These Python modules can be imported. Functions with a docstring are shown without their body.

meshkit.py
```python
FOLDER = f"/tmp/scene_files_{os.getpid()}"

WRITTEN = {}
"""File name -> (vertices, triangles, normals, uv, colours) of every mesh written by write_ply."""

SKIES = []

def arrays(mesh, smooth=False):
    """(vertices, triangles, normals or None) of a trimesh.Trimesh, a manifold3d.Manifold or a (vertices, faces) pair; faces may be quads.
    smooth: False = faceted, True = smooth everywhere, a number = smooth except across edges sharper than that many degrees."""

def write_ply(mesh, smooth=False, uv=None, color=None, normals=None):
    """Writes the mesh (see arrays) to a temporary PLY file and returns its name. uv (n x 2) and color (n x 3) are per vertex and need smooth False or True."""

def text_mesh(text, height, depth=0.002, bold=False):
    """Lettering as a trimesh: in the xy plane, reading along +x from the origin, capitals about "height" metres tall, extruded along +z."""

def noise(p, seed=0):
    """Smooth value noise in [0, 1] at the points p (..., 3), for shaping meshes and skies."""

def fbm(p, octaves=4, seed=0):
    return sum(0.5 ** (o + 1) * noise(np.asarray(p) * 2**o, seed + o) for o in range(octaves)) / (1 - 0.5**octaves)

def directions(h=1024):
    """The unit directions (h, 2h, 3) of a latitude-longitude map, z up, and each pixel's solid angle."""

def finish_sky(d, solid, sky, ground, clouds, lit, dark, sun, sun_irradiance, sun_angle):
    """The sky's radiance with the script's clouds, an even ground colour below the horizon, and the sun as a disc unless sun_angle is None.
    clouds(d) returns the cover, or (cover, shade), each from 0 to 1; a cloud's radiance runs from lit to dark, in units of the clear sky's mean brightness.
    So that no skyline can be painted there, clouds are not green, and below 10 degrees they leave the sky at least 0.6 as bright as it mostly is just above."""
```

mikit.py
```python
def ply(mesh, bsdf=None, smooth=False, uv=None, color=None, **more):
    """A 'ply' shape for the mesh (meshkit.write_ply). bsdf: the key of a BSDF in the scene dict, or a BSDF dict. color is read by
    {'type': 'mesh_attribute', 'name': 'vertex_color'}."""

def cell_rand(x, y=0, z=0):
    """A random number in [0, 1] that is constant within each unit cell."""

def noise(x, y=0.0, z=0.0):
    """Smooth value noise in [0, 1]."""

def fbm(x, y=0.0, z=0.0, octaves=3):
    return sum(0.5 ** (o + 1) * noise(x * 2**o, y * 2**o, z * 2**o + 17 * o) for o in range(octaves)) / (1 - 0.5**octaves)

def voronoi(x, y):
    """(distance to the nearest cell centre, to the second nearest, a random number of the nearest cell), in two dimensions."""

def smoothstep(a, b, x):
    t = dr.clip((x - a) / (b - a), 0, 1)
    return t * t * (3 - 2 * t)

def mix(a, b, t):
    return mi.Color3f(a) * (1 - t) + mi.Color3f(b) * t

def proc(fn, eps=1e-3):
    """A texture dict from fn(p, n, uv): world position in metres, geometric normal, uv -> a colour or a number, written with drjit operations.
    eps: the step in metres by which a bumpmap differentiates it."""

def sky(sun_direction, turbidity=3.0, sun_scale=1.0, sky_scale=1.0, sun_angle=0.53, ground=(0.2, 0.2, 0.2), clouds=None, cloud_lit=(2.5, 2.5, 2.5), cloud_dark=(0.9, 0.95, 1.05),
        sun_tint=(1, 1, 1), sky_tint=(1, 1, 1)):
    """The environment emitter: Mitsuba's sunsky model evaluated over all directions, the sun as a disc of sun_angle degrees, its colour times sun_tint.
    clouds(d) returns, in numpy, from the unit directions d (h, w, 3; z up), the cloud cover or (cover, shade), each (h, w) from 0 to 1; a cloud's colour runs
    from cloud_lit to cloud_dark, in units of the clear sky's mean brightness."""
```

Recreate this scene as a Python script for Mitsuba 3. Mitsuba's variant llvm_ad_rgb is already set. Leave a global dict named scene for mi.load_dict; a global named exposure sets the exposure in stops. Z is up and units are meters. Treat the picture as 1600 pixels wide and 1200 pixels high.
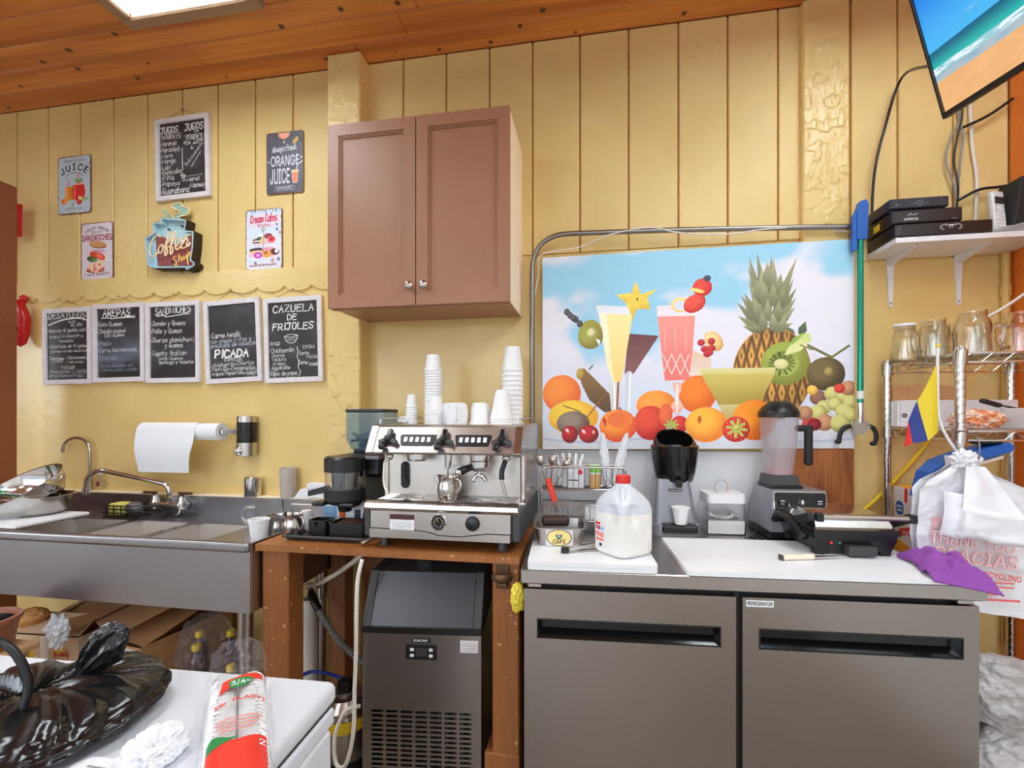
import math, random
import numpy as np, trimesh, mitsuba as mi, drjit as dr, mikit, meshkit
from mikit import noise, fbm, smoothstep, mix, cell_rand
from shapely.geometry import Polygon, Point, box as sbox, LineString
from shapely import affinity
from shapely.ops import unary_union
random.seed(7); RNG = np.random.default_rng(7)
T4 = mi.ScalarTransform4f
scene, labels = {}, {}

# ------------------------------------------------------------------ camera, sky, lights, exposure
YAW = math.radians(9.87)
scene['camera'] = {'type': 'perspective', 'fov': 2*math.degrees(math.atan(800/747)), 'fov_axis': 'x', 'near_clip': .02, 'far_clip': 100,
    'principal_point_offset_y': -50/1200,
    'to_world': T4().look_at(origin=[0, -2.1, 1.35], target=[-math.sin(YAW), -2.1+math.cos(YAW), 1.35], up=[0, 0, 1])}
scene['sky'] = mikit.sky([-.6, -.45, .65], turbidity=4, sun_scale=0.0, sky_scale=16.0, ground=(.35, .35, .33),
    clouds=lambda d: np.clip((meshkit.fbm(d*3.0, 4)-.42)*4, 0, 1))
LAMP = [11.2, 12.5, 13.2]
exposure = -0.08

# ------------------------------------------------------------------ helpers
def sc(r, g, b):
    return [float(((v/255+.055)/1.055)**2.4 if v > 10 else v/255/12.92) for v in (r, g, b)]
def mat(name, col=None, rough=.5, metal=0.0, spec=.5, bump=None, bscale=.001, tex=None, rtex=None, two=True, eps=1e-3, **kw):
    d = {'type': 'principled', 'base_color': mikit.proc(tex) if tex else {'type': 'rgb', 'value': sc(*col)},
         'roughness': mikit.proc(rtex) if rtex else float(rough), 'metallic': float(metal), 'specular': float(spec), **kw}
    if bump: d = {'type': 'bumpmap', 'arbitrary': mikit.proc(bump, eps=eps), 'scale': float(bscale), 'bsdf': d}
    scene[name] = {'type': 'twosided', 'bsdf': d} if two else d
    return name
def lab(key, label=None, cat=None, group=None, kind=None):
    d = {k: v for k, v in (('label', label), ('category', cat), ('group', group), ('kind', kind)) if v}
    labels[key] = d; return key
def free(key):
    if key not in scene and key not in labels: return key
    n = 1
    while f'{key}_{n:03d}' in scene or f'{key}_{n:03d}' in labels: n += 1
    return f'{key}_{n:03d}'
def thing(name, label, cat, group=None): return lab(free(name), label, cat, group)
def struct(name, mesh=None, m=None, smooth=False, label=None):
    labels[name] = {'kind': 'structure', **({'label': label} if label else {})}
    if mesh is not None: scene[name] = mikit.ply(mesh, m, smooth=smooth)
    return name
def part(parent, name, mesh, m, smooth=False, M=None, label=None, kind=None, uv=None):
    """one entry of the scene under its parent; mesh may be a shared ply dict"""
    key = free(parent + '__' + name)
    d = dict(mesh) if isinstance(mesh, dict) else mikit.ply(mesh, m, smooth=smooth, uv=uv)
    if isinstance(mesh, dict) and m: d['bsdf'] = {'type': 'ref', 'id': m}
    if M is not None: d['to_world'] = T4(np.asarray(M, float).tolist())
    scene[key] = d
    if not kind and name.endswith(('lettering', 'writing')): kind = 'stuff'
    if label or kind: lab(key, label, None, None, kind)
    return key
def solo(name, mesh, m, label, cat, group=None, smooth=False, M=None, uv=None, kind=None):
    key = free(name)
    d = dict(mesh) if isinstance(mesh, dict) else mikit.ply(mesh, m, smooth=smooth, uv=uv)
    if M is not None: d['to_world'] = T4(np.asarray(M, float).tolist())
    scene[key] = d; lab(key, label, cat, group, kind); return key

def mv(x=0, y=0, z=0):
    M = np.eye(4); M[:3, 3] = x, y, z; return M
def rot(ax, deg):
    return trimesh.transformations.rotation_matrix(math.radians(deg), {'x': [1, 0, 0], 'y': [0, 1, 0], 'z': [0, 0, 1]}[ax])
def scl(x, y=None, z=None):
    return np.diag([x, x if y is None else y, x if z is None else z, 1.0])
def xf(m, *Ms):
    m = m.copy()
    for M in Ms: m.apply_transform(M)
    return m
def cat(*ms): return trimesh.util.concatenate([m for m in ms if m is not None])
def hull(p): return trimesh.convex.convex_hull(np.asarray(p, float))
def cb(x0, x1, y0, y1, z0, z1, c=.002):
    """box with chamfered edges"""
    c = min(c, .45*min(x1-x0, y1-y0, z1-z0)); X = []
    for x, sx in ((x0, 1), (x1, -1)):
        for y, sy in ((y0, 1), (y1, -1)):
            for z, sz in ((z0, 1), (z1, -1)):
                X += [(x, y+sy*c, z+sz*c), (x+sx*c, y, z+sz*c), (x+sx*c, y+sy*c, z)]
    return hull(X)
ICO = trimesh.creation.icosphere(2).vertices
def rb(x0, x1, y0, y1, z0, z1, r=.01):
    r = min(r, .49*min(x1-x0, y1-y0, z1-z0))
    return hull(np.vstack([ICO*r+[x, y, z] for x in (x0+r, x1-r) for y in (y0+r, y1-r) for z in (z0+r, z1-r)]))
def box(x0, x1, y0, y1, z0, z1):
    return trimesh.creation.box(bounds=[[x0, y0, z0], [x1, y1, z1]])
def lathe(prof, n=28, sx=1.0, sy=1.0):
    """(r, z) profile turned about z"""
    prof = np.asarray(prof, float); a = np.arange(n)*2*np.pi/n; k = len(prof)
    v = np.stack([np.outer(prof[:, 0], np.cos(a))*sx, np.outer(prof[:, 0], np.sin(a))*sy, np.repeat(prof[:, 1:2], n, 1)], -1).reshape(-1, 3)
    i, j = np.meshgrid(np.arange(k-1), np.arange(n), indexing='ij'); j2 = (j+1) % n
    q = np.stack([i*n+j, i*n+j2, (i+1)*n+j2, (i+1)*n+j], -1).reshape(-1, 4)
    f = np.vstack([q[:, [0, 1, 2]], q[:, [0, 2, 3]]])
    m = trimesh.Trimesh(v, f, process=False); m.merge_vertices(); m.update_faces(m.nondegenerate_faces()); return m
def arc(pts, r, n=6):
    """polyline with rounded corners"""
    pts = [np.asarray(p, float) for p in pts]; out = [pts[0]]
    for a, b, c in zip(pts, pts[1:], pts[2:]):
        d1, d2 = np.linalg.norm(a-b), np.linalg.norm(c-b); k = min(r, .45*d1, .45*d2)
        p, q = b+(a-b)/d1*k, b+(c-b)/d2*k
        out += [(1-t)**2*p+2*t*(1-t)*b+t*t*q for t in np.linspace(0, 1, n)]
    return np.array(out+[pts[-1]])
def spline(pts, n=8):
    p = np.asarray(pts, float); P = np.vstack([2*p[0]-p[1], p, 2*p[-1]-p[-2]]); out = []
    for i in range(len(p)-1):
        a, b, c, d = P[i:i+4]
        for t in np.arange(n)/n:
            out.append(.5*(2*b+(c-a)*t+(2*a-5*b+4*c-d)*t*t+(3*b-a-3*c+d)*t**3))
    return np.array(out+[p[-1]])
def tube(pts, r, n=8, flat=1.0, closed=False):
    p = np.asarray(pts, float)
    if closed: p = np.vstack([p, p[:1]])
    t = np.gradient(p, axis=0)
    if closed: t[0] = t[-1] = p[1]-p[-2]
    t /= np.linalg.norm(t, axis=1, keepdims=True)+1e-12
    a = np.cross(t[0], [0, 0, 1.0] if abs(t[0][2]) < .9 else [1.0, 0, 0]); A = []
    for k in range(len(p)):
        a = a-t[k]*(a@t[k]); a = a/np.linalg.norm(a); A.append(a)
    A = np.array(A); B = np.cross(t, A); th = np.arange(n)*2*np.pi/n
    r = np.broadcast_to(r, (len(p),))[:, None, None]
    v = p[:, None]+r*(np.cos(th)[None, :, None]*A[:, None]+flat*np.sin(th)[None, :, None]*B[:, None])
    i, j = np.meshgrid(np.arange(len(p)-1), np.arange(n), indexing='ij'); j2 = (j+1) % n
    q = np.stack([i*n+j, i*n+j2, (i+1)*n+j2, (i+1)*n+j], -1).reshape(-1, 4)
    f = [q[:, [0, 1, 2]], q[:, [0, 2, 3]]]; V = v.reshape(-1, 3)
    if not closed:
        k = len(V); V = np.vstack([V, p[:1], p[-1:]]); jj = np.arange(n); e = (len(p)-1)*n
        f += [np.stack([jj*0+k, (jj+1) % n, jj], 1), np.stack([jj*0+k+1, e+jj, e+(jj+1) % n], 1)]
    return trimesh.Trimesh(V, np.vstack(f), process=False)
def ext(poly, y0, y1):
    """shapely polygon in (x, z), made solid from y0 to y1 (y0 < y1)"""
    ms = []
    for g in getattr(poly, 'geoms', [poly]):
        if g.geom_type != 'Polygon' or g.area < 1e-9: continue
        m = trimesh.creation.extrude_polygon(g, y1-y0, engine='earcut')
        v = m.vertices; m.vertices = np.stack([v[:, 0], y1-v[:, 2], v[:, 1]], 1); ms.append(m)
    return cat(*ms)
def extz(poly, z0, z1):
    ms = []
    for g in getattr(poly, 'geoms', [poly]):
        m = trimesh.creation.extrude_polygon(g, z1-z0, engine='earcut'); m.apply_translation([0, 0, z0]); ms.append(m)
    return cat(*ms)
def rrect(x0, x1, z0, z1, r=.01, q=4):
    r = min(r, .49*min(x1-x0, z1-z0)); return sbox(x0+r, z0+r, x1-r, z1-r).buffer(r, quad_segs=q)
def quad(x0, x1, z0, z1, y=0.0):
    """upright sheet facing -y with uv"""
    v = np.array([[x0, y, z0], [x1, y, z0], [x1, y, z1], [x0, y, z1]], float)
    return trimesh.Trimesh(v, [[0, 1, 2], [0, 2, 3]], process=False), np.array([[0, 0], [1, 0], [1, 1], [0, 1.0]])
def sheet(fn, nu, nv, thick=0.0):
    """surface from fn(u, v) -> (..., 3); thick > 0 closes it into a thin solid"""
    u, v = np.meshgrid(np.linspace(0, 1, nu+1), np.linspace(0, 1, nv+1), indexing='ij')
    P = fn(u, v).reshape(-1, 3); i, j = np.meshgrid(np.arange(nu), np.arange(nv), indexing='ij'); w = nv+1
    q = np.stack([i*w+j, (i+1)*w+j, (i+1)*w+j+1, i*w+j+1], -1).reshape(-1, 4)
    m = trimesh.Trimesh(P, np.vstack([q[:, [0, 1, 2]], q[:, [0, 2, 3]]]), process=False)
    if thick:
        N = m.vertex_normals; k = len(P); b = np.concatenate([np.arange(nu)*w, nu*w+np.arange(nv), (nu-np.arange(nu))*w+nv, nv-np.arange(nv)])
        b2 = np.roll(b, -1); f = m.faces
        side = np.vstack([np.stack([b2, b, b+k], 1), np.stack([b2, b+k, b2+k], 1)])
        m = trimesh.Trimesh(np.vstack([P, P-N*thick]), np.vstack([f, f[:, ::-1]+k, side]), process=False)
    return m
def blob(rx, ry, rz, amp=.1, freq=3.0, sub=4, seed=0):
    m = trimesh.creation.icosphere(sub); d = m.vertices.copy()
    h = 1+amp*(meshkit.fbm(d*freq+seed*7.3, 4, seed)-.5)*2
    m.vertices = d*h[:, None]*[rx, ry, rz]; return m
# handwriting: strokes on a grid, x then y + 3 in base 16
G = {'a':'4717051333 45|4743','b':'0a03|05173745331304','c':'463717051333 44','d':'463717051333 44|4a43','e':'05454637170513 3344','f':'4a2a1813|0737','g':'4717051333 45|47413000',
 'h':'0a03|0517374543','i':'1713|191a','j':'27211000|292a','k':'0a03|370533','l':'0a0313','m':'0703|0617273633|364757 6663','n':'0703|0517374543','o':'17374533130517','p':'0700|05173745331305',
 'q':'4717051333 45|4740','r':'0703|051737','s':'47170615354433 03','t':'1a142333|0737','u':'0704133345|4743','v':'072347','w':'0713365367','x':'0743|4703','y':'0724|4710','z':'07470343',
 'A':'032a43|1636','B':'030a3a483707|3745 3303','C':'493a1a0805133344','D':'030a2a48452303','E':'4a0a0343|0737','F':'4a0a03|0737','G':'493a1a08051333444626','H':'0a03|4a43|0747','I':'1a13',
 'J':'0a4a|3a34231304','K':'0a03|4a06|1743','L':'0a0343','M':'030a356a63','N':'030a434a','O':'1a3a484533130508 1a','P':'030a3a483606','Q':'1a3a484533130508 1a|2552','R':'030a3a483606|2643',
 'S':'493a1a081736453313 04','T':'0a4a|2a23','U':'0a051333454a','V':'0a234a','W':'0a1338536a','X':'0a43|4a03','Y':'0a274a|2723','Z':'0a4a0343','0':'1a3a484533130508 1a','1':'081a13',
 '2':'091a3a480343','3':'091a3a48274533 1304','4':'333a0545','/':'0032'.replace('32','3a').replace('00','03'),'-':'0535','.':'0304','*':'0506','+':'0545|2723','&':'43193a28051323 45',"'":'2a28','!':'0a06|0403',',':'1402'}
ACC = {'á':'a','é':'e','í':'i','ó':'o','ú':'u','ñ':'n','Í':'I'}
def ribbon(p, w, y=0.0):
    """flat stroke of width w along points p (x, z), facing -y"""
    p = np.asarray(p, float); t = np.gradient(p, axis=0); t /= np.linalg.norm(t, axis=1, keepdims=True)+1e-9
    t2 = t*w*.5; q = p.copy(); q[0] -= t2[0]; q[-1] += t2[-1]
    s = np.stack([-t[:, 1], t[:, 0]], 1)*w*.5; k = len(p)
    v = np.vstack([q+s, q-s]); i = np.arange(k-1)
    f = np.vstack([np.stack([i, i+k, i+k+1], 1), np.stack([i, i+k+1, i+1], 1)])
    return trimesh.Trimesh(np.stack([v[:, 0], np.full(2*k, y), v[:, 1]], 1), f, process=False)
def hand(text, x, z, h, w=.16, ang=0.0, fit=None, slant=.08, jit=.35, y=0.0):
    """chalk or pen writing: baseline starts at (x, z), capitals h tall, stroke w*h wide; fit = total width"""
    rg = random.Random(text+str(round(x, 3))); cur, st = 0.0, []
    for ch in text:
        if ch == ' ': cur += 3.2; continue
        g = G.get(ACC.get(ch, ch)); wd = 0; dy = rg.uniform(-jit, jit)
        if not g: continue
        for s in g.replace(' ', '').split('|'):
            pp = [(int(s[i], 16)*1.0, int(s[i+1], 16)-3.0) for i in range(0, len(s), 2)]
            wd = max(wd, max(a for a, b in pp)); pp = [(cur+a+b*slant*1.0, b+dy) for a, b in pp]
            st.append(spline(pp, 3) if len(pp) > 2 and ch.islower() else np.array(pp))
        if ch in ACC:
            st.append(np.array([(cur+.5, 5.6+dy), (cur+1.5, 6.2+dy), (cur+2.5, 5.6+dy), (cur+3.5, 6.2+dy)] if ch == 'ñ' else [(cur+1.8, 5.4+dy), (cur+3, 7+dy)]))
        cur += wd+1.7
    k = h/7.0; kx = fit/max(cur, 1e-6) if fit else k*.82; ca, sa = math.cos(math.radians(ang)), math.sin(math.radians(ang)); ms = []
    for s in st:
        q = np.stack([s[:, 0]*kx, s[:, 1]*k], 1); q = np.stack([x+q[:, 0]*ca-q[:, 1]*sa, z+q[:, 0]*sa+q[:, 1]*ca], 1)
        ms.append(ribbon(q, w*h, y-rg.uniform(0, 1e-4)))
    return cat(*ms)
def stroke(pts, w, y=0.0): return ribbon(np.asarray(pts, float), w, y)
TXT = {}
def type_(text, x, z, h, w=None, bold=False, y=0.0, depth=.0004, align='l'):
    """printed lettering on a plane facing -y; w = width it is set to"""
    if (text, bold) not in TXT: TXT[text, bold] = meshkit.text_mesh(text, 1.0, 1.0, bold)
    m = TXT[text, bold].copy(); v = m.vertices; x0, x1 = v[:, 0].min(), v[:, 0].max(); kx = w/(x1-x0) if w else h
    v = np.stack([(v[:, 0]-x0)*kx, -v[:, 2]*depth, v[:, 1]*h], 1); off = {'l': 0, 'c': -(x1-x0)*kx/2, 'r': -(x1-x0)*kx}[align]
    m.vertices = v+[x+off, y, z]; return m
# drjit tests for flat print: value < 1 inside
def el(u, v, cx, cy, rx, ry, a=0.0):
    ca, sa = math.cos(math.radians(a)), math.sin(math.radians(a)); dx, dy = u-cx, v-cy
    return dr.sqrt(((dx*ca+dy*sa)/rx)**2+((dy*ca-dx*sa)/ry)**2)
def put(col, mask, c): return dr.select(mask, mi.Color3f(c), col)
def C3(r, g, b): return mi.Color3f(*sc(r, g, b))
def half(u, v, x0, y0, x1, y1): return (x1-x0)*(v-y0)-(y1-y0)*(u-x0)      # > 0 on the left of the line
def convex(u, v, pts):
    m = mi.Bool(True)
    for (a, b), (c, d) in zip(pts, pts[1:]+pts[:1]): m = m & (half(u, v, a, b, c, d) > 0)
    return m

# ------------------------------------------------------------------ materials of the room and the common ones
def wall_bump(p, n, uv): return fbm(p.x*9, p.y*9, p.z*60, 3)*.6+fbm(p.x*60, p.y*30, p.z*14, 2)*.4
def wall_col(p, n, uv):
    t = fbm(p.x*2.1, p.y*3, p.z*1.6, 4); s = fbm(p.x*40, p.y*40, p.z*40, 2)
    k = mix(sc(217, 188, 122), sc(225, 198, 134), smoothstep(.35, .65, t))
    return mix(k, sc(200, 164, 98), .3*smoothstep(.68, .74, s)*smoothstep(.58, .66, t))
mat('m_wall', tex=wall_col, rough=.48, bump=wall_bump, bscale=.0012)
mat('m_wall_low', tex=wall_col, rough=.22, bump=lambda p, n, uv: fbm(p.x*5, p.y, p.z*5, 3)+.25*fbm(p.x*50, p.y, p.z*50, 2), bscale=.0016)
mat('m_post', tex=wall_col, rough=.34, bump=lambda p, n, uv: fbm(p.x*46, p.y*46, p.z*13, 3)*.9+smoothstep(.55, .7, fbm(p.x*30+9, p.y*30, p.z*22, 2))*.5, bscale=.007, eps=2e-3)
mat('m_groove', (176, 134, 68), .6)
def wood_ceiling(p, n, uv):
    row = dr.floor(-p.y/.1245); r1, r2 = cell_rand(row, 3), cell_rand(row, 8)
    g = fbm(p.x*1.1+r1*37, p.y*26+r2*9, 0, 3); f = noise(p.x*6+r1*50, p.y*210, 0)
    c = mix(sc(168, 88, 30), sc(222, 146, 70), smoothstep(.2, .8, g)*.7+r2*.35)
    c = mix(c, sc(150, 74, 28), .25*f)
    kx = p.x*(3.0+2*r2)+r1*19; ci = dr.floor(kx); ox, oy = cell_rand(ci, row, 5), cell_rand(ci, row, 6); on = cell_rand(ci, row, 7) > .45
    sz = .45+.75*cell_rand(ci, row, 9); d = dr.sqrt(((kx-ci-.15-.7*ox)/(.062*sz))**2+(((-p.y/.1245-row)-.12-.76*oy)/(.115*sz))**2)
    d = d+.5*(fbm(p.x*60, p.y*60, 1, 2)-.5)
    return dr.select(on, mix(c, sc(74, 40, 20), 1-smoothstep(.45, 1.25, d)), c)
mat('m_ceiling', tex=wood_ceiling, rough=.38, clearcoat=.25)
def steel_bump(p, n, uv): return noise(p.x*30, p.y*30, p.z*1500)
mat('m_steel', (178, 173, 170), .3, 1.0, bump=lambda p, n, uv: noise(p.x*4, p.y*4, p.z*900)+.6*noise(p.x*3, p.y*3, p.z*300), bscale=.00006, eps=4e-4)
mat('m_steel_v', (160, 154, 150), .27, 1.0, bump=lambda p, n, uv: fbm(p.x*5, p.y*5, p.z*2.2, 3)+.004*noise(p.x*900, p.y*900, p.z*3), bscale=.004, eps=4e-4)
mat('m_chrome', (214, 212, 210), .1, 1.0)
mat('m_satin', (190, 184, 178), .22, 1.0)
mat('m_zinc', (150, 146, 142), .33, 1.0)
mat('m_black', (20, 20, 22), .35)
mat('m_black_gloss', (14, 14, 15), .12)
mat('m_black_matte', (26, 26, 27), .6)
mat('m_darkgrey', (58, 58, 60), .45)
mat('m_grey', (140, 140, 142), .5)
mat('m_white', (220, 221, 224), .4)
mat('m_white_gloss', (224, 225, 228), .15)
mat('m_foam', (226, 226, 226), .6)
mat('m_paper', (226, 227, 230), .85)
mat('m_red', (206, 34, 28), .4)
mat('m_blue', (30, 92, 176), .4)
mat('m_yellow', (236, 202, 40), .4)
mat('m_chalk', (226, 226, 222), .9)
mat('m_ink', (30, 30, 34), .7)
mat('m_cord_white', (222, 216, 206), .5)
def wood_brown(p, n, uv):
    g = fbm(p.x*8, p.y*8, p.z*2.0, 4); f = noise(p.x*120, p.y*120, p.z*9)
    c = mix(sc(138, 84, 42), sc(168, 106, 56), g); c = mix(c, sc(110, 60, 28), .3*f)
    w = smoothstep(.77, .80, fbm(p.x*60, p.y*60, p.z*42, 3))
    return mix(c, sc(214, 170, 118), .7*w)
mat('m_brown', tex=wood_brown, rough=.4)
def ply_fn(p, n, uv):
    g = fbm(p.x*14, p.y*8, p.z*3, 4); return mix(sc(116, 60, 26), sc(176, 106, 54), smoothstep(.25, .75, g+.2*(noise(p.x*160, 1, p.z*10)-.5)))
mat('m_plywood', tex=ply_fn, rough=.55)
scene['m_glass'] = {'type': 'dielectric', 'int_ior': 1.5}
scene['m_pane'] = {'type': 'thindielectric', 'int_ior': 1.5}
scene['m_film'] = {'type': 'thindielectric', 'int_ior': 1.35}

# ------------------------------------------------------------------ the room
XL, XR, YB, H = -5.0, 1.54, -5.4, 3.005
GX = [-3.92, -3.715, -3.51, -3.305, -3.100, -2.892, -2.685, -2.475, -2.268, -2.062, -1.857, -1.648, -1.443, -1.24]
GR = [-1.06, -.878, -.671, -.468, -.273, -.065, .141, .345, .540, .733, .829]
GQ = [.999, 1.166, 1.356, 1.54]
struct('wall_back', box(XL, XR+.2, .012, .10, 0, H), 'm_groove')
def planks(gx, z0, z1):
    for a, b in zip(gx, gx[1:]):
        part('wall_back', 'plank', cb(a+.0035, b-.0035, 0, .02, z0, z1, .0028), 'm_wall')
planks([XL]+GX, 2.0, H); planks(GR, 2.063, H); planks(GQ, 1.962, H)
part('wall_back', 'lower_panel', cb(XL, -1.2, 0, .02, 0, 2.0, .002), 'm_wall_low')
part('wall_back', 'lower_panel', cb(-1.1, -.2755, 0, .02, 0, 2.06, .003), 'm_wall_low')
part('wall_back', 'lower_panel', cb(-.2705, .9, 0, .02, 0, 2.06, .003), 'm_wall_low')
part('wall_back', 'lower_panel', cb(.9, XR+.1, 0, .02, 0, 1.9615, .003), 'm_wall_low')
# scalloped valance board below the grooved siding
sx0, sx1, pitch = -3.10, -1.235, .147
px = []
n = int((sx1-sx0)/pitch)+1
for i in range(n):
    a = sx0+i*pitch
    for t in np.linspace(0, 1, 9)[:-1]:
        x = a+t*pitch; z = 1.975-.020*math.sin(math.pi*t)**.8
        if t < .06 or t > .94: z += .006
        px.append((min(x, sx1), z))
struct('trim_1', ext(Polygon(px+[(sx1, 1.972), (sx1, 2.068), (sx0, 2.068)]).buffer(0), -.010, 0), 'm_wall_low', label='yellow painted valance board with a scalloped lower edge across the wall')
struct('trim_2', cb(-1.209, -1.047, -.09, .005, 0, H-.002, .006), 'm_post', label='rough yellow painted timber post left of the brown cabinet')
struct('trim_3', cb(.813, .981, -.032, .005, 0, H-.002, .006), 'm_post', label='rough yellow painted timber post right of the fruit poster')
# ceiling: tongue-and-groove boards, each its own piece
struct('ceiling', box(XL, XR+.2, YB, .1, H+.012, H+.1), 'm_ceiling')
rg = random.Random(3)
for r in range(12):
    y1 = -r*.1245; xs = [XL]+sorted(rg.uniform(-3.4, .9) for _ in range(2))+[XR]
    for a, b in zip(xs, xs[1:]):
        part('ceiling', 'plank', cb(a+.0006, b-.0006, y1-.1240, y1-.0006, H, H+.018, .0035), 'm_ceiling')
part('ceiling', 'board_field', box(XL, XR, YB, -12*.1245, H, H+.018), 'm_ceiling')
def tile_floor(p, n, uv):
    return mix(sc(150, 138, 124), sc(124, 112, 100), fbm(p.x*6, p.y*6, 0, 3))
mat('m_floor', tex=tile_floor, rough=.4)
struct('floor', box(XL, XR+.2, YB, .1, -.05, 0), 'm_floor')
mat('m_orange', (214, 116, 42), .45); mat('m_wall_plain', (226, 224, 220), .6)
struct('wall_right', box(XR+.02, XR+.12, YB, .0, 0, H), 'm_wall_plain')
struct('trim_5', cb(XR, XR+.02, -.75, -.0005, 0, H-.001, .002), 'm_orange', label='orange panel on the right side wall')
# left and rear walls stand outside the frame; their windows let the daylight in
def holed(a0, a1, holes):
    p = sbox(a0, 0, a1, H)
    for h in holes: p = p.difference(sbox(*h))
    return p
wl = ext(holed(-YB*-1, 0, [(-3.3, .95, -1.15, 2.25)]), 0, .12)
wl.vertices = np.stack([XL-wl.vertices[:, 1], wl.vertices[:, 0], wl.vertices[:, 2]], 1); wl.fix_normals()
struct('wall_left', wl, 'm_wall_plain')
wr = ext(holed(XL, XR, [(-4.4, .25, 1.0, 2.5)]), YB-.12, YB)
struct('wall_rear', wr, 'm_wall_plain')
# brown partition at the left edge of the picture
mat('m_partition', (132, 74, 40), .45)
struct('trim_4', cb(-2.958, -2.918, -1.0, -.12, 0, 2.522, .004), 'm_partition', label='brown partition end at the left edge of the picture')

# ------------------------------------------------------------------ ceiling lights
mat('m_lampframe', (150, 120, 92), .45)
scene['m_diffuser'] = {'type': 'diffuse', 'reflectance': {'type': 'rgb', 'value': .8}}
def ceiling_light(x0, x1, y0, y1, label):
    t = thing('ceiling_light', label, 'ceiling light', 'framed ceiling lights')
    w, zb = .055, H-.075
    for a, b, c, d in ((x0, x1, y0, y0+w), (x0, x1, y1-w, y1), (x0, x0+w, y0+w, y1-w), (x1-w, x1, y0+w, y1-w)):
        part(t, 'frame_bar', cb(a, b, c, d, zb, H-.001, .006), 'm_lampframe')
    v = np.array([[x0+w, y0+w, zb+.02], [x1-w, y0+w, zb+.02], [x1-w, y1-w, zb+.02], [x0+w, y1-w, zb+.02]])
    k = part(t, 'diffuser', trimesh.Trimesh(v, [[0, 2, 1], [0, 3, 2]], process=False), 'm_diffuser')
    scene[k]['emitter'] = {'type': 'area', 'radiance': {'type': 'rgb', 'value': LAMP}}
ceiling_light(-1.875, -1.265, -1.65, -.43, 'bright ceiling light panel in a brown frame at the top left')
for x0, y0, w in ((.25, -2.75, 'just behind the camera'), (-1.875, -4.3, 'far behind the freezer'), (.25, -4.9, 'by the rear window'), (-3.9, -2.75, 'by the left window'), (.75, -1.75, 'above the fridge')):
    ceiling_light(x0, x0+.61, y0, y0+1.22, 'framed ceiling light panel '+w)

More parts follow.
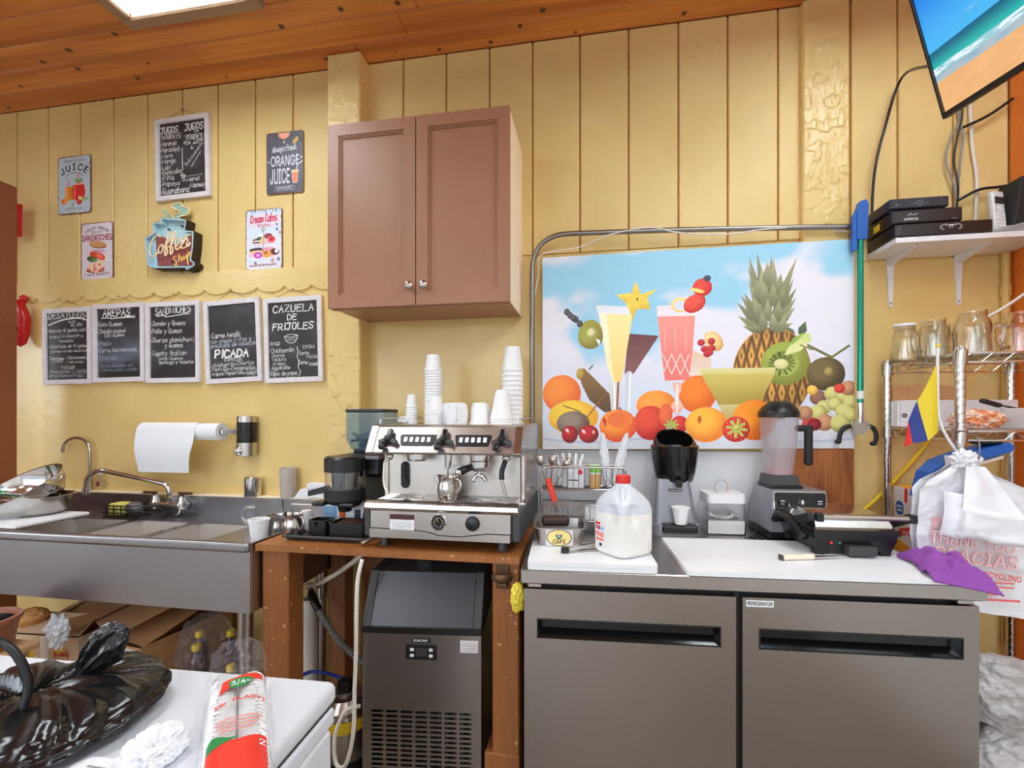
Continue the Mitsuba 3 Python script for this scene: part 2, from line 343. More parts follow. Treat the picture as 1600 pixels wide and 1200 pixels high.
# ------------------------------------------------------------------ chalkboards
def slate(p, n, uv):
    t = fbm(p.x*7, 1, p.z*9, 4); return mix(sc(44, 42, 44), sc(64, 64, 70), smoothstep(.4, .75, t))
mat('m_slate', tex=slate, rough=.42)
mat('m_slate_smeared', tex=lambda p, n, uv: mix(slate(p, n, uv), sc(118, 132, 148), .6*smoothstep(.35, .75, fbm(p.x*6, 3, p.z*7, 4))*(1-smoothstep(1.66, 1.78, p.z))), rough=.4)
def whitewash(p, n, uv):
    return mix(sc(206, 200, 204), sc(228, 224, 226), fbm(p.x*30, p.y*30, p.z*30, 3))
mat('m_whitewash', tex=whitewash, rough=.6)
mat('m_twine', (150, 116, 72), .8); mat('m_nail', (90, 84, 78), .4, .8)
mat('m_chalk_dim', (190, 196, 206), .9); mat('m_chalk_faint', (150, 166, 184), .9)
TONE = {None: 'm_chalk', 'dim': 'm_chalk_dim', 'faint': 'm_chalk_faint'}
def board(label, x, z, w, h, tilt, rows, strokes, slate_m='m_slate', knot=(.0, .04)):
    t = thing('chalkboard', label, 'chalkboard', None); M = mv(x, -.003, z) @ rot('y', -tilt); b = .024
    for q in (Polygon([(0, 0), (w, 0), (w-b, b), (b, b)]), Polygon([(w, 0), (w, h), (w-b, h-b), (w-b, b)]), Polygon([(w, h), (0, h), (b, h-b), (w-b, h-b)]), Polygon([(0, h), (0, 0), (b, b), (b, h-b)])):
        part(t, 'frame_bar', ext(q.buffer(-.0004), -.018, 0), 'm_whitewash', M=M)
    part(t, 'slate', box(b-.003, w-b+.003, -.009, -.002, b-.003, h-b+.003), slate_m, M=M)
    by = {}
    for r in rows:
        by.setdefault(r[7] if len(r) > 7 else None, []).append(hand(r[0], r[1], r[2], r[3]*.95, r[5]*.82, r[6], r[4], y=-.0096))
    by.setdefault(None, []).extend(stroke(spline(s, 4), wd, -.0096) for s, wd in strokes)
    for k, ms in by.items(): part(t, 'chalk_writing', cat(*ms), TONE[k], M=M)
    kx, kz = w/2+knot[0], h+knot[1]
    part(t, 'twine', cat(tube([(w*.2, -.010, h-.002), (kx, -.006, kz)], .0012, 5), tube([(w*.8, -.010, h-.002), (kx, -.006, kz)], .0012, 5), tube([(kx-.01, -.006, kz+.004), (kx, -.007, kz-.003), (kx+.012, -.006, kz-.012)], .0012, 5)), 'm_twine', M=M)
    part(t, 'nail', lathe([(0, 0), (.003, 0), (.003, .003), (0, .003)], 8), 'm_nail', M=M @ mv(kx, -.006, kz) @ rot('x', 90))
board('chalkboard headed DESAYUNOS listing breakfasts, leftmost of the lower row', -2.900, 1.517, .31, .402, .6,
 [('DESAYUNOS', 0.033, 0.350, 0.0302, 0.243, 0.2, 0), ('todo', 0.160, 0.322, 0.0152, 0.050, 0.15, 0), ('el día', 0.176, 0.305, 0.0180, 0.072, 0.15, 0), ('*', 0.258, 0.326, 0.0160, 0.014, 0.3, 0), ('*Huevos al gusto con', 0.028, 0.277, 0.0201, 0.245, 0.13, 0), ('arepa Croissant o', 0.037, 0.247, 0.0180, 0.219, 0.13, 0), ('tostada', 0.096, 0.222, 0.0160, 0.096, 0.13, 0), ('*Calentado de frijoles', 0.033, 0.193, 0.0180, 0.244, 0.13, 0), ('carne-cerdo-huevos', 0.044, 0.169, 0.0159, 0.235, 0.13, 0), ('*Tamales', 0.031, 0.128, 0.0199, 0.101, 0.13, 0), ('-Tolimenses', 0.139, 0.132, 0.0178, 0.136, 0.13, 0), ('-Vallunos', 0.138, 0.110, 0.0158, 0.119, 0.13, 0), ('Incluye', 0.113, 0.087, 0.0158, 0.088, 0.13, 0), ('Chocolate o Cafe', 0.031, 0.060, 0.0166, 0.241, 0.12, 0), ('arroz blanco-frijol', 0.030, 0.039, 0.0166, 0.220, 0.12, 0)],
 [([(0.032, 0.316), (0.105, 0.337), (0.178, 0.346), (0.231, 0.345), (0.269, 0.336)], 0.007), ([(0.059, 0.120), (0.122, 0.120)], 0.0025), ([(0.125, 0.080), (0.197, 0.081)], 0.0025)])
board('chalkboard headed AREPAS with smeared blue-grey chalk in its lower half', -2.579, 1.524, .314, .405, .7,
 [('AREPAS', 0.058, 0.341, 0.0382, 0.172, 0.22, 0), ('*Solo Queso', 0.025, 0.292, 0.0230, 0.154, 0.14, 0), ('*Choclo suave', 0.028, 0.256, 0.0230, 0.170, 0.14, 0), ('con Queso', 0.066, 0.236, 0.0192, 0.125, 0.14, 0), ('*Pollo', 0.028, 0.192, 0.0231, 0.082, 0.14, 0, 'dim'), ('*Carne Desmechada', 0.030, 0.157, 0.0232, 0.234, 0.13, 0, 'dim'), ('*Chorizo', 0.031, 0.117, 0.0232, 0.118, 0.13, 0, 'faint'), ('Arepa Rellena con', 0.043, 0.078, 0.0186, 0.200, 0.12, 0, 'faint'), ('carne queso y pollo', 0.050, 0.058, 0.0175, 0.218, 0.12, 0, 'faint')],
 [([(0.048, 0.334), (0.107, 0.334), (0.109, 0.329), (0.184, 0.332), (0.254, 0.330)], 0.004), ([(0.109, 0.329), (0.252, 0.338)], 0.005)], 'm_slate_smeared')
board('chalkboard headed SANDWICHES with jamon y queso first on its list', -2.257, 1.518, .315, .409, .3,
 [('SANDWICHES', 0.052, 0.346, 0.0356, 0.213, 0.18, 2), ('*Jamón y Queso', 0.029, 0.291, 0.0240, 0.201, 0.14, 0), ('*Pollo y Queso', 0.028, 0.252, 0.0241, 0.183, 0.14, 0), ('*Chorizo chimichurri', 0.028, 0.206, 0.0243, 0.250, 0.14, 0), ('y Queso', 0.106, 0.179, 0.0244, 0.110, 0.14, 0), ('*Zesty Italian', 0.028, 0.139, 0.0245, 0.209, 0.14, 0), ('Jamón Quesos', 0.064, 0.116, 0.0156, 0.152, 0.14, 0), ('lechuga y tomate', 0.074, 0.096, 0.0185, 0.201, 0.14, 0)],
 [([(0.061, 0.339), (0.112, 0.342), (0.116, 0.334), (0.252, 0.347)], 0.004)])
board('tilted chalkboard with a wiped upper half and PICADA in fat letters', -1.906, 1.508, .312, .41, 2.4,
 [('*Carne Asada', 0.034, 0.225, 0.0272, 0.164, 0.14, 1), ('con papas fritas y', 0.030, 0.200, 0.0230, 0.228, 0.13, 1, 'dim'), ('ensalada de coleslaw', 0.029, 0.178, 0.0230, 0.262, 0.13, 1, 'dim'), ('PICADA', 0.051, 0.129, 0.0377, 0.194, 0.34, -1), ('ESPECIAL', 0.102, 0.109, 0.0146, 0.108, 0.22, -1), ('chicharrón.Chorizo', 0.032, 0.082, 0.0209, 0.237, 0.14, 1), ('Morcilla-Empanadas', 0.033, 0.062, 0.0209, 0.242, 0.14, -0), ('Arepas Papacriolla-Yuquita', 0.030, 0.041, 0.0188, 0.265, 0.14, -0), ('frita', 0.221, 0.030, 0.0140, 0.051, 0.14, 0)],
 [])
board('chalkboard headed CAZUELA DE FRIJOLES with a drawn bowl', -1.580, 1.509, .308, .411, 1.3,
 [('CAZUELA', 0.047, 0.341, 0.0339, 0.222, 0.22, 0), ('DE', 0.123, 0.301, 0.0283, 0.055, 0.24, 0), ('FRIJOLES', 0.044, 0.255, 0.0325, 0.222, 0.24, 0), ('Arroz', 0.027, 0.183, 0.0252, 0.056, 0.13, 0), ('Chicharrón', 0.032, 0.147, 0.0234, 0.125, 0.13, 0), ('Chorizo', 0.035, 0.126, 0.0177, 0.071, 0.14, 0), ('Maduro', 0.037, 0.107, 0.0177, 0.078, 0.14, 0), ('Arepa', 0.040, 0.086, 0.0178, 0.070, 0.14, 0), ('Aguacate', 0.034, 0.065, 0.0198, 0.100, 0.14, 0), ('Ripio de papa', 0.028, 0.036, 0.0219, 0.143, 0.13, 0), ('EXTRA', 0.202, 0.159, 0.0173, 0.065, 0.14, 0), ('Carne', 0.182, 0.131, 0.0194, 0.053, 0.13, 0), ('Molida', 0.220, 0.114, 0.0174, 0.065, 0.13, 0), ('Carne', 0.180, 0.086, 0.0195, 0.047, 0.13, 0), ('Asada', 0.233, 0.077, 0.0195, 0.053, 0.13, 0)],
 [([(0.171, 0.171), (0.176, 0.147), (0.171, 0.124), (0.179, 0.101), (0.175, 0.069), (0.188, 0.051), (0.178, 0.032)], 0.0035), ([(0.105, 0.223), (0.113, 0.203), (0.129, 0.192), (0.153, 0.191), (0.170, 0.205), (0.177, 0.226)], 0.003), ([(0.105, 0.223), (0.135, 0.231), (0.177, 0.226), (0.143, 0.218), (0.105, 0.223)], 0.003), ([(0.113, 0.211), (0.173, 0.211)], 0.0016), ([(0.119, 0.203), (0.166, 0.202)], 0.0016)])
board('chalkboard of juices, hung highest on the wall above the cafe sign', -2.196, 2.439, .312, .414, 1.2,
 [('JUGOS', 0.027, 0.341, 0.0333, 0.107, 0.2, 0), ('NATURALES', 0.029, 0.312, 0.0242, 0.119, 0.15, 0), ('*Naranja', 0.025, 0.279, 0.0250, 0.098, 0.14, 0), ('*Maracuyá', 0.025, 0.248, 0.0251, 0.114, 0.14, 0), ('*Mora', 0.026, 0.218, 0.0230, 0.072, 0.14, 0), ('*Mango', 0.028, 0.191, 0.0251, 0.088, 0.14, 0), ('*Lulo', 0.029, 0.159, 0.0252, 0.055, 0.14, 0), ('*Guayaba', 0.031, 0.135, 0.0252, 0.119, 0.14, 0), ('*Piña', 0.030, 0.104, 0.0252, 0.076, 0.14, 0), ('*Papaya', 0.031, 0.075, 0.0253, 0.107, 0.14, 0), ('*Guanabana', 0.030, 0.035, 0.0316, 0.162, 0.14, 0), ('JUGOS', 0.169, 0.343, 0.0350, 0.109, 0.2, 0), ('VERDES', 0.170, 0.295, 0.0247, 0.105, 0.2, 0), ('Próximamente', 0.176, 0.164, 0.0176, 0.147, 0.13, 47), ('*Avena', 0.148, 0.087, 0.0250, 0.103, 0.14, 0), ('*Mamey', 0.192, 0.054, 0.0250, 0.089, 0.14, 0)],
 [([(0.152, 0.256), (0.152, 0.202), (0.153, 0.146)], 0.004), ([(0.170, 0.112), (0.263, 0.114)], 0.002), ([(0.202, 0.158), (0.257, 0.228)], 0.003), ([(0.140, 0.122), (0.168, 0.119), (0.144, 0.105), (0.153, 0.131), (0.163, 0.103), (0.140, 0.122)], 0.003), ([(0.161, 0.284), (0.177, 0.287), (0.200, 0.278), (0.177, 0.274), (0.161, 0.284)], 0.004), ([(0.216, 0.274), (0.238, 0.286), (0.275, 0.288)], 0.004), ([(0.216, 0.272), (0.246, 0.275), (0.272, 0.288)], 0.003), ([(0.207, 0.265), (0.209, 0.248)], 0.003), ([(0.202, 0.255), (0.209, 0.246), (0.216, 0.254)], 0.003), ([(0.223, 0.335), (0.248, 0.336), (0.234, 0.324), (0.223, 0.335)], 0.003)])

# ------------------------------------------------------------------ printed tin signs
mat('m_tin_edge', (120, 88, 60), .5, .3)
def flat(poly, y, w, h):
    m = ext(poly, y-.0002, y); v = m.vertices; return m, np.stack([v[:, 0]/w, v[:, 2]/h], 1)
def tin(name, label, x, z, w, h, tilt, art, rough=.35):
    t = thing(name, label, 'sign'); M = mv(x, -.003, z) @ rot('y', -tilt)
    part(t, 'plate', ext(rrect(0, w, 0, h, .012), -.004, 0), 'm_tin_edge', M=M)
    mk = 'm_print_'+t; mat(mk, tex=art, rough=rough)
    m, uv = flat(rrect(.0025, w-.0025, .0025, h-.0025, .011), -.0042, w, h)
    part(t, 'print', m, mk, M=M, uv=uv)
    for a, b in ((.010, .010), (w-.010, .010), (.010, h-.010), (w-.010, h-.010)):
        part(t, 'screw', lathe([(0, 0), (.0022, 0), (.0018, .0015), (0, .002)], 8), 'm_nail', M=M @ mv(a, -.0044, b) @ rot('x', 90))
    return t, M
def worn(c, u, v, edge):
    d = dr.minimum(dr.minimum(u, 1-u), dr.minimum(v, 1-v)*1.4)+.05*(fbm(u*14, v*20, 0, 2)-.5)
    return mix(edge, c, smoothstep(.012, .022, d))
def art_juice(p, n, uv):
    u, v = uv.x, uv.y; c = C3(186, 204, 214)
    c = put(c, el(u, v, .60, .56, .05, .05) < 1, C3(120, 160, 90)); c = put(c, el(u, v, .70, .57, .07, .025, 20) < 1, C3(100, 150, 84)); c = put(c, el(u, v, .54, .575, .06, .02, -30) < 1, C3(130, 170, 100))
    c = put(c, convex(u, v, [(.59, .6), (.615, .6), (.66, .70), (.635, .70)]), C3(214, 70, 80)); c = put(c, convex(u, v, [(.29, .49), (.31, .49), (.285, .62), (.265, .62)]), C3(206, 80, 84)); c = put(c, convex(u, v, [(.32, .49), (.335, .49), (.37, .57), (.35, .58)]), C3(90, 90, 90))
    c = put(c, (u > .22) & (u < .47) & (v > .235) & (v < .475), mix(sc(236, 150, 60), sc(206, 118, 40), smoothstep(.22, .47, u)))
    c = put(c, (u > .25) & (u < .27) & (v > .25) & (v < .46), C3(246, 190, 120))
    c = put(c, el(u, v, .64, .37, .17, .148) < 1.12, C3(214, 40, 38)); c = put(c, (u > .47) & (u < .80) & (v > .25) & (v < .50), C3(214, 42, 38)); c = put(c, (u > .50) & (u < .535) & (v > .27) & (v < .48), C3(244, 130, 120)); c = put(c, el(u, v, .63, .505, .16, .014) < 1, C3(240, 176, 160))
    c = put(c, el(u, v, .19, .225, .10, .05) < 1, C3(222, 120, 36)); c = put(c, el(u, v, .23, .22, .05, .035) < 1, C3(240, 160, 70))
    c = put(c, convex(u, v, [(.62, .22), (.66, .205), (.80, .25), (.63, .31)]), C3(240, 208, 150)); c = put(c, el(u, v, .80, .235, .14, .03, 8) < 1, C3(150, 186, 110))
    c = put(c, el(u, v, .65, .195, .075, .045) < 1, C3(206, 34, 34)); c = put(c, el(u, v, .63, .205, .02, .012) < 1, C3(246, 150, 140)); c = put(c, el(u, v, .47, .17, .09, .014, 45) < 1, C3(110, 150, 100))
    return worn(c, u, v, sc(110, 90, 70))
t, M = tin('juice_sign', 'pale blue tin sign with JUICE in an arch over two filled glasses', -2.815, 2.419, .208, .304, .4, art_juice)
ms = []
for i, ch in enumerate('JUICE'):
    a = 32-i*16; ms.append(xf(type_(ch, 0, 0, .034, bold=True, align='c'), mv(0, 0, .125), rot('y', -a), mv(.104, -.0046, .105)))
ms.append(ribbon([(.104+.098*math.sin(math.radians(a)), .105+.112*math.cos(math.radians(a))) for a in range(-34, 35, 4)], .003, -.0046))
part(t, 'lettering', cat(*ms), 'm_ink', M=M)
part(t, 'lettering', cat(type_('FRESHLY SQUEEZED', .104, .272, .014, .13, y=-.0046, align='c'), type_('- SERVED FRESH -', .104, .022, .011, .13, y=-.0046, align='c')), 'm_grey', M=M)
def art_sandwich(p, n, uv):
    u, v = uv.x, uv.y; c = C3(222, 214, 222)
    c = put(c, el(u, v, .53, .605, .27, .055, -6) < 1, C3(120, 72, 44)); c = put(c, el(u, v, .53, .622, .27, .055, -6) < 1, mix(sc(214, 160, 110), sc(196, 138, 90), u))
    c = put(c, el(u, v, .55, .505, .22, .02, -5) < 1, C3(196, 150, 170))
    c = put(c, el(u, v, .42, .44, .16, .055, -10) < 1, C3(212, 74, 52)); c = put(c, el(u, v, .60, .41, .16, .06, -14) < 1, C3(222, 84, 58)); c = put(c, el(u, v, .58, .42, .10, .035, -14) < 1, C3(240, 130, 100))
    c = put(c, el(u, v, .33, .365, .15, .05, -8) < 1, C3(66, 98, 56)); c = put(c, el(u, v, .42, .35, .10, .03) < 1, C3(110, 140, 80))
    c = put(c, el(u, v, .62, .31, .20, .03) < 1, C3(226, 206, 170)); c = put(c, el(u, v, .45, .17, .29, .05) < 1, C3(112, 66, 44)); c = put(c, (el(u, v, .46, .21, .27, .085) < 1), mix(sc(206, 92, 66), sc(240, 206, 180), smoothstep(.4, .6, fbm(u*12, v*22, 3, 3))))
    return worn(c, u, v, sc(122, 84, 58))
t, M = tin('sandwich_sign', 'white tin sign with a stacked sandwich under the word SANDWICHES', -2.667, 2.062, .198, .300, .2, art_sandwich)
ms = []
for i, ch in enumerate('FRESH BREAD'):
    if ch == ' ': continue
    a = 34-i*6.8; ms.append(xf(type_(ch, 0, 0, .013, bold=True, align='c'), mv(0, 0, .115), rot('y', -a), mv(.099, -.0046, .152)))
part(t, 'lettering', cat(*ms, hand('Delicious', .062, .243, .016, .1, 3, .075, .3, .1, -.0046), hand('Premium Ingredients', .022, .022, .014, .12, 2, .158, .3, .1, -.0046)), 'm_ink', M=M)
mat('m_print_red', (146, 44, 50), .5); mat('m_print_pink', (196, 50, 84), .5)
part(t, 'lettering', type_('SANDWICHES', .099, .205, .032, .186, True, -.0046, align='c'), 'm_print_red', M=M)
def art_orange(p, n, uv):
    u, v = uv.x, uv.y; c = mix(sc(74, 74, 84), sc(92, 92, 104), fbm(u*4, v*5, 0, 3))
    c = put(c, el(u, v, .48, .965, .16, .085) < 1, C3(226, 140, 110)); c = put(c, el(u, v, .48, .965, .125, .066) < 1, C3(232, 168, 140))
    c = put(c, el(u, v, .79, .845, .09, .04, 30) < 1, C3(196, 160, 70)); c = put(c, el(u, v, .92, .86, .12, .012, -40) < 1, C3(40, 44, 44))
    c = put(c, convex(u, v, [(.71, .155), (.84, .155), (.875, .37), (.67, .37)]), C3(216, 206, 204)); c = put(c, convex(u, v, [(.72, .165), (.83, .165), (.86, .33), (.69, .33)]), C3(224, 126, 96)); c = put(c, el(u, v, .77, .35, .10, .022) < 1, C3(236, 196, 150))
    c = put(c, convex(u, v, [(.80, .37), (.825, .37), (.87, .47), (.85, .475)]), C3(226, 226, 230)); c = put(c, convex(u, v, [(.85, .46), (.865, .45), (.98, .495), (.975, .51)]), C3(226, 226, 230))
    for cu, cv in ((.055, .53), (.945, .565), (.48, .83)): c = put(c, el(u, v, cu, cv, .024, .017) < 1, C3(222, 222, 226))
    return worn(c, u, v, sc(112, 84, 62))
t, M = tin('orange_juice_sign', 'dark grey tin sign reading ALWAYS FRESH ORANGE JUICE', -1.580, 2.428, .198, .299, .1, art_orange)
mat('m_print_pale', (206, 208, 218), .5)
part(t, 'lettering', cat(hand('Always Fresh', .032, .203, .028, .14, 3, .13, .35, .1, -.0046), type_('ORANGE', .1, .135, .048, .152, True, -.0046, align='c'), type_('JUICE', .073, .05, .07, .106, True, -.0046, align='c'),
    hand('Premium Quality', .058, .023, .011, .14, 1, .08, .1, .05, -.0046), stroke([(.05, .036), (.046, .026), (.05, .016), (.148, .016), (.153, .026), (.148, .036), (.05, .036)], .0018, -.0046)), 'm_print_pale', M=M)
def art_cakes(p, n, uv):
    u, v = uv.x, uv.y; c = mix(sc(222, 222, 232), sc(212, 222, 236), smoothstep(.2, .8, v))
    c = put(c, el(u, v, .5, .80, .46, .115) < 1, C3(232, 214, 228))
    for k in range(8): c = put(c, convex(u, v, [(.14+k*.095, .975), (.175+k*.095, .925+.012*(k % 2)), (.21+k*.095, .975)]), [C3(150, 170, 190), C3(90, 96, 120), C3(220, 180, 196)][k % 3])
    c = put(c, el(u, v, .49, .45, .31, .035) < 1, C3(226, 190, 196)); c = put(c, el(u, v, .30, .48, .12, .038) < 1, C3(70, 36, 36)); c = put(c, el(u, v, .30, .478, .12, .013) < 1, C3(238, 226, 222)); c = put(c, el(u, v, .41, .56, .085, .04) < 1, C3(232, 238, 232)); c = put(c, el(u, v, .40, .525, .09, .022) < 1, C3(60, 88, 56))
    c = put(c, el(u, v, .62, .55, .12, .045) < 1, C3(150, 60, 66)); c = put(c, el(u, v, .71, .495, .115, .055) < 1, C3(230, 120, 124)); c = put(c, el(u, v, .71, .50, .06, .036) < 1, C3(196, 34, 46)); c = put(c, convex(u, v, [(.37, .445), (.57, .445), (.52, .54), (.44, .54)]), C3(226, 192, 140))
    c = put(c, el(u, v, .50, .25, .42, .05) < 1, C3(226, 186, 198)); c = put(c, el(u, v, .32, .33, .22, .04) < 1, C3(44, 32, 34)); c = put(c, el(u, v, .30, .295, .20, .035) < 1, C3(230, 178, 152))
    c = put(c, el(u, v, .62, .34, .18, .03) < 1, C3(226, 150, 170)); c = put(c, el(u, v, .80, .29, .13, .05) < 1, C3(90, 32, 38)); c = put(c, el(u, v, .85, .30, .06, .035) < 1, C3(226, 222, 230)); c = put(c, el(u, v, .34, .245, .115, .05) < 1, C3(190, 60, 176)); c = put(c, el(u, v, .34, .245, .05, .025) < 1, C3(236, 170, 226))
    c = put(c, el(u, v, .58, .26, .13, .06) < 1, C3(222, 160, 72)); c = put(c, el(u, v, .55, .28, .05, .024) < 1, C3(176, 80, 40))
    for cu, cv, r, q in ((.12, .155, .04, C3(206, 210, 226)), (.26, .12, .04, C3(120, 116, 128)), (.74, .15, .055, C3(214, 160, 166)), (.90, .165, .05, C3(120, 136, 156)), (.86, .655, .035, C3(104, 110, 128)), (.94, .60, .035, C3(170, 130, 140)), (.86, .735, .028, C3(90, 90, 104))): c = put(c, el(u, v, cu, cv, r, r*.66) < 1, q)
    c = put(c, (dr.abs(u-.49) < .006) & (v > .3) & (v < .70), C3(120, 120, 130)); k = el(u, v, .49, .665, .06, .035); c = put(c, (k < 1) & (k > .75), C3(110, 110, 120))
    return worn(c, u, v, sc(126, 88, 56))
t, M = tin('cakes_sign', 'white tin sign titled Cream Cakes above tiers of pastries', -1.693, 2.063, .198, .298, .2, art_cakes)
part(t, 'lettering', hand('Cream Cakes', .025, .232, .036, .15, 2.5, .15, .35, .1, -.0046), 'm_print_pink', M=M)
part(t, 'lettering', cat(type_('& Pastries', .1, .212, .014, .07, y=-.0046, align='c'), hand('Made with the Finest Ingredients', .02, .018, .011, .16, 1.5, .15, .3, .05, -.0046)), 'm_print_red', M=M)

# ------------------------------------------------------------------ coffee shop sign: open metal box in the shape of a cup
mat('m_sign_blue', (170, 204, 214), .35); mat('m_sign_red', (146, 70, 66), .4); mat('m_sign_dark', (52, 42, 34), .45, .4); mat('m_neon_cream', (246, 226, 180), .3); mat('m_neon_yellow', (238, 200, 96), .3); mat('m_mint', (150, 186, 164), .4)
t = thing('cafe_sign', 'box-shaped blue and red metal cup sign reading Coffee Shop', 'sign')
OUT = Polygon([(-2.225, 2.243), (-2.172, 2.266), (-2.176, 2.287), (-2.18, 2.309), (-2.168, 2.318), (-2.154, 2.319), (-2.128, 2.31), (-2.135, 2.338), (-1.985, 2.318), (-1.994, 2.265), (-1.944, 2.258), (-1.948, 2.18), (-1.959, 2.118), (-1.939, 2.104), (-1.941, 2.088), (-1.985, 2.069), (-1.99, 2.082), (-2.168, 2.088), (-2.191, 2.095), (-2.208, 2.106)]).buffer(0)
part(t, 'rim', ext(OUT.difference(OUT.buffer(-.006)), -.055, -.002), 'm_sign_blue')
part(t, 'outer_band', ext(OUT.buffer(.0022).difference(OUT.buffer(.0003)), -.053, -.002), 'm_sign_dark')
part(t, 'back_plate', ext(OUT.buffer(-.003), -.026, -.02), 'm_sign_blue')
RED = Polygon([(-2.185, 2.246), (-2.154, 2.256), (-2.116, 2.241), (-2.102, 2.212), (-2.058, 2.206), (-2.025, 2.219), (-1.992, 2.246), (-1.947, 2.252), (-1.952, 2.18), (-1.963, 2.099), (-2.172, 2.107), (-2.18, 2.162)]).buffer(0).intersection(OUT.buffer(-.008))
part(t, 'cup_panel', ext(RED, -.031, -.026), 'm_sign_red')
part(t, 'coffee_lettering', cat(*[tube([(x, -.058, z) for x, z in spline(s, 5)], .0034, 7) for s in ([(-2.131, 2.239), (-2.141, 2.251), (-2.161, 2.244), (-2.182, 2.217), (-2.193, 2.182), (-2.189, 2.156), (-2.174, 2.144), (-2.154, 2.154), (-2.139, 2.169)], [(-2.118, 2.203), (-2.135, 2.191), (-2.141, 2.169), (-2.128, 2.159), (-2.115, 2.177), (-2.116, 2.197), (-2.102, 2.189)], [(-2.102, 2.189), (-2.08, 2.22), (-2.07, 2.251), (-2.08, 2.261), (-2.091, 2.227), (-2.102, 2.177), (-2.102, 2.145), (-2.089, 2.16), (-2.091, 2.186), (-2.072, 2.188)], [(-2.072, 2.188), (-2.05, 2.224), (-2.041, 2.255), (-2.052, 2.259), (-2.061, 2.225), (-2.072, 2.175), (-2.069, 2.149), (-2.058, 2.164), (-2.059, 2.187)], [(-2.043, 2.183), (-2.028, 2.198), (-2.021, 2.222), (-2.036, 2.223), (-2.043, 2.198), (-2.039, 2.173), (-2.025, 2.175), (-1.999, 2.202)], [(-1.999, 2.202), (-1.985, 2.22), (-2.006, 2.228), (-2.01, 2.219), (-1.999, 2.205), (-2.01, 2.193), (-2.006, 2.177), (-1.981, 2.182), (-1.959, 2.203)], [(-1.956, 2.24), (-1.974, 2.238), (-1.981, 2.226), (-1.97, 2.213), (-1.981, 2.195), (-1.97, 2.185), (-1.957, 2.203)])]), 'm_neon_cream')
part(t, 'shop_lettering', cat(*[tube([(x, -.058, z) for x, z in spline(s, 4)], .0026, 6) for s in ([(-2.036, 2.141), (-2.054, 2.133), (-2.043, 2.116), (-2.036, 2.106), (-2.05, 2.094), (-2.028, 2.096)], [(-2.021, 2.15), (-2.025, 2.112), (-2.019, 2.131), (-2.01, 2.133), (-2.008, 2.113)], [(-1.997, 2.136), (-2.001, 2.123), (-1.994, 2.12), (-1.988, 2.132), (-1.997, 2.137)], [(-1.981, 2.144), (-1.97, 2.093), (-1.974, 2.131), (-1.966, 2.156), (-1.959, 2.149), (-1.97, 2.134)])]), 'm_neon_yellow')
ST = Polygon(spline([(-2.083, 2.336), (-2.08, 2.353), (-2.047, 2.363), (-2.043, 2.374), (-2.087, 2.395), (-2.076, 2.41), (-2.043, 2.414), (-2.026, 2.403), (-2.028, 2.397), (-1.992, 2.381), (-1.99, 2.366), (-2.006, 2.351), (-2.043, 2.344), (-2.047, 2.332)], 4)).buffer(0)
part(t, 'steam', ext(ST, -.030, -.024), 'm_mint'); part(t, 'steam_outline', ext(ST.boundary.buffer(.0022), -.036, -.024), 'm_neon_cream')
part(t, 'spoon', ext(Polygon([(-2.142, 2.383), (-2.135, 2.386), (-2.102, 2.344), (-2.109, 2.341)]).buffer(.002), -.034, -.024), 'm_mint')
for x, z in ((-2.105, 2.285), (-2.027, 2.296), (-2.16, 2.193), (-2.083, 2.121)):
    part(t, 'bulb_socket', lathe([(0, 0), (.005, 0), (.0035, .012), (0, .013)], 10), 'm_nail', M=mv(x, -.03, z) @ rot('x', 90))
# ------------------------------------------------------------------ brown wall cabinet
def paint_brown(p, n, uv): return mix(sc(150, 104, 78), sc(157, 110, 84), fbm(p.x*7, p.y*9, p.z*5, 3))
mat('m_cabinet', tex=paint_brown, rough=.42); mat('m_cabinet_side', (234, 216, 190), .5)
t = thing('wall_cabinet', 'brown two-door wall cabinet with a pale side panel', 'cabinet')
part(t, 'body', cb(-1.062, -.326, -.298, 0, 1.790, 2.520, .002), 'm_cabinet')
part(t, 'side_panel', cb(-.3255, -.320, -.299, 0, 1.788, 2.522, .001), 'm_cabinet_side', label='pale cream side panel')
part(t, 'bottom_lip', cb(-1.062, -.326, -.298, -.280, 1.782, 1.7898, .001), 'm_cabinet')
for x0, x1, kx in ((-1.066, -.694, -.715), (-.690, -.319, -.655)):
    z0, z1 = 1.785, 2.525; d = part(t, 'door', ext(sbox(x0, z0, x1, z1).difference(sbox(x0+.046, z0+.05, x1-.046, z1-.046)), -.322, -.301), 'm_cabinet')
    q = sbox(x0+.046, z0+.05, x1-.046, z1-.046)
    part(d, 'bead', cat(ext(q.difference(q.buffer(-.005, join_style=2)), -.318, -.303), ext(q.buffer(-.005, join_style=2).difference(q.buffer(-.010, join_style=2)), -.314, -.303)), 'm_cabinet')
    part(d, 'panel', box(x0+.045, x1-.045, -.309, -.3015, z0+.049, z1-.045), 'm_cabinet')
    part(d, 'knob', lathe([(0, 0), (.007, 0), (.006, .010), (.009, .014), (.0155, .017), (.0165, .022), (.012, .027), (0, .029)], 20), 'm_satin', smooth=40, M=mv(kx, -.322, 1.858) @ rot('x', 90), label='round satin metal knob')
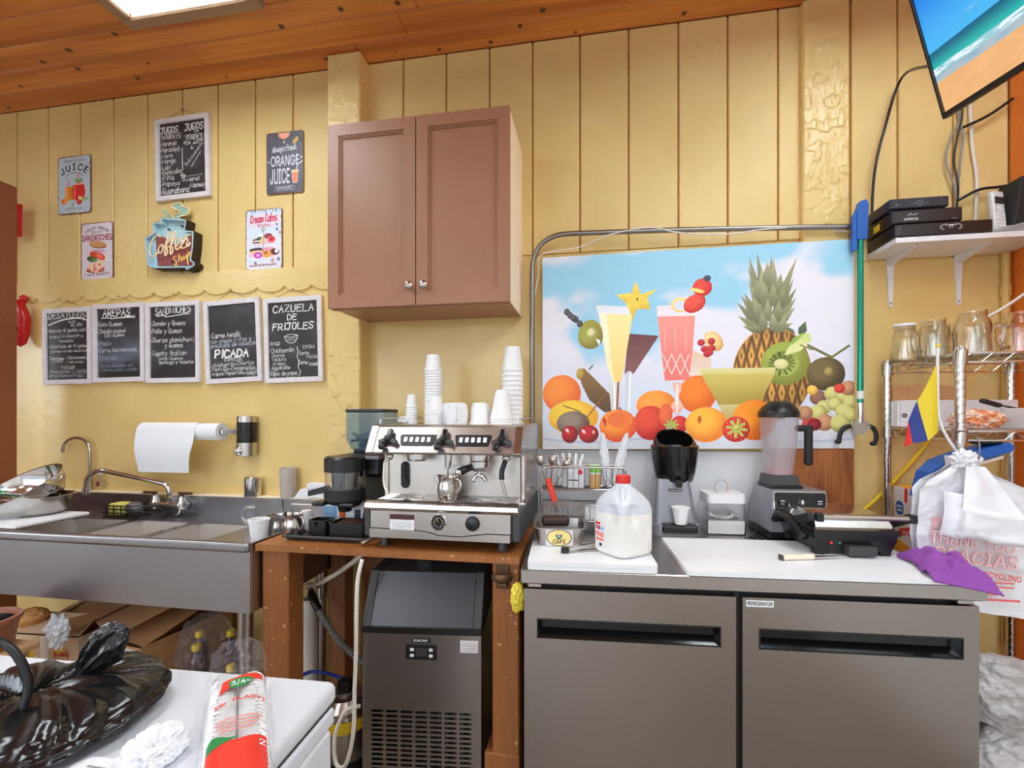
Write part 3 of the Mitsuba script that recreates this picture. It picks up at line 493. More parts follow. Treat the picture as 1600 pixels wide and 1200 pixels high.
# ------------------------------------------------------------------ paper towel roll, soap dispenser, red bag
t = thing('paper_towel_roll', 'white paper towel roll on the wall with a sheet hanging down', 'paper towel')
Rx = mv(-2.18, -.095, 1.275) @ rot('y', 90)
part(t, 'roll', lathe([(.018, 0), (.040, 0), (.040, .43), (.018, .43), (.018, 0)], 36), 'm_paper', smooth=40, M=Rx)
part(t, 'spindle', lathe([(0, -.012), (.012, -.012), (.012, .437), (0, .437)], 12), 'm_grey', M=Rx)
part(t, 'wall_bracket', cat(cb(-2.195, -2.187, -.11, 0, 1.262, 1.288), cb(-1.745, -1.737, -.11, 0, 1.262, 1.288)), 'm_white')
def hang(u, v):
    s = v*.36; a = np.clip(s/.045, 0, 2.2); x = -2.180+u*.315+.010*np.sin(v*5)*(u-.3)+(.28-u)*.0; x = x-.045*u*np.clip(v-.45, 0, 1)
    y = np.where(s < .099, -.095+.0425*np.cos(a+.9)*1.0, -.095-.0425+.0*s); z = np.where(s < .099, 1.275+.0425*np.sin(np.pi-a-.9+0*u), 0)
    th = math.radians(60)+np.clip(s/.0425, 0, math.radians(120)); y = -.095+.0425*np.cos(th); z = 1.275+.0425*np.sin(th)
    s2 = np.clip(s-.0425*math.radians(120), 0, 9); y = y-.012*np.sin(s2*14); z = z-s2*.72
    z = z-.0015*np.exp(-((v-.53)/.012)**2); return np.stack([x, y, z], -1)
part(t, 'hanging_sheet', sheet(hang, 8, 60, .0006), 'm_paper', smooth=True)
t = thing('soap_dispenser', 'black and silver push soap dispenser on the wall', 'soap dispenser')
SD = Point(0, 0).buffer(.045, quad_segs=8); SD = affinity.scale(SD, 1, .95).intersection(sbox(-.046, -.05, .046, .03))
M = mv(-1.665, -.035, 0)
part(t, 'tank', extz(SD, 1.222, 1.320), 'm_black_gloss', smooth=30, M=M)
part(t, 'cap', cat(extz(SD.buffer(.001), 1.320, 1.345), extz(SD.buffer(-.002), 1.345, 1.349)), 'm_satin', smooth=30, M=M)
part(t, 'base', extz(SD.buffer(.0015), 1.158, 1.222), 'm_satin', smooth=30, M=M)
part(t, 'push_button', lathe([(0, 0), (.021, 0), (.021, .006), (.014, .014), (0, .018)], 20), 'm_chrome', smooth=30, M=M @ mv(-.012, -.042, 1.182) @ rot('x', 90))
t = thing('red_bag', 'red plastic bag hanging beside the brown partition', 'bag')
mat('m_red_bag', (186, 22, 24), .3)
bg = blob(.05, .035, .125, .10, 3, 3, 5); bg.vertices[:, 0] *= 1-.55*np.clip((bg.vertices[:, 2]-.05)/.08, 0, 1)
part(t, 'pouch', bg, 'm_red_bag', smooth=True, M=mv(-3.010, -.045, 1.845))
part(t, 'tied_neck', lathe([(0, 0), (.012, 0), (.014, .01), (.02, .028), (.008, .04), (0, .041)], 10), 'm_red_bag', smooth=True, M=mv(-3.008, -.03, 1.955))
part(t, 'price_sticker', cb(-3.012, -2.985, -.080, -.078, 1.79, 1.822, .0005), 'm_white', label='small white sticker')
solo('red_tag', ext(Polygon([(-3.075, 2.30), (-2.999, 2.30), (-2.993, 2.47), (-3.075, 2.47)]), -.06, -.045), 'm_red_bag', 'flat red tag hung high beside the brown partition', 'tag')

# ------------------------------------------------------------------ fruit poster
ART = [
 ('p', 226, 196, 170, 236, 216, 200, 502, 362, 569, 340, 566, 455, 508, 496), ('e', 68, 288, 67, 98, 0, 247, 140, 50, 226, 96, 22), ('e', 108, 167, 87, 88, -4, 250, 206, 60, 228, 160, 22), ('p', 140, 104, 52, 92, 64, 34, 138, 335, 164, 255, 217, 190, 288, 203, 242, 273, 204, 353, 151, 422, 125, 405),
 ('e', 133, 390, 14, 29, 0, 196, 160, 70, 150, 120, 50), ('l', 164, 412, 176, 433, 4, 70, 56, 40), ('e', 108, 135, 57, 63, 0, 150, 128, 112, 84, 66, 58), ('e', 389, 225, 65, 73, 0, 250, 160, 60, 232, 116, 30),
 ('e', 523, 275, 60, 94, 0, 246, 130, 30, 216, 92, 14), ('p', 112, 60, 62, 134, 84, 84, 284, 387, 315, 386, 398, 574, 297, 589), ('l', 300, 384, 294, 203, 21, 206, 212, 220), ('l', 304, 384, 299, 203, 6, 250, 250, 252),
 ('p', 228, 230, 236, 236, 238, 242, 196, 694, 307, 682, 313, 725, 185, 741), ('p', 250, 232, 160, 246, 214, 128, 223, 441, 248, 346, 272, 345, 284, 438, 312, 685, 196, 697), ('p', 252, 246, 214, 250, 236, 180, 223, 441, 246, 346, 249, 346, 223, 695, 196, 697), ('p', 216, 214, 214, 206, 200, 196, 239, 199, 265, 199, 276, 345, 230, 346),
 ('l', 249, 342, 252, 204, 6, 248, 248, 250), ('l', 263, 341, 259, 204, 7, 150, 96, 60), ('p', 246, 222, 92, 224, 186, 52, 326, 759, 339, 787, 321, 855, 307, 794), ('p', 246, 222, 92, 224, 186, 52, 326, 759, 361, 766, 391, 809, 339, 787),
 ('p', 246, 222, 92, 224, 186, 52, 326, 759, 331, 714, 370, 707, 361, 766), ('p', 246, 222, 92, 224, 186, 52, 326, 759, 288, 747, 307, 682, 331, 714), ('p', 246, 222, 92, 224, 186, 52, 326, 759, 307, 794, 255, 790, 288, 747), ('p', 240, 212, 80, 236, 204, 66, 307, 794, 288, 747, 331, 714, 361, 766, 339, 787),
 ('e', 327, 762, 4, 6, 0, 120, 90, 30, 120, 90, 30), ('l', 310, 662, 320, 710, 6, 220, 190, 70), ('e', 168, 592, 42, 74, 0, 168, 160, 60, 150, 142, 54), ('e', 168, 580, 43, 63, 0, 166, 166, 70, 136, 120, 50),
 ('e', 172, 597, 17, 26, 0, 224, 220, 160, 160, 150, 70), ('p', 238, 238, 244, 238, 238, 244, 198, 531, 202, 560, 185, 571), ('e', 86, 712, 10, 18, 0, 90, 90, 100, 36, 34, 44), ('e', 97, 694, 10, 18, 0, 90, 90, 100, 36, 34, 44),
 ('e', 117, 672, 10, 18, 0, 90, 90, 100, 36, 34, 44), ('e', 131, 649, 10, 18, 0, 90, 90, 100, 36, 34, 44), ('e', 108, 680, 10, 18, 0, 90, 90, 100, 36, 34, 44), ('p', 232, 222, 230, 238, 226, 232, 394, 668, 515, 663, 516, 721, 391, 725),
 ('p', 242, 150, 138, 232, 120, 112, 406, 501, 418, 347, 497, 348, 508, 496, 516, 668, 394, 670), ('l', 411, 481, 440, 379, 4, 250, 200, 190), ('l', 440, 480, 411, 380, 4, 250, 206, 196), ('l', 440, 480, 468, 377, 4, 250, 200, 190),
 ('l', 468, 479, 440, 379, 4, 250, 206, 196), ('l', 469, 479, 497, 376, 4, 250, 200, 190), ('l', 497, 477, 469, 377, 4, 250, 206, 196), ('l', 418, 617, 419, 500, 3, 246, 176, 166),
 ('l', 452, 614, 453, 499, 3, 246, 176, 166), ('l', 486, 612, 487, 497, 3, 246, 176, 166), ('p', 240, 180, 160, 250, 214, 200, 446, 296, 449, 238, 468, 238, 471, 296, 484, 334, 433, 335), ('p', 248, 200, 180, 232, 140, 110, 436, 212, 458, 169, 481, 211, 468, 243, 449, 243),
 ('l', 458, 325, 458, 180, 5, 255, 244, 238), ('e', 469, 724, 31, 36, 0, 250, 222, 140, 240, 200, 110), ('e', 471, 721, 23, 25, 0, 216, 220, 232, 216, 220, 232), ('e', 539, 806, 31, 44, 0, 232, 66, 52, 196, 26, 30),
 ('e', 523, 792, 25, 9, -25, 252, 220, 120, 246, 206, 90), ('e', 554, 850, 12, 15, 0, 70, 72, 90, 38, 40, 56), ('e', 514, 728, 33, 48, -20, 232, 64, 50, 198, 24, 28), ('seed', 514, 728, 33, 48),
 ('e', 370, 133, 54, 88, 0, 232, 74, 46, 190, 30, 26), ('e', 421, 171, 22, 58, 0, 240, 110, 60, 220, 70, 40), ('e', 262, 120, 63, 84, 0, 250, 150, 48, 224, 74, 30), ('e', 268, 150, 43, 43, 10, 234, 110, 50, 240, 126, 44),
 ('e', 217, 141, 6, 25, 8, 190, 50, 24, 224, 96, 36), ('e', 466, 124, 28, 44, 0, 222, 52, 44, 180, 24, 28), ('l', 440, 123, 461, 122, 7, 176, 182, 84), ('l', 440, 123, 455, 102, 7, 176, 182, 84),
 ('l', 440, 123, 440, 94, 7, 176, 182, 84), ('l', 440, 123, 425, 102, 7, 176, 182, 84), ('l', 440, 123, 418, 123, 7, 176, 182, 84), ('l', 440, 123, 425, 143, 7, 176, 182, 84),
 ('l', 440, 123, 440, 152, 7, 176, 182, 84), ('l', 440, 123, 455, 143, 7, 176, 182, 84), ('l', 217, 282, 125, 107, 4, 150, 80, 40), ('l', 75, 226, 131, 197, 3, 70, 50, 40),
 ('l', 131, 197, 158, 122, 3, 110, 60, 40), ('e', 96, 78, 28, 46, 0, 196, 24, 30, 120, 6, 16), ('e', 162, 79, 34, 47, 0, 200, 28, 32, 124, 8, 18), ('e', 88, 96, 6, 13, 20, 252, 232, 228, 236, 120, 110),
 ('e', 145, 91, 6, 12, 20, 252, 232, 228, 240, 130, 120), ('e', 179, 87, 4, 10, 0, 250, 220, 216, 230, 100, 100), ('e', 575, 538, 28, 52, 15, 246, 216, 150, 214, 160, 84), ('e', 535, 533, 12, 17, 0, 208, 50, 56, 150, 14, 26),
 ('e', 568, 538, 12, 17, 0, 208, 50, 56, 150, 14, 26), ('e', 546, 500, 12, 17, 0, 208, 50, 56, 150, 14, 26), ('e', 569, 504, 12, 17, 0, 208, 50, 56, 150, 14, 26), ('e', 554, 475, 12, 17, 0, 208, 50, 56, 150, 14, 26),
 ('e', 562, 482, 12, 17, 0, 208, 50, 56, 150, 14, 26), ('p', 96, 116, 84, 70, 92, 66, 827, 546, 821, 579, 787, 604, 793, 546, 811, 527), ('p', 90, 110, 84, 64, 88, 64, 850, 549, 861, 570, 858, 618, 836, 587, 835, 559), ('p', 120, 140, 80, 96, 116, 62, 681, 406, 676, 436, 642, 451, 644, 395, 662, 381),
 ('e', 755, 367, 120, 230, 0, 222, 160, 66, 150, 92, 34), ('pine',), ('p', 143, 143, 105, 105, 105, 75, 744, 685, 740, 792, 710, 964, 713, 788, 728, 682), ('p', 145, 145, 107, 107, 107, 77, 737, 679, 726, 783, 685, 945, 699, 774, 721, 673),
 ('p', 139, 139, 101, 101, 101, 71, 755, 677, 763, 779, 755, 948, 736, 783, 739, 679), ('p', 159, 159, 121, 121, 121, 91, 773, 667, 803, 760, 831, 927, 778, 778, 758, 677), ('p', 148, 148, 110, 110, 110, 80, 737, 665, 724, 758, 682, 903, 698, 747, 721, 658), ('p', 151, 151, 113, 113, 113, 83, 771, 651, 797, 733, 819, 881, 772, 751, 755, 661),
 ('p', 140, 140, 102, 102, 102, 72, 730, 618, 710, 678, 660, 758, 688, 655, 716, 604), ('p', 138, 138, 100, 100, 100, 70, 771, 630, 798, 698, 822, 825, 774, 718, 756, 642), ('p', 138, 138, 100, 100, 100, 70, 726, 607, 703, 660, 648, 724, 683, 632, 714, 590), ('p', 136, 136, 98, 98, 98, 68, 773, 614, 802, 671, 831, 783, 779, 695, 759, 628),
 ('p', 148, 148, 110, 110, 110, 80, 726, 590, 702, 627, 651, 659, 687, 592, 716, 569), ('p', 153, 153, 115, 115, 115, 85, 772, 597, 801, 641, 831, 736, 780, 669, 759, 613), ('p', 145, 145, 107, 107, 107, 77, 727, 592, 706, 610, 666, 606, 699, 569, 723, 567), ('p', 161, 161, 123, 123, 123, 93, 771, 579, 799, 612, 828, 690, 779, 643, 759, 598),
 ('p', 160, 160, 122, 122, 122, 92, 737, 639, 725, 715, 684, 827, 699, 701, 721, 631), ('p', 137, 137, 99, 99, 99, 69, 767, 568, 791, 592, 813, 658, 772, 624, 756, 587), ('p', 143, 143, 105, 105, 105, 75, 732, 622, 716, 685, 669, 772, 692, 664, 718, 609), ('p', 152, 152, 114, 114, 114, 84, 766, 565, 790, 570, 819, 611, 779, 610, 760, 589),
 ('p', 184, 182, 144, 136, 138, 108, 740, 758, 744, 808, 725, 890, 714, 807, 722, 757), ('p', 173, 171, 133, 125, 127, 97, 764, 782, 772, 834, 761, 924, 742, 840, 746, 786), ('p', 167, 165, 127, 119, 121, 91, 749, 793, 756, 839, 743, 916, 726, 843, 731, 796), ('p', 161, 159, 121, 113, 115, 85, 781, 742, 792, 782, 784, 856, 762, 793, 763, 748),
 ('p', 156, 154, 116, 108, 110, 80, 728, 713, 730, 761, 707, 835, 700, 756, 710, 710), ('p', 166, 164, 126, 118, 120, 90, 743, 710, 748, 753, 731, 823, 718, 753, 725, 710), ('p', 163, 161, 123, 115, 117, 87, 767, 698, 774, 740, 761, 812, 743, 744, 749, 701), ('p', 151, 149, 111, 103, 105, 75, 787, 685, 798, 722, 790, 791, 768, 733, 769, 692),
 ('p', 166, 164, 126, 118, 120, 90, 728, 639, 727, 684, 701, 750, 698, 675, 710, 633), ('p', 167, 165, 127, 119, 121, 91, 752, 625, 758, 667, 743, 738, 728, 669, 734, 626), ('p', 162, 160, 122, 114, 116, 86, 781, 621, 790, 659, 778, 726, 759, 666, 763, 625), ('p', 160, 158, 120, 112, 114, 84, 740, 580, 744, 616, 725, 673, 714, 613, 722, 578),
 ('p', 169, 167, 129, 121, 123, 93, 770, 577, 776, 608, 761, 662, 745, 610, 751, 578), ('p', 168, 166, 128, 120, 122, 92, 793, 572, 803, 597, 796, 650, 774, 611, 775, 580), ('e', 796, 416, 73, 107, 0, 160, 176, 76, 132, 134, 50), ('e', 793, 416, 44, 63, 0, 120, 132, 50, 164, 178, 80),
 ('ring', 784, 414, 41, 58), ('e', 784, 414, 22, 25, 10, 230, 224, 166, 206, 204, 130), ('p', 206, 216, 140, 226, 226, 160, 813, 462, 842, 475, 875, 524, 871, 557, 848, 561, 819, 537, 793, 454), ('p', 150, 180, 80, 130, 166, 70, 831, 522, 871, 559, 848, 561, 819, 537, 793, 463),
 ('p', 222, 214, 150, 214, 200, 120, 537, 370, 764, 366, 769, 397, 529, 403), ('p', 204, 186, 92, 176, 150, 64, 590, 220, 719, 222, 765, 366, 535, 372), ('p', 206, 190, 130, 190, 160, 90, 612, 144, 642, 143, 719, 222, 590, 220), ('e', 917, 359, 57, 81, 0, 118, 100, 60, 64, 50, 26),
 ('e', 926, 369, 14, 23, 0, 170, 150, 90, 118, 100, 60), ('l', 865, 499, 934, 438, 8, 112, 108, 62), ('l', 934, 438, 985, 491, 7, 112, 108, 62), ('l', 877, 478, 842, 503, 4, 120, 116, 70),
 ('e', 894, 246, 25, 35, 0, 150, 104, 84, 104, 64, 56), ('e', 937, 263, 25, 35, 0, 214, 208, 130, 150, 146, 70), ('e', 974, 253, 28, 40, 0, 214, 208, 130, 150, 146, 70), ('e', 982, 289, 25, 35, 0, 204, 150, 110, 150, 96, 74),
 ('e', 911, 199, 23, 34, 0, 214, 208, 130, 150, 146, 70), ('e', 945, 212, 22, 32, 0, 214, 208, 130, 150, 146, 70), ('e', 991, 220, 23, 34, 0, 214, 208, 130, 150, 146, 70), ('e', 894, 172, 28, 40, 0, 214, 208, 130, 150, 146, 70),
 ('e', 974, 175, 30, 42, 0, 214, 208, 130, 150, 146, 70), ('e', 914, 125, 28, 40, 0, 204, 150, 110, 150, 96, 74), ('e', 960, 120, 31, 44, 0, 214, 208, 130, 150, 146, 70), ('e', 957, 288, 16, 23, 0, 220, 70, 60, 170, 30, 30),
 ('e', 877, 283, 16, 23, 0, 240, 200, 90, 210, 160, 60), ('e', 871, 116, 25, 35, 0, 220, 70, 60, 170, 30, 30), ('e', 993, 160, 22, 32, 0, 214, 208, 130, 150, 146, 70), ('e', 854, 172, 25, 35, 0, 204, 150, 110, 150, 96, 74),
 ('e', 883, 116, 21, 30, 0, 150, 20, 34, 96, 8, 20), ('l', 917, 208, 940, 152, 4, 200, 196, 150), ('e', 551, 121, 67, 88, 0, 252, 184, 58, 240, 128, 30), ('e', 531, 145, 7, 21, 0, 180, 80, 20, 240, 140, 40),
 ('e', 701, 142, 67, 100, 0, 250, 150, 40, 232, 110, 20), ('e', 645, 96, 43, 63, 0, 224, 58, 46, 176, 22, 26), ('seed', 645, 96, 43, 63), ('l', 648, 101, 676, 93, 9, 186, 190, 92),
 ('l', 648, 101, 664, 66, 9, 186, 190, 92), ('l', 648, 101, 643, 60, 9, 186, 190, 92), ('l', 648, 101, 624, 77, 9, 186, 190, 92), ('l', 648, 101, 619, 108, 9, 186, 190, 92),
 ('l', 648, 101, 631, 135, 9, 186, 190, 92), ('l', 648, 101, 653, 142, 9, 186, 190, 92), ('l', 648, 101, 671, 124, 9, 186, 190, 92), ('e', 648, 103, 8, 12, 0, 226, 214, 120, 150, 150, 60)]
def art_fruit(p, n, uv):
    u, v = uv.x, uv.y; k = .001
    cl = fbm(u*3.2+4, v*3.4+2, 0, 4); top = smoothstep(.35, 1, v)*.18
    c = mix(sc(228, 226, 236), sc(150, 204, 230), smoothstep(.53, .68, cl+top*.8+.10*smoothstep(.62, 1, u)-.09))
    c = mix(c, sc(198, 210, 230), smoothstep(.55, .2, v)*.6)
    c = put(c, v < .094, C3(214, 216, 222)); c = put(c, (v < .094) & (dr.abs(v-.055+.02*dr.sin(u*9)) < .006), C3(186, 196, 216))
    for o in ART:
        w = o[1:]
        if o[0] == 'e':
            a = [t*k for t in w[:4]]; d = el(u, v, *a, w[4]); s = el(u, v, a[0]-.25*a[2], a[1]+.3*a[3], a[2]*1.35, a[3]*1.35, w[4])
            c = put(c, d < 1, mix(sc(*w[5:8]), sc(*w[8:11]), smoothstep(.25, 1.0, s)))
        elif o[0] == 'p':
            q = [t*k for t in w[6:]]; q = list(zip(q[::2], q[1::2])); ys = [b for a, b in q]
            c = put(c, convex(u, v, q), mix(sc(*w[3:6]), sc(*w[:3]), smoothstep(min(ys), max(ys)+1e-4, v)))
        elif o[0] == 'l':
            x0, y0, x1, y1, wd = [t*k for t in w[:5]]; y0, y1, vv = y0*.643, y1*.643, v*.643; dx, dy = x1-x0, y1-y0
            t = dr.clip(((u-x0)*dx+(vv-y0)*dy)/(dx*dx+dy*dy+1e-9), 0, 1); c = put(c, (u-x0-t*dx)**2+(vv-y0-t*dy)**2 < (wd*.5)**2, C3(*w[5:8]))
        elif o[0] == 'pine':
            x, y = (u-.755)/.031, (v-.366)/.094; f, g = x+y*.5, x-y*.5; ff, gg = f-dr.floor(f), g-dr.floor(g); e = dr.minimum(dr.minimum(ff, 1-ff), dr.minimum(gg, 1-gg))
            cc = mix(sc(112, 68, 30), sc(226, 170, 82), smoothstep(.02, .3, e)); cc = mix(sc(120, 74, 36), cc, smoothstep(.06, .16, dr.sqrt((ff-.5)**2+(gg-.5)**2)))
            c = put(c, el(u, v, .755, .366, .118, .225) < 1, cc*(1.06-.45*smoothstep(.3, 1, el(u, v, .735, .38, .13, .24))))
        else:
            a = [t*k for t in w[:4]]; d = el(u, v, *a)
            if o[0] == 'seed':
                f, g = (u-a[0])*95, (v-a[1])*62; g = g+.5*(dr.floor(f)-2*dr.floor(f/2)); c = put(c, (d < .92) & ((f-dr.floor(f)-.5)**2+(g-dr.floor(g)-.5)**2 < .025), C3(248, 180, 120))
            else:
                th = dr.atan2(v-a[1], u-a[0])*5.0; c = put(c, (d < 1) & (d > .45) & (dr.cos(th*3) > .75), C3(52, 50, 30))
    return c
mat('m_print_fruit', tex=art_fruit, rough=.45)
t = thing('fruit_poster', 'large canvas print of fruit and filled glasses under a cloudy sky', 'poster')
PW = Polygon([(-.222, 1.2075), (.983, 1.2253), (.983, 2.0321), (-.222, 2.0271)])
part(t, 'canvas', ext(PW, -.0600, -.034), 'm_white')
pv = np.array([[-.222, -.0603, 1.2075], [.983, -.0603, 1.2253], [.983, -.0603, 2.0321], [-.222, -.0603, 2.0271]])
part(t, 'print', trimesh.Trimesh(pv, [[0, 1, 2], [0, 2, 3]], process=False), 'm_print_fruit', uv=np.array([[0, 0], [1, 0], [1, 1], [0, 1.0]]))
solo('backing_board', cb(-.262, .70, -.018, -.002, .80, 1.204, .001), 'm_white', 'plain white board on the wall under the fruit poster', 'board')
solo('plywood_offcut', cb(.705, .985, -.056, -.034, .955, 1.222, .001), 'm_plywood', 'reddish plywood piece behind the blender under the poster', 'board')
solo('conduit_pipe', tube(arc([(-.267, -.06, .80), (-.267, -.06, 2.128), (.30, -.06, 2.112), (.985, -.06, 2.080)], .16, 10), .0105, 12), 'm_zinc', 'bent grey metal conduit pipe around the fruit poster', 'pipe', smooth=True)
solo('poster_cord', tube(spline([(-.26, -.05, 1.86), (-.240, -.045, 1.97), (-.228, -.05, 2.045), (-.067, -.055, 2.065), (.06, -.07, 2.105), (.22, -.072, 2.123), (.335, -.07, 2.095), (.507, -.065, 2.078), (.675, -.07, 2.088), (.84, -.06, 2.085), (.97, -.05, 2.063)], 5), .003, 6), 'm_cord_white', 'thin white cord draped along the conduit over the poster', 'cord', smooth=True)
# ------------------------------------------------------------------ green reach grabber on the wall
mat('m_teal', (30, 140, 118), .22, .5)
t = thing('reach_grabber', 'teal pole grabber tool with black claws hanging beside the poster', 'grabber')
part(t, 'shaft', lathe([(0, 1.40), (.0105, 1.40), (.0105, 2.03), (0, 2.03)], 16), 'm_teal', smooth=30, M=mv(.992, -.085, 0))
part(t, 'ferrule', lathe([(0, 1.325), (.0118, 1.325), (.0118, 1.40), (0, 1.40)], 16), 'm_chrome', smooth=30, M=mv(.992, -.085, 0))
part(t, 'sticker_band', lathe([(.0110, 1.415), (.0110, 1.445)], 16), 'm_white', smooth=30, M=mv(.992, -.085, 0))
part(t, 'handle', ext(Polygon([(.976, 2.02), (1.008, 2.02), (1.012, 2.15), (1.004, 2.164), (.988, 2.160), (.978, 2.13)]).buffer(.002), -.098, -.072), 'm_blue')
part(t, 'trigger', ext(Polygon([(.963, 1.98), (.975, 1.98), (.978, 2.13), (.964, 2.11)]).buffer(.002), -.094, -.078), 'm_blue')
part(t, 'jaw_plate', ext(Polygon([(.965, 1.31), (.975, 1.33), (.984, 1.335), (.986, 1.29), (.976, 1.282)]).union(Polygon([(.985, 1.29), (.998, 1.285), (1.022, 1.308), (1.012, 1.322), (1.0, 1.335), (.985, 1.335)])).buffer(.003), -.092, -.078), 'm_satin')
for pts in ([(.958, -.085, 1.312), (.935, -.085, 1.304), (.922, -.085, 1.28), (.919, -.085, 1.258)], [(1.018, -.085, 1.312), (1.036, -.085, 1.304), (1.046, -.085, 1.28), (1.044, -.085, 1.252)]):
    part(t, 'claw', cat(tube(spline(pts, 5), [.006]*16, 8, 1.4), xf(trimesh.creation.icosphere(2, .011), scl(1.1, .9, .8), mv(*(np.array(pts[-1])+[-.004 if pts[0][0] < .97 else -.008, 0, -.006])))), 'm_black_matte', smooth=True)

# ------------------------------------------------------------------ three-compartment sink
def extx(pts, x0, x1):
    """polygon in (y, z) made solid from x0 to x1"""
    m = extz(Polygon(pts), 0, x1-x0); v = m.vertices; m.vertices = np.stack([x0+v[:, 2], v[:, 0], v[:, 1]], 1); return m
mat('m_steel_sink', (172, 172, 178), .3, 1.0, bump=lambda p, n, uv: fbm(p.x*6, p.y*6, p.z*4, 3)+.006*noise(p.x*700, p.y*500, p.z*3), bscale=.004, eps=4e-4)
mat('m_steel_basin', (196, 190, 184), .45, .2); mat('m_caulk', (226, 212, 184), .5)
t = thing('sink', 'stainless three-compartment sink along the wall at the left', 'sink')
deck = sbox(-3.05, -.645, -1.162, -.05); B = [(-2.43, -2.11), (-2.075, -1.795), (-1.76, -1.48)]
for a, b in B: deck = deck.difference(rrect(a, b, -.60, -.215, .03))
part(t, 'deck', extz(deck, .864, .870), 'm_steel_sink')
part(t, 'front_lip', rb(-3.05, -1.158, -.662, -.636, .884, .920, .011), 'm_steel_sink', smooth=40)
part(t, 'apron', cb(-3.05, -1.160, -.646, -.640, .674, .890, .001), 'm_steel_sink')
part(t, 'side_panel', cb(-1.164, -1.158, -.640, -.05, .674, .915, .001), 'm_steel_sink')
part(t, 'backsplash', cb(-3.05, -1.02, -.055, -.050, .860, .962, .001), 'm_steel_sink')
part(t, 'back_ledge', cb(-3.05, -1.02, -.057, -.002, .958, .964, .001), 'm_caulk', label='pale ledge strip along the top of the backsplash')
for a, b in B:
    z0 = .68; bm = [box(a-.003, b+.003, -.603, -.212, z0, z0+.003), box(a-.003, a, -.603, -.212, z0, .866), box(b, b+.003, -.603, -.212, z0, .866), box(a, b, -.603, -.600, z0, .866), box(a, b, -.215, -.212, z0, .866)]
    k = part(t, 'basin', cat(*bm), 'm_steel_basin')
    part(k, 'drain', lathe([(.012, 0), (.04, 0), (.043, .003), (.045, .003)], 20), 'm_chrome', M=mv((a+b)/2, -.41, z0+.003))
for x, y in ((-1.215, -.60), (-1.215, -.12), (-2.98, -.60)):
    part(t, 'leg', lathe([(0, 0), (.021, 0), (.021, .53), (.026, .535), (.026, .674), (0, .674)], 16), 'm_satin', smooth=30, M=mv(x, y, 0))

t = thing('filter_faucet', 'slim gooseneck filter faucet standing on the ledge behind the sink', 'faucet')
part(t, 'base', lathe([(0, 0), (.015, 0), (.0135, .003), (.0135, .085), (0, .088)], 16), 'm_satin', smooth=40, M=mv(-2.585, -.03, .964))
part(t, 'neck', tube(np.vstack([[(-2.585, -.03, 1.04), (-2.585, -.03, 1.17)], [(-2.670+.085*math.cos(a), -.03, 1.17+.066*math.sin(a)) for a in np.linspace(.15, 2.9, 16)], [(-2.757, -.03, 1.160)]]), .0075, 10), 'm_satin', smooth=True)
part(t, 'lever', tube([(-2.572, -.035, 1.03), (-2.545, -.06, 1.035)], .004, 8), 'm_satin', smooth=True)
t = thing('sink_faucet', 'chrome sink faucet with a long swing spout on the backsplash', 'faucet')
part(t, 'body', rb(-2.13, -1.955, -.125, -.055, .905, .935, .014), 'm_chrome', smooth=40)
for x, s in ((-2.115, -1), (-1.965, 1)):
    v = part(t, 'valve', lathe([(0, .90), (.018, .90), (.022, .91), (.022, .935), (.016, .945), (.016, .965), (.010, .972), (0, .974)], 16), 'm_chrome', smooth=40, M=mv(x, -.10, 0))
    part(v, 'lever', xf(rb(-.012, .060, -.008, .008, -.006, .006, .004), rot('z', 0 if s > 0 else 180), mv(x, -.105, .978)), 'm_lever' if 'm_lever' in scene else mat('m_lever', (74, 42, 34), .35), smooth=40)
part(t, 'spout', tube(arc([(-2.035, -.10, .93), (-2.035, -.10, 1.018), (-2.36, -.17, 1.092), (-2.415, -.18, 1.055), (-2.42, -.18, .985)], .05, 8), .0115, 12), 'm_chrome', smooth=True)
part(t, 'riser_nut', lathe([(0, .93), (.019, .93), (.019, .955), (.014, .96), (0, .96)], 12), 'm_chrome', smooth=30, M=mv(-2.035, -.10, 0))
part(t, 'spout_tip', lathe([(0, 0), (.015, 0), (.016, .03), (0, .035)], 14), 'm_chrome', smooth=30, M=mv(-2.42, -.18, .972))
part(t, 'sprayer_hook', tube(spline([(-1.955, -.115, .93), (-1.945, -.13, .905), (-1.952, -.135, .885), (-1.985, -.13, .88)], 5), .0045, 8), 'm_chrome', smooth=True)
t = thing('shutoff_valve', 'small wall valve with a white knob beside the gooseneck faucet', 'valve')
part(t, 'body', cat(lathe([(0, 0), (.014, 0), (.014, .035), (0, .035)], 12)), 'm_chrome', smooth=30, M=mv(-2.525, -.004, 1.0) @ rot('x', 90))
part(t, 'knob', lathe([(0, 0), (.013, 0), (.016, .012), (.010, .03), (0, .034)], 12), 'm_white', smooth=40, M=mv(-2.52, -.03, 1.05))
part(t, 'stem', tube([(-2.524, -.03, 1.0), (-2.521, -.03, 1.052)], .006, 8), 'm_chrome', smooth=True)

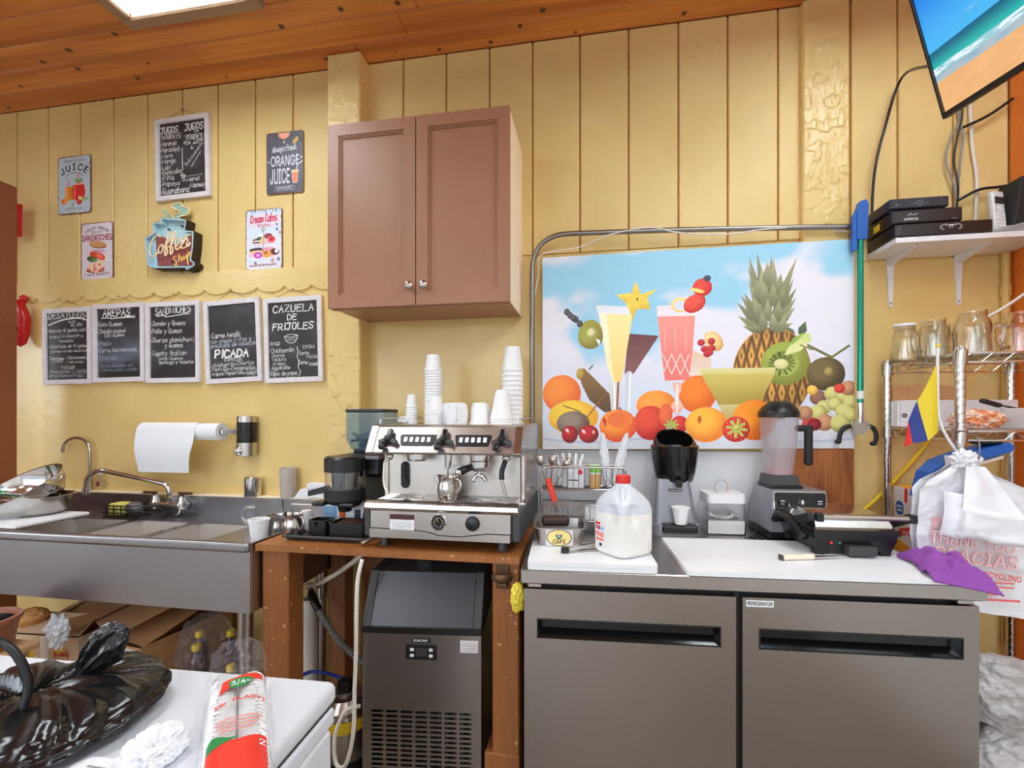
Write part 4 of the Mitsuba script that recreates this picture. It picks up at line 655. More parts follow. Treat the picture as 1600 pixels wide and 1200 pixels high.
# ------------------------------------------------------------------ things on the sink
solo('cutting_board', cb(-2.90, -2.165, -.64, -.365, .921, .933, .003), 'm_white', 'white cutting board lying across the left end of the sink', 'cutting board', 'cutting boards')
t = thing('colander', 'perforated steel colander on the cutting board at the sink', 'colander')
pr_ = [(0, 0), (.10, 0), (.125, .02), (.142, .085), (.150, .088), (.150, .091), (.139, .091), (.122, .022), (0, .004)]
part(t, 'bowl', lathe(pr_, 40), 'm_satin', smooth=40, M=mv(-2.355, -.44, .933) @ scl(.9))
holes = [(a, z) for z in (.03, .042, .054) for a in np.arange(-1.9, -1.1, .055)]
part(t, 'perforation', cat(*[xf(box(-.0018, .0018, -.0008, .0008, -.0018, .0018), mv(0, -(.1262+(z-.02)*.262), z), rot('z', math.degrees(a)+90)) for a, z in holes]), 'm_black_matte', M=mv(-2.355, -.44, .933) @ scl(.9), kind='stuff')
t = thing('mixing_bowl', 'large shiny steel mixing bowl tilted inside the colander', 'bowl')
part(t, 'bowl', lathe([(0, 0), (.07, .002), (.115, .028), (.145, .075), (.152, .115), (.158, .117), (.158, .120), (.149, .119), (.141, .076), (.110, .032), (.068, .006), (0, .004)], 44), 'm_chrome', smooth=40, M=mv(-2.365, -.425, .955) @ rot('x', 30) @ rot('y', -8))
t = thing('peeler', 'green-handled kitchen utensil leaning in the steel bowl', 'utensil')
mat('m_green', (44, 140, 78), .4)
part(t, 'handle', tube(spline([(-2.56, -.52, 1.015), (-2.53, -.50, 1.03), (-2.47, -.47, 1.022), (-2.42, -.45, 1.012)], 4), .011, 10), 'm_green', smooth=True)
part(t, 'shank', tube([(-2.42, -.45, 1.012), (-2.34, -.41, .992)], .004, 8), 'm_satin', smooth=True)
t = thing('tongs', 'steel tongs lying in the mixing bowl', 'tongs')
for s in (0, .018): part(t, 'arm', tube([(-2.44, -.50+s, 1.028), (-2.33, -.42+s, 1.003), (-2.28, -.38+s, .995)], .006, 8), 'm_satin', smooth=True)
solo('wrapped_jar', cat(lathe([(0, 0), (.042, 0), (.045, .006), (.045, .068), (.040, .074), (0, .075)], 20)), 'm_whitewash', 'small pale jar beside the colander at the left edge', 'jar', smooth=30, M=mv(-2.545, -.555, .934))
t = thing('sponge_caddy', 'black wire caddy of sponges at the back of the sink', 'caddy')
cx, cy, cz_ = -2.205, -.165, .872
for k, z in enumerate((.004, .022, .040, .056)):
    part(t, 'wire', tube(np.array([(cx+sx*.085, cy+sy*.045, cz_+z) for sx, sy in ((-1, -1), (1, -1), (1, 1), (-1, 1))]), .0026, 6, closed=True), 'm_black')
for x in (-.06, -.02, .02, .06):
    part(t, 'wire', tube([(cx+x, cy-.046, cz_+.058), (cx+x, cy-.046, cz_+.003), (cx+x, cy+.046, cz_+.003), (cx+x, cy+.046, cz_+.058)], .0026, 6), 'm_black')
mat('m_sponge', (206, 196, 96), .9, bump=lambda p, n, uv: fbm(p.x*300, p.y*300, p.z*300, 2), bscale=.001)
solo('sponge', rb(cx-.07, cx+.005, cy-.035, cy+.035, cz_+.008, cz_+.064, .012), 'm_sponge', 'yellow sponge in the black caddy', 'sponge', smooth=40)
mat('m_scrubber', (120, 118, 120), .5, .6, bump=lambda p, n, uv: fbm(p.x*400, p.y*400, p.z*400, 2), bscale=.002)
solo('scrubber', xf(blob(.04, .034, .028, .15, 6, 3, 2), mv(cx+.045, cy, cz_+.042)), 'm_scrubber', 'grey steel scrubber in the black caddy', 'scrubber', smooth=True)
t = thing('bottle_brush', 'black looped cord trailing from the sponge caddy', 'cord')
part(t, 'cord', tube(spline([(cx+.09, cy, cz_+.05), (cx+.13, cy+.03, cz_+.045), (cx+.18, cy+.03, cz_+.02), (cx+.20, cy+.0, cz_+.006)], 5), .004, 7), 'm_black', smooth=True)

# foam cups, pitchers
def foam_cup(r0, r1, h, rim=.003):
    return lathe([(0, .004), (r0-.002, .004), (r0, 0), (r0+.0005, .002), (r1, h-.006), (r1+rim, h-.005), (r1+rim, h-.001), (r1+rim*.5, h), (r1-.003, h-.001), (r0-.003, .006), (0, .006)], 28)
t = thing('foam_cup', 'white foam cup standing at the right end of the sink', 'cup')
part(t, 'cup', foam_cup(.027, .036, .088, .004), 'm_foam', smooth=35, M=mv(-1.258, -.475, .872))
def pitcher(name, label, x, y, z, s, ang, spoon=True):
    t = thing(name, label, 'pitcher', 'steel milk pitchers'); M = mv(x, y, z) @ rot('z', ang) @ scl(s)
    m = lathe([(0, 0), (.030, 0), (.034, .006), (.038, .028), (.036, .048), (.031, .060), (.034, .074), (.036, .078), (.0345, .078), (.030, .061), (.034, .048), (.0355, .028), (.031, .008), (0, .004)], 28)
    v = m.vertices; a = np.arctan2(v[:, 1], v[:, 0]); lip = np.clip(1-np.abs(a)/.5, 0, 1)*np.clip((v[:, 2]-.058)/.02, 0, 1)
    v[:, 0] += lip*.014; v[:, 2] += lip*.004; part(t, 'body', m, 'm_satin', smooth=40, M=M)
    part(t, 'handle', tube(spline([(-.033, 0, .070), (-.052, 0, .068), (-.058, 0, .045), (-.037, 0, .020)], 6), .0035, 8, 1.8), 'm_satin', smooth=True, M=M)
    if spoon: solo('spoon', cat(tube([(0, 0, .012), (-.012, .012, .105)], .0022, 7)), 'm_satin', 'spoon standing in the '+spoon, 'spoon', smooth=True, M=M)
pitcher('milk_pitcher', 'shiny steel milk pitcher behind the foam cup at the sink', -1.235, -.40, .872, 1.12, -20, False)
pitcher('milk_pitcher', 'steel milk pitcher at the left corner of the wooden table', -1.098, -.50, .91, 1.0, 160, 'pitcher on the wooden table')
t = thing('glass_jug', 'clear glass jug with a handle behind the foam cup', 'jug')
part(t, 'body', lathe([(0, 0), (.046, 0), (.05, .004), (.052, .14), (.049, .14), (.046, .008), (0, .006)], 28), 'm_glass', smooth=40, M=mv(-1.285, -.38, .872))
part(t, 'handle', tube(spline([(-1.335, -.39, .985), (-1.375, -.40, .985), (-1.385, -.40, .94), (-1.338, -.39, .90)], 6), .006, 8), 'm_glass', smooth=True)
t = thing('steel_shaker', 'steel shaker cup on the ledge above the backsplash', 'shaker')
part(t, 'can', lathe([(0, 0), (.038, 0), (.0395, .003), (.0395, .088), (.036, .093), (0, .094)], 28), 'm_chrome', smooth=30, M=mv(-1.628, -.040, .964))
mat('m_frost', (226, 216, 200), .4, spec_trans=.0)
scene['m_frosted'] = {'type': 'principled', 'base_color': {'type': 'rgb', 'value': sc(238, 230, 220)}, 'roughness': .35, 'spec_trans': .55, 'eta': 1.3}
solo('plastic_tumbler', lathe([(0, 0), (.034, 0), (.040, .14), (.038, .14), (.032, .003), (0, .003)], 28), 'm_frosted', 'frosted plastic tumbler upright on the ledge beside the grinder', 'tumbler', smooth=30, M=mv(-1.438, -.042, .964))
t = thing('napkin_box', 'white lidded box on the ledge left of the grinder', 'box')
part(t, 'tray', hull([(x, y, z) for x, y, z in [(-1.40, -.055, .965), (-1.25, -.055, .965), (-1.40, -.005, .965), (-1.25, -.005, .965), (-1.37, -.05, 1.005), (-1.25, -.05, 1.005), (-1.37, -.008, 1.005), (-1.25, -.008, 1.005)]]), 'm_white')
part(t, 'lid', rb(-1.335, -1.235, -.056, -.004, 1.006, 1.034, .006), 'm_white', smooth=40)
t = thing('clear_bin', 'clear plastic bin behind the black tray beside the grinder', 'container')
for a in (box(-1.20, -1.02, -.36, -.357, .912, .995), box(-1.20, -1.02, -.203, -.20, .912, .995), box(-1.20, -1.197, -.357, -.203, .912, .995), box(-1.023, -1.02, -.357, -.203, .912, .995)): part(t, 'side', a, 'm_pane')
part(t, 'rim', tube(np.array([(-1.20, -.36, .996), (-1.02, -.36, .996), (-1.02, -.20, .996), (-1.20, -.20, .996)]), .003, 6, closed=True), 'm_white')
part(t, 'base', box(-1.20, -1.02, -.36, -.20, .9105, .9135), 'm_white')
mat('m_lightblue', (132, 178, 220), .5)
solo('blue_packet', cb(-1.075, -.985, -.345, -.305, .916, 1.012, .004), 'm_lightblue', 'light blue packet standing in the clear bin', 'packet')
solo('paper_scoop', lathe([(0, 0), (.018, 0), (.046, .075), (.044, .075), (.016, .003), (0, .003)], 24), 'm_paper', 'white paper cone cup beside the milk pitcher on the table', 'cup', M=mv(-1.10, -.415, .985) @ rot('x', 180), smooth=30)

# ------------------------------------------------------------------ wooden table
t = thing('wooden_table', 'brown painted wooden table carrying the espresso machine', 'table')
part(t, 'tabletop', hull([(x, y, z) for x, y in ((-1.150, -.634), (-.232, -.634), (-.232, -.062), (-1.150, -.062)) for z in (.888, .910)]), 'm_brown')
part(t, 'leg', cb(-1.150, -1.048, -.600, -.510, 0, .887, .004), 'm_brown')
part(t, 'leg', cb(-.325, -.238, -.600, -.510, 0, .887, .004), 'm_brown')
part(t, 'leg', cb(-1.150, -1.080, -.16, -.07, 0, .887, .004), 'm_brown')
part(t, 'leg', cb(-.325, -.238, -.16, -.07, 0, .887, .004), 'm_brown')
part(t, 'foot_block', cb(-.350, -.236, -.606, -.508, 0, .272, .004), 'm_brown')
part(t, 'back_rail', cb(-1.150, -.238, -.069, -.045, .64, .855, .003), 'm_brown')
part(t, 'back_board', cb(-1.062, -.70, -.044, -.022, .02, .886, .003), 'm_brown')
part(t, 'side_rail', cb(-1.148, -1.12, -.509, -.161, .80, .886, .003), 'm_brown')
t = thing('bottle_opener', 'rusty metal bottle opener screwed to the right table leg', 'bottle opener')
mat('m_rusty', (112, 84, 62), .5, .7)
part(t, 'plate', cb(-.312, -.268, -.606, -.601, .80, .88, .002), 'm_rusty')
part(t, 'hook', tube(spline([(-.318, -.618, .84), (-.30, -.645, .846), (-.28, -.645, .846), (-.262, -.618, .84)], 5), .008, 8, 1.5), 'm_rusty', smooth=True)
part(t, 'lower_lip', rb(-.306, -.272, -.625, -.602, .808, .824, .006), 'm_rusty', smooth=40)

# ------------------------------------------------------------------ tray, grounds boxes, grinder
t = thing('baking_tray', 'dark metal tray under the grinder on the table', 'tray')
part(t, 'bottom', extz(rrect(-1.075, -.79, -.565, -.30, .02), .911, .914), 'm_traydark' if 'm_traydark' in scene else mat('m_traydark', (50, 36, 32), .4))
part(t, 'rim', tube(np.array([(-1.085, -.575, .926), (-.782, -.575, .926), (-.782, -.29, .926), (-1.085, -.29, .926)]), .005, 8, closed=True), 'm_darkgrey')
for a in (hull([(-1.075, -.565, .912), (-.79, -.565, .912), (-1.085, -.575, .926), (-.782, -.575, .926), (-1.074, -.563, .914), (-.791, -.563, .914)]), hull([(-1.075, -.565, .912), (-1.075, -.30, .912), (-1.085, -.575, .926), (-1.085, -.29, .926), (-1.073, -.3, .914), (-1.073, -.56, .914)])):
    part(t, 'wall', a, 'm_traydark')
mat('m_coffee', (62, 34, 22), .9, bump=lambda p, n, uv: fbm(p.x*260, p.y*260, p.z*260, 3), bscale=.002)
def openbin(t, x0, x1, y0, y1, z0, z1, m, w=.003):
    p = rrect(x0, x1, y0, y1, .016); part(t, 'shell', cat(extz(p.difference(p.buffer(-w)), z0, z1), extz(p, z0, z0+w)), m)
    part(t, 'edge', cat(extz(p.buffer(.002).difference(p.buffer(-w)), z1, z1+.003)), m)
t = thing('grounds_box', 'long black box heaped with coffee grounds on the tray', 'box'); openbin(t, -.94, -.80, -.535, -.44, .915, .965, 'm_black')
g = sheet(lambda u, v: np.stack([-.936+u*.132, -.531+v*.087, .945+.032*np.sin(np.pi*u)**.6*np.sin(np.pi*v)**.6+.006*meshkit.fbm(np.stack([u*6, v*4, u*0], -1), 3)], -1), 24, 16)
solo('coffee_grounds', g, 'm_coffee', 'heap of brown coffee grounds in the long black box', 'coffee grounds', smooth=True, kind='stuff')
t = thing('knock_box', 'small black box with a front spout on the tray', 'box'); openbin(t, -1.03, -.955, -.52, -.45, .915, .968, 'm_black')
part(t, 'spout', hull([(-1.0, -.521, .967), (-.985, -.521, .967), (-.9925, -.531, .966), (-.9925, -.521, .945)]), 'm_black')

t = thing('coffee_grinder', 'black coffee grinder with a blue-tinted bean hopper', 'coffee grinder')
part(t, 'body', cb(-.955, -.863, -.40, -.16, .916, 1.12, .008), 'm_grey'); part(t, 'head', cb(-.99, -.79, -.42, -.16, 1.12, 1.20, .012), 'm_black')
part(t, 'edge_strip', cb(-.862, -.855, -.425, -.41, .916, 1.15, .001), 'm_satin')
part(t, 'switch_panel', cb(-.968, -.858, -.424, -.401, .938, 1.025, .003), 'm_white')
for x, c, n in ((-.944, (206, 92, 30), 'm_switch_orange'), (-.882, (36, 48, 70), 'm_switch_dark')):
    mat(n, c, .35); part(t, 'switch', cb(x-.012, x+.012, -.430, -.424, .965, .997, .003), n)
part(t, 'doser_base', lathe([(0, 1.03), (.058, 1.03), (.072, 1.045), (.072, 1.085), (0, 1.085)], 32), 'm_black_matte', smooth=35, M=mv(-.908, -.47, 0))
part(t, 'doser_window', lathe([(.0705, 1.085), (.0705, 1.148), (.069, 1.148), (.069, 1.085)], 32), 'm_pane', smooth=35, M=mv(-.908, -.47, 0))
part(t, 'doser_core', lathe([(0, 1.085), (.045, 1.085), (.05, 1.148), (0, 1.148)], 24), 'm_black_gloss', smooth=35, M=mv(-.908, -.47, 0))
part(t, 'doser_collar', lathe([(0, 1.148), (.0725, 1.148), (.073, 1.195), (.066, 1.202), (0, 1.203)], 32), 'm_black', smooth=35, M=mv(-.908, -.47, 0))
part(t, 'lever', hull([(-1.02, -.53, 1.06), (-1.02, -.51, 1.06), (-1.02, -.53, 1.08), (-1.02, -.51, 1.08), (-.95, -.52, 1.075), (-.95, -.50, 1.075), (-.95, -.52, 1.10), (-.95, -.50, 1.10)]), 'm_black')
part(t, 'fork', cat(cb(-1.00, -.955, -.54, -.48, 1.028, 1.042, .004)), 'm_black'); part(t, 'fork', cb(-.895, -.84, -.54, -.48, 1.026, 1.040, .004), 'm_black')
part(t, 'chute', lathe([(0, 1.0), (.022, 1.0), (.03, 1.03), (0, 1.03)], 16), 'm_black', smooth=35, M=mv(-.908, -.47, 0))
scene['m_bluetint'] = {'type': 'blendbsdf', 'weight': .2, 'a': {'type': 'thindielectric', 'int_ior': 1.4, 'specular_transmittance': {'type': 'rgb', 'value': [.70, .83, .92]}}, 'b': {'type': 'twosided', 'bsdf': {'type': 'principled', 'base_color': {'type': 'rgb', 'value': sc(140, 172, 196)}, 'roughness': .3}}}
HX0, HX1, HY0, HY1 = -.995, -.835, -.305, -.165
for a in (((HX0, HY0), (HX1, HY0)), ((HX1, HY0), (HX1, HY1)), ((HX0, HY0), (HX0, HY1)), ((HX0, HY1), (HX1, HY1))):
    (xa, ya), (xb, yb) = a; ta = lambda x, y: (-.915+(x+.915)*.80, -.235+(y+.235)*.80)
    (xc, yc), (xd, yd) = ta(xa, ya), ta(xb, yb)
    part(t, 'hopper_side', trimesh.Trimesh([[xa, ya, 1.365], [xb, yb, 1.365], [xb, yb, 1.26], [xa, ya, 1.26], [xd, yd, 1.213], [xc, yc, 1.213]], [[0, 2, 1], [0, 3, 2], [3, 4, 2], [3, 5, 4]], process=False), 'm_bluetint')
part(t, 'hopper_lid', cb(HX0-.003, HX1+.003, HY0-.003, HY1+.003, 1.365, 1.378, .003), 'm_black')
part(t, 'hopper_neck', cb(-.975, -.855, -.285, -.185, 1.20, 1.216, .003), 'm_black_gloss')
mat('m_beans', (48, 30, 22), .5); bl = []
for k in range(260):
    z = RNG.uniform(1.222, 1.30); f = min(1, .72+.28*(z-1.213)/.047); bl.append((-.915+RNG.uniform(-.070, .070)*f, -.235+RNG.uniform(-.058, .058)*f, z if z < 1.262+RNG.uniform(0, .02) else 1.25))
bean = trimesh.creation.icosphere(1, .0055); bean.apply_transform(scl(1.3, .9, .8))
solo('coffee_beans', cat(*[xf(bean, rot('z', RNG.uniform(0, 180)), rot('x', RNG.uniform(-60, 60)), mv(*p)) for p in bl]), 'm_beans', 'dark coffee beans in the grinder hopper', 'coffee beans', smooth=True, kind='stuff')
mat('m_yellow_bag', (196, 190, 40), .35, bump=lambda p, n, uv: fbm(p.x*30, p.y*30, p.z*30, 3), bscale=.02)
t = thing('coffee_bag', 'yellow-green coffee bag between the grinder and the espresso machine', 'bag')
part(t, 'pouch', blob(.075, .035, .085, .12, 2.5, 4, 3), 'm_yellow_bag', smooth=True, M=mv(-.865, -.115, .995))
part(t, 'folded_top', cb(-.93, -.80, -.135, -.10, 1.07, 1.11, .008), 'm_yellow_bag')

# ------------------------------------------------------------------ espresso machine
mat('m_panel', (196, 188, 182), .33, 1.0, bump=lambda p, n, uv: noise(p.x*2, p.y*2, p.z*900), bscale=.00004, eps=4e-4)
mat('m_gunmetal', (96, 92, 90), .35, .8)
t = thing('espresso_machine', 'two-group stainless espresso machine with cups stacked on top', 'espresso machine')
part(t, 'lower_front', ext(Polygon([(-.737, 1.036), (-.737, .980), (-.585, .978), (-.54, .974), (-.50, .964), (-.43, .962), (-.38, .969), (-.34, .975), (-.264, .975), (-.264, 1.036)]), -.612, -.598), 'm_panel')
part(t, 'kick_band', ext(Polygon([(-.737, .949), (-.264, .949), (-.264, .973), (-.34, .973), (-.38, .967), (-.43, .960), (-.50, .962), (-.54, .972), (-.585, .976), (-.737, .978)]), -.620, -.598), 'm_panel')
part(t, 'chassis', box(-.745, -.255, -.597, -.10, .950, 1.036), 'm_gunmetal')
for x0, x1 in ((-.764, -.739), (-.262, -.236)): part(t, 'cheek', cb(x0, x1, -.606, -.10, .948, 1.040, .005), 'm_darkgrey')
part(t, 'drip_tray', extx([(-.45, 1.037), (-.612, 1.037), (-.618, 1.046), (-.616, 1.060), (-.606, 1.068), (-.59, 1.071), (-.575, 1.068), (-.575, 1.064), (-.45, 1.064)], -.756, -.240), 'm_satin', smooth=35)
for k in range(11): part(t, 'grate_bar', cb(-.735, -.262, -.566+k*.0105, -.561+k*.0105, 1.064, 1.0668, .0008), 'm_chrome')
part(t, 'back_panel', cb(-.742, -.258, -.450, -.44, 1.05, 1.225, .001), 'm_panel')
part(t, 'rear_body', cb(-.742, -.258, -.44, -.10, 1.04, 1.222, .002), 'm_gunmetal')
for x0, x1 in ((-.764, -.742), (-.258, -.236)): part(t, 'side_pillar', cb(x0, x1, -.455, -.10, 1.04, 1.225, .006), 'm_panel')
UP = [(-.585, 1.222), (-.588, 1.228), (-.536, 1.312), (-.515, 1.318), (-.10, 1.318), (-.10, 1.222)]
part(t, 'upper_housing', extx(UP, -.742, -.258), 'm_panel')
UO = Polygon(UP).buffer(.004)
for x0, x1 in ((-.766, -.7425), (-.2575, -.234)): part(t, 'end_cap', extx(list(UO.exterior.coords)[:-1], x0, x1), 'm_satin', smooth=25)
part(t, 'cup_rail', tube(arc([(-.755, -.50, 1.318), (-.755, -.50, 1.34), (-.755, -.12, 1.342), (-.25, -.12, 1.342), (-.25, -.50, 1.34), (-.25, -.50, 1.318)], .02, 5), .0035, 8), 'm_chrome', smooth=True)
SL = mv(0, -.5865, 1.2255) @ rot('x', -31.5)
for x in (-.690, -.495, -.299):
    kb = part(t, 'steam_knob', lathe([(0, 0), (.020, 0), (.018, .012), (.012, .026), (0, .028)], 16), 'm_black', smooth=30, M=SL @ mv(x, 0, .048) @ rot('x', 90))
    for q, a in enumerate((90, 210, 330)): part(kb, 'wing', rb(.006, .036, -.009, .009, .006, .022, .005), 'm_darkgrey' if q else 'm_black_gloss', smooth=40, M=SL @ mv(x, 0, .048) @ rot('x', 90) @ rot('z', a))
    part(kb, 'lever_tip', rb(-.026, -.004, -.044, -.022, .010, .030, .008), 'm_black', smooth=40, M=SL @ mv(x, 0, .048) @ rot('x', 90))
for x0, x1 in ((-.656, -.524), (-.462, -.335)):
    bp = part(t, 'button_panel', ext(Polygon([(x0, .064), (x0+.004, .070), (x1-.004, .070), (x1, .064), (x1-.008, .030), (x1-.014, .026), (x0+.014, .026), (x0+.008, .030)]), -.003, 0), 'm_black', M=SL)
    for k in range(5): part(bp, 'button', cb(x0+.016+k*.0205, x0+.029+k*.0205, -.006, -.003, .040, .060, .002), 'm_white', M=SL)
for k in range(13):
    part(t, 'vent_slot', ext(Polygon([(-.714+k*.0125, .083), (-.709+k*.0125, .083), (-.713+k*.0125, .094), (-.718+k*.0125, .094)]), -.0006, .002), 'm_black_matte', M=SL)
    part(t, 'vent_slot', ext(Polygon([(-.440+k*.0118, .083), (-.435+k*.0118, .083), (-.427+k*.0118, .094), (-.432+k*.0118, .094)]), -.0006, .002), 'm_black_matte', M=SL)
part(t, 'script_badge', hand('lucy', -.53, .084, .012, .16, 0, .05, .3, .1, -.001), 'm_white', M=SL)
part(t, 'lettering', cat(type_('la', -.575, 1.108, .030, .03, True, -.4505, .002), type_('ale', -.425, 1.108, .030, .052, True, -.4505, .002)), 'm_chrome')
part(t, 'sight_glass', ext(rrect(-.697, -.664, 1.088, 1.185, .016), -.454, -.449), 'm_black_gloss')
def group_head(x, h):
    g = part(t, 'group_head', lathe([(0, 1.195), (.030, 1.195), (.034, 1.200), (.034, 1.222), (0, 1.222)], 24), 'm_chrome', smooth=30, M=mv(x, -.515, 0)); return g
group_head(-.612, 0); group_head(-.388, 1)
pf = part(t, 'portafilter', lathe([(0, 1.162), (.020, 1.162), (.032, 1.172), (.035, 1.176), (.035, 1.196), (0, 1.196)], 24), 'm_chrome', smooth=30, M=mv(-.388, -.515, 0))
part(pf, 'grip', tube([(-.41, -.535, 1.178), (-.44, -.572, 1.166)], [.011, .014], 12), 'm_black', smooth=True)
part(pf, 'grip_cap', xf(trimesh.creation.icosphere(2, .013), mv(-.444, -.578, 1.164)), 'm_chrome', smooth=True)
part(pf, 'spout', tube(spline([(-.412, -.52, 1.128), (-.402, -.52, 1.143), (-.388, -.52, 1.15), (-.374, -.52, 1.143), (-.364, -.52, 1.128)], 5), .007, 10), 'm_chrome', smooth=True)
part(pf, 'spout_stem', lathe([(0, 1.145), (.008, 1.145), (.008, 1.165), (0, 1.165)], 10), 'm_chrome', smooth=30, M=mv(-.388, -.518, 0))
part(t, 'water_spout', cat(lathe([(0, 1.17), (.011, 1.17), (.013, 1.222), (0, 1.222)], 14)), 'm_chrome', smooth=30, M=mv(-.497, -.52, 0))
part(t, 'spout_guard', cb(-.487, -.445, -.53, -.50, 1.172, 1.18, .002), 'm_white')
for pts, sl in (([(-.706, -.53, 1.222), (-.710, -.54, 1.20), (-.716, -.55, 1.186), (-.716, -.553, 1.12), (-.700, -.556, 1.080)], 2), ([(-.292, -.53, 1.222), (-.294, -.54, 1.20), (-.304, -.55, 1.165), (-.303, -.553, 1.14), (-.286, -.556, 1.075)], 1)):
    w = part(t, 'steam_wand', tube(spline(pts, 6), .0048, 10), 'm_satin' if sl == 1 else 'm_cord_white', smooth=True)
    part(w, 'ball_joint', xf(trimesh.creation.icosphere(2, .014), mv(*pts[0]), mv(0, 0, -.012)), 'm_chrome', smooth=True)
    if sl == 1: part(w, 'rubber_grip', tube(spline(pts[1:4], 6), .0085, 10), 'm_black', smooth=True)
gg = part(t, 'pressure_gauge', lathe([(0, 0), (.027, 0), (.027, .003), (.0245, .006), (.023, .006), (.023, .002), (0, .002)], 32), 'm_chrome', smooth=25, M=mv(-.500, -.612, 1.005) @ rot('x', 90))
part(gg, 'dial', lathe([(0, .0025), (.0228, .0025), (.0228, .0032), (0, .0032)], 28), 'm_black_gloss', M=mv(-.500, -.612, 1.005) @ rot('x', 90))
part(gg, 'tick', cat(*[xf(box(-.0008, .0008, -.0162, -.0158, .012, .019), rot('y', a), mv(-.5, -.6, 1.005)) for a in range(0, 360, 30)]), 'm_white', kind='stuff')
part(gg, 'needle', xf(box(-.0007, .0007, -.0166, -.0162, 0, .016), rot('y', -35), mv(-.5, -.6, 1.005)), 'm_yellow')
part(t, 'power_dial', lathe([(0, 0), (.024, 0), (.024, .004), (.020, .012), (.006, .014), (0, .014)], 28), 'm_black', smooth=30, M=mv(-.387, -.612, 1.005) @ rot('x', 90))
mat('m_maroon', (70, 34, 34), .5)
st_ = part(t, 'service_sticker', cb(-.668, -.584, -.6138, -.612, .972, 1.010, .0004), 'm_white'); part(st_, 'sticker_band', cb(-.668, -.584, -.6146, -.6139, 1.010, 1.026, .0003), 'm_maroon')
part(st_, 'fine_print', cat(*[cb(-.660, -.592, -.6142, -.6139, z, z+.0014, .0002) for z in (.978, .984, .990, .996)]), 'm_grey', kind='stuff')
for x, y in ((-.71, -.56), (-.30, -.56), (-.71, -.14), (-.30, -.14)): part(t, 'foot', lathe([(0, .911), (.018, .911), (.014, .918), (.011, .948), (0, .949)], 14), 'm_darkgrey', smooth=30, M=mv(x, y, 0))
solo('steel_pipe_end', tube([(-.775, -.605, .922), (-.735, -.55, .945)], .010, 10), 'm_satin', 'shiny metal tube end lying under the espresso machine', 'tube')
pitcher('milk_pitcher', 'steel milk pitcher on the drip tray of the espresso machine', -.497, -.525, 1.0672, .98, 155, 'pitcher on the drip tray')

ORD = ['first', 'second', 'third', 'fourth', 'fifth', 'sixth', 'seventh', 'eighth', 'ninth', 'tenth', 'eleventh', 'twelfth', 'thirteenth', 'fourteenth', 'fifteenth', 'sixteenth', 'seventeenth', 'eighteenth', 'nineteenth']
# cups on the machine, every nested cup its own thing
def stack(x, y, z, n, r0, r1, h, step, name, label, group, m='m_foam'):
    """inverted cups nested from the bottom up"""
    d = mikit.ply(xf(foam_cup(r0, r1, h), rot('x', 180), mv(0, 0, h)), m, smooth=35)
    for k in range(n): solo(name, d, m, label+', '+('the topmost' if k == n-1 else 'the lowest' if k == 0 else ORD[n-1-k]+' from the top'), 'cup', group, M=mv(x+RNG.uniform(-.0006, .0006), y, z+k*step))
Z0 = 1.318
stack(-.738, -.25, Z0, 7, .0145, .0215, .052, .0112, 'espresso_cup', 'tiny white foam cup in the leftmost short stack', 'tiny foam cups in the leftmost stack')
stack(-.645, -.25, Z0, 19, .0245, .033, .066, .0118, 'tall_stack_cup', 'white foam cup in the tall narrow stack', 'foam cups in the tall narrow stack')
stack(-.604, -.335, Z0, 7, .0205, .0265, .052, .0088, 'short_stack_cup', 'small foam cup stacked before the tall narrow stack', 'small foam cups before the tall stack')
stack(-.325, -.22, Z0, 12, .0285, .0415, .098, .0190, 'large_stack_cup', 'large foam cup in the tall right stack', 'large foam cups in the right stack')
stack(-.347, -.335, Z0, 3, .0215, .0415, .110, .0100, 'drink_cup', 'foam cup in the low wide right stack', 'foam cups in the low wide stack')
solo('inverted_cup', xf(foam_cup(.024, .036, .082), rot('x', 180), mv(-.432, -.34, Z0+.082)), 'm_foam', 'single white cup upside down between mugs and the right stacks', 'cup', smooth=35)
def mug(label, x, y, ang):
    t = thing('coffee_mug', label, 'mug', 'white ceramic mugs'); M = mv(x, y, Z0) @ rot('z', ang)
    part(t, 'bowl', lathe([(.036, 0), (.038, .002), (.041, .045), (.036, .074), (.026, .082), (0, .083)], 28), 'm_white_gloss', smooth=40, M=M)
    part(t, 'handle', tube(spline([(.039, 0, .018), (.060, 0, .02), (.064, 0, .05), (.036, 0, .066)], 5), .0055, 8), 'm_white_gloss', smooth=True, M=M)
mug('white mug upside down with its handle towards the viewer', -.512, -.36, -80)
mug('white mug upside down between the small cup stack and the front mug', -.560, -.30, 100)
mug('white mug upside down behind the single cup', -.452, -.24, 60)
solo('egg_cup', xf(blob(.022, .022, .016, .02, 2, 3, 1), mv(-.765, -.27, Z0+.015)), 'm_white_gloss', 'small rounded white lid at the left end of the machine top', 'lid', smooth=True)

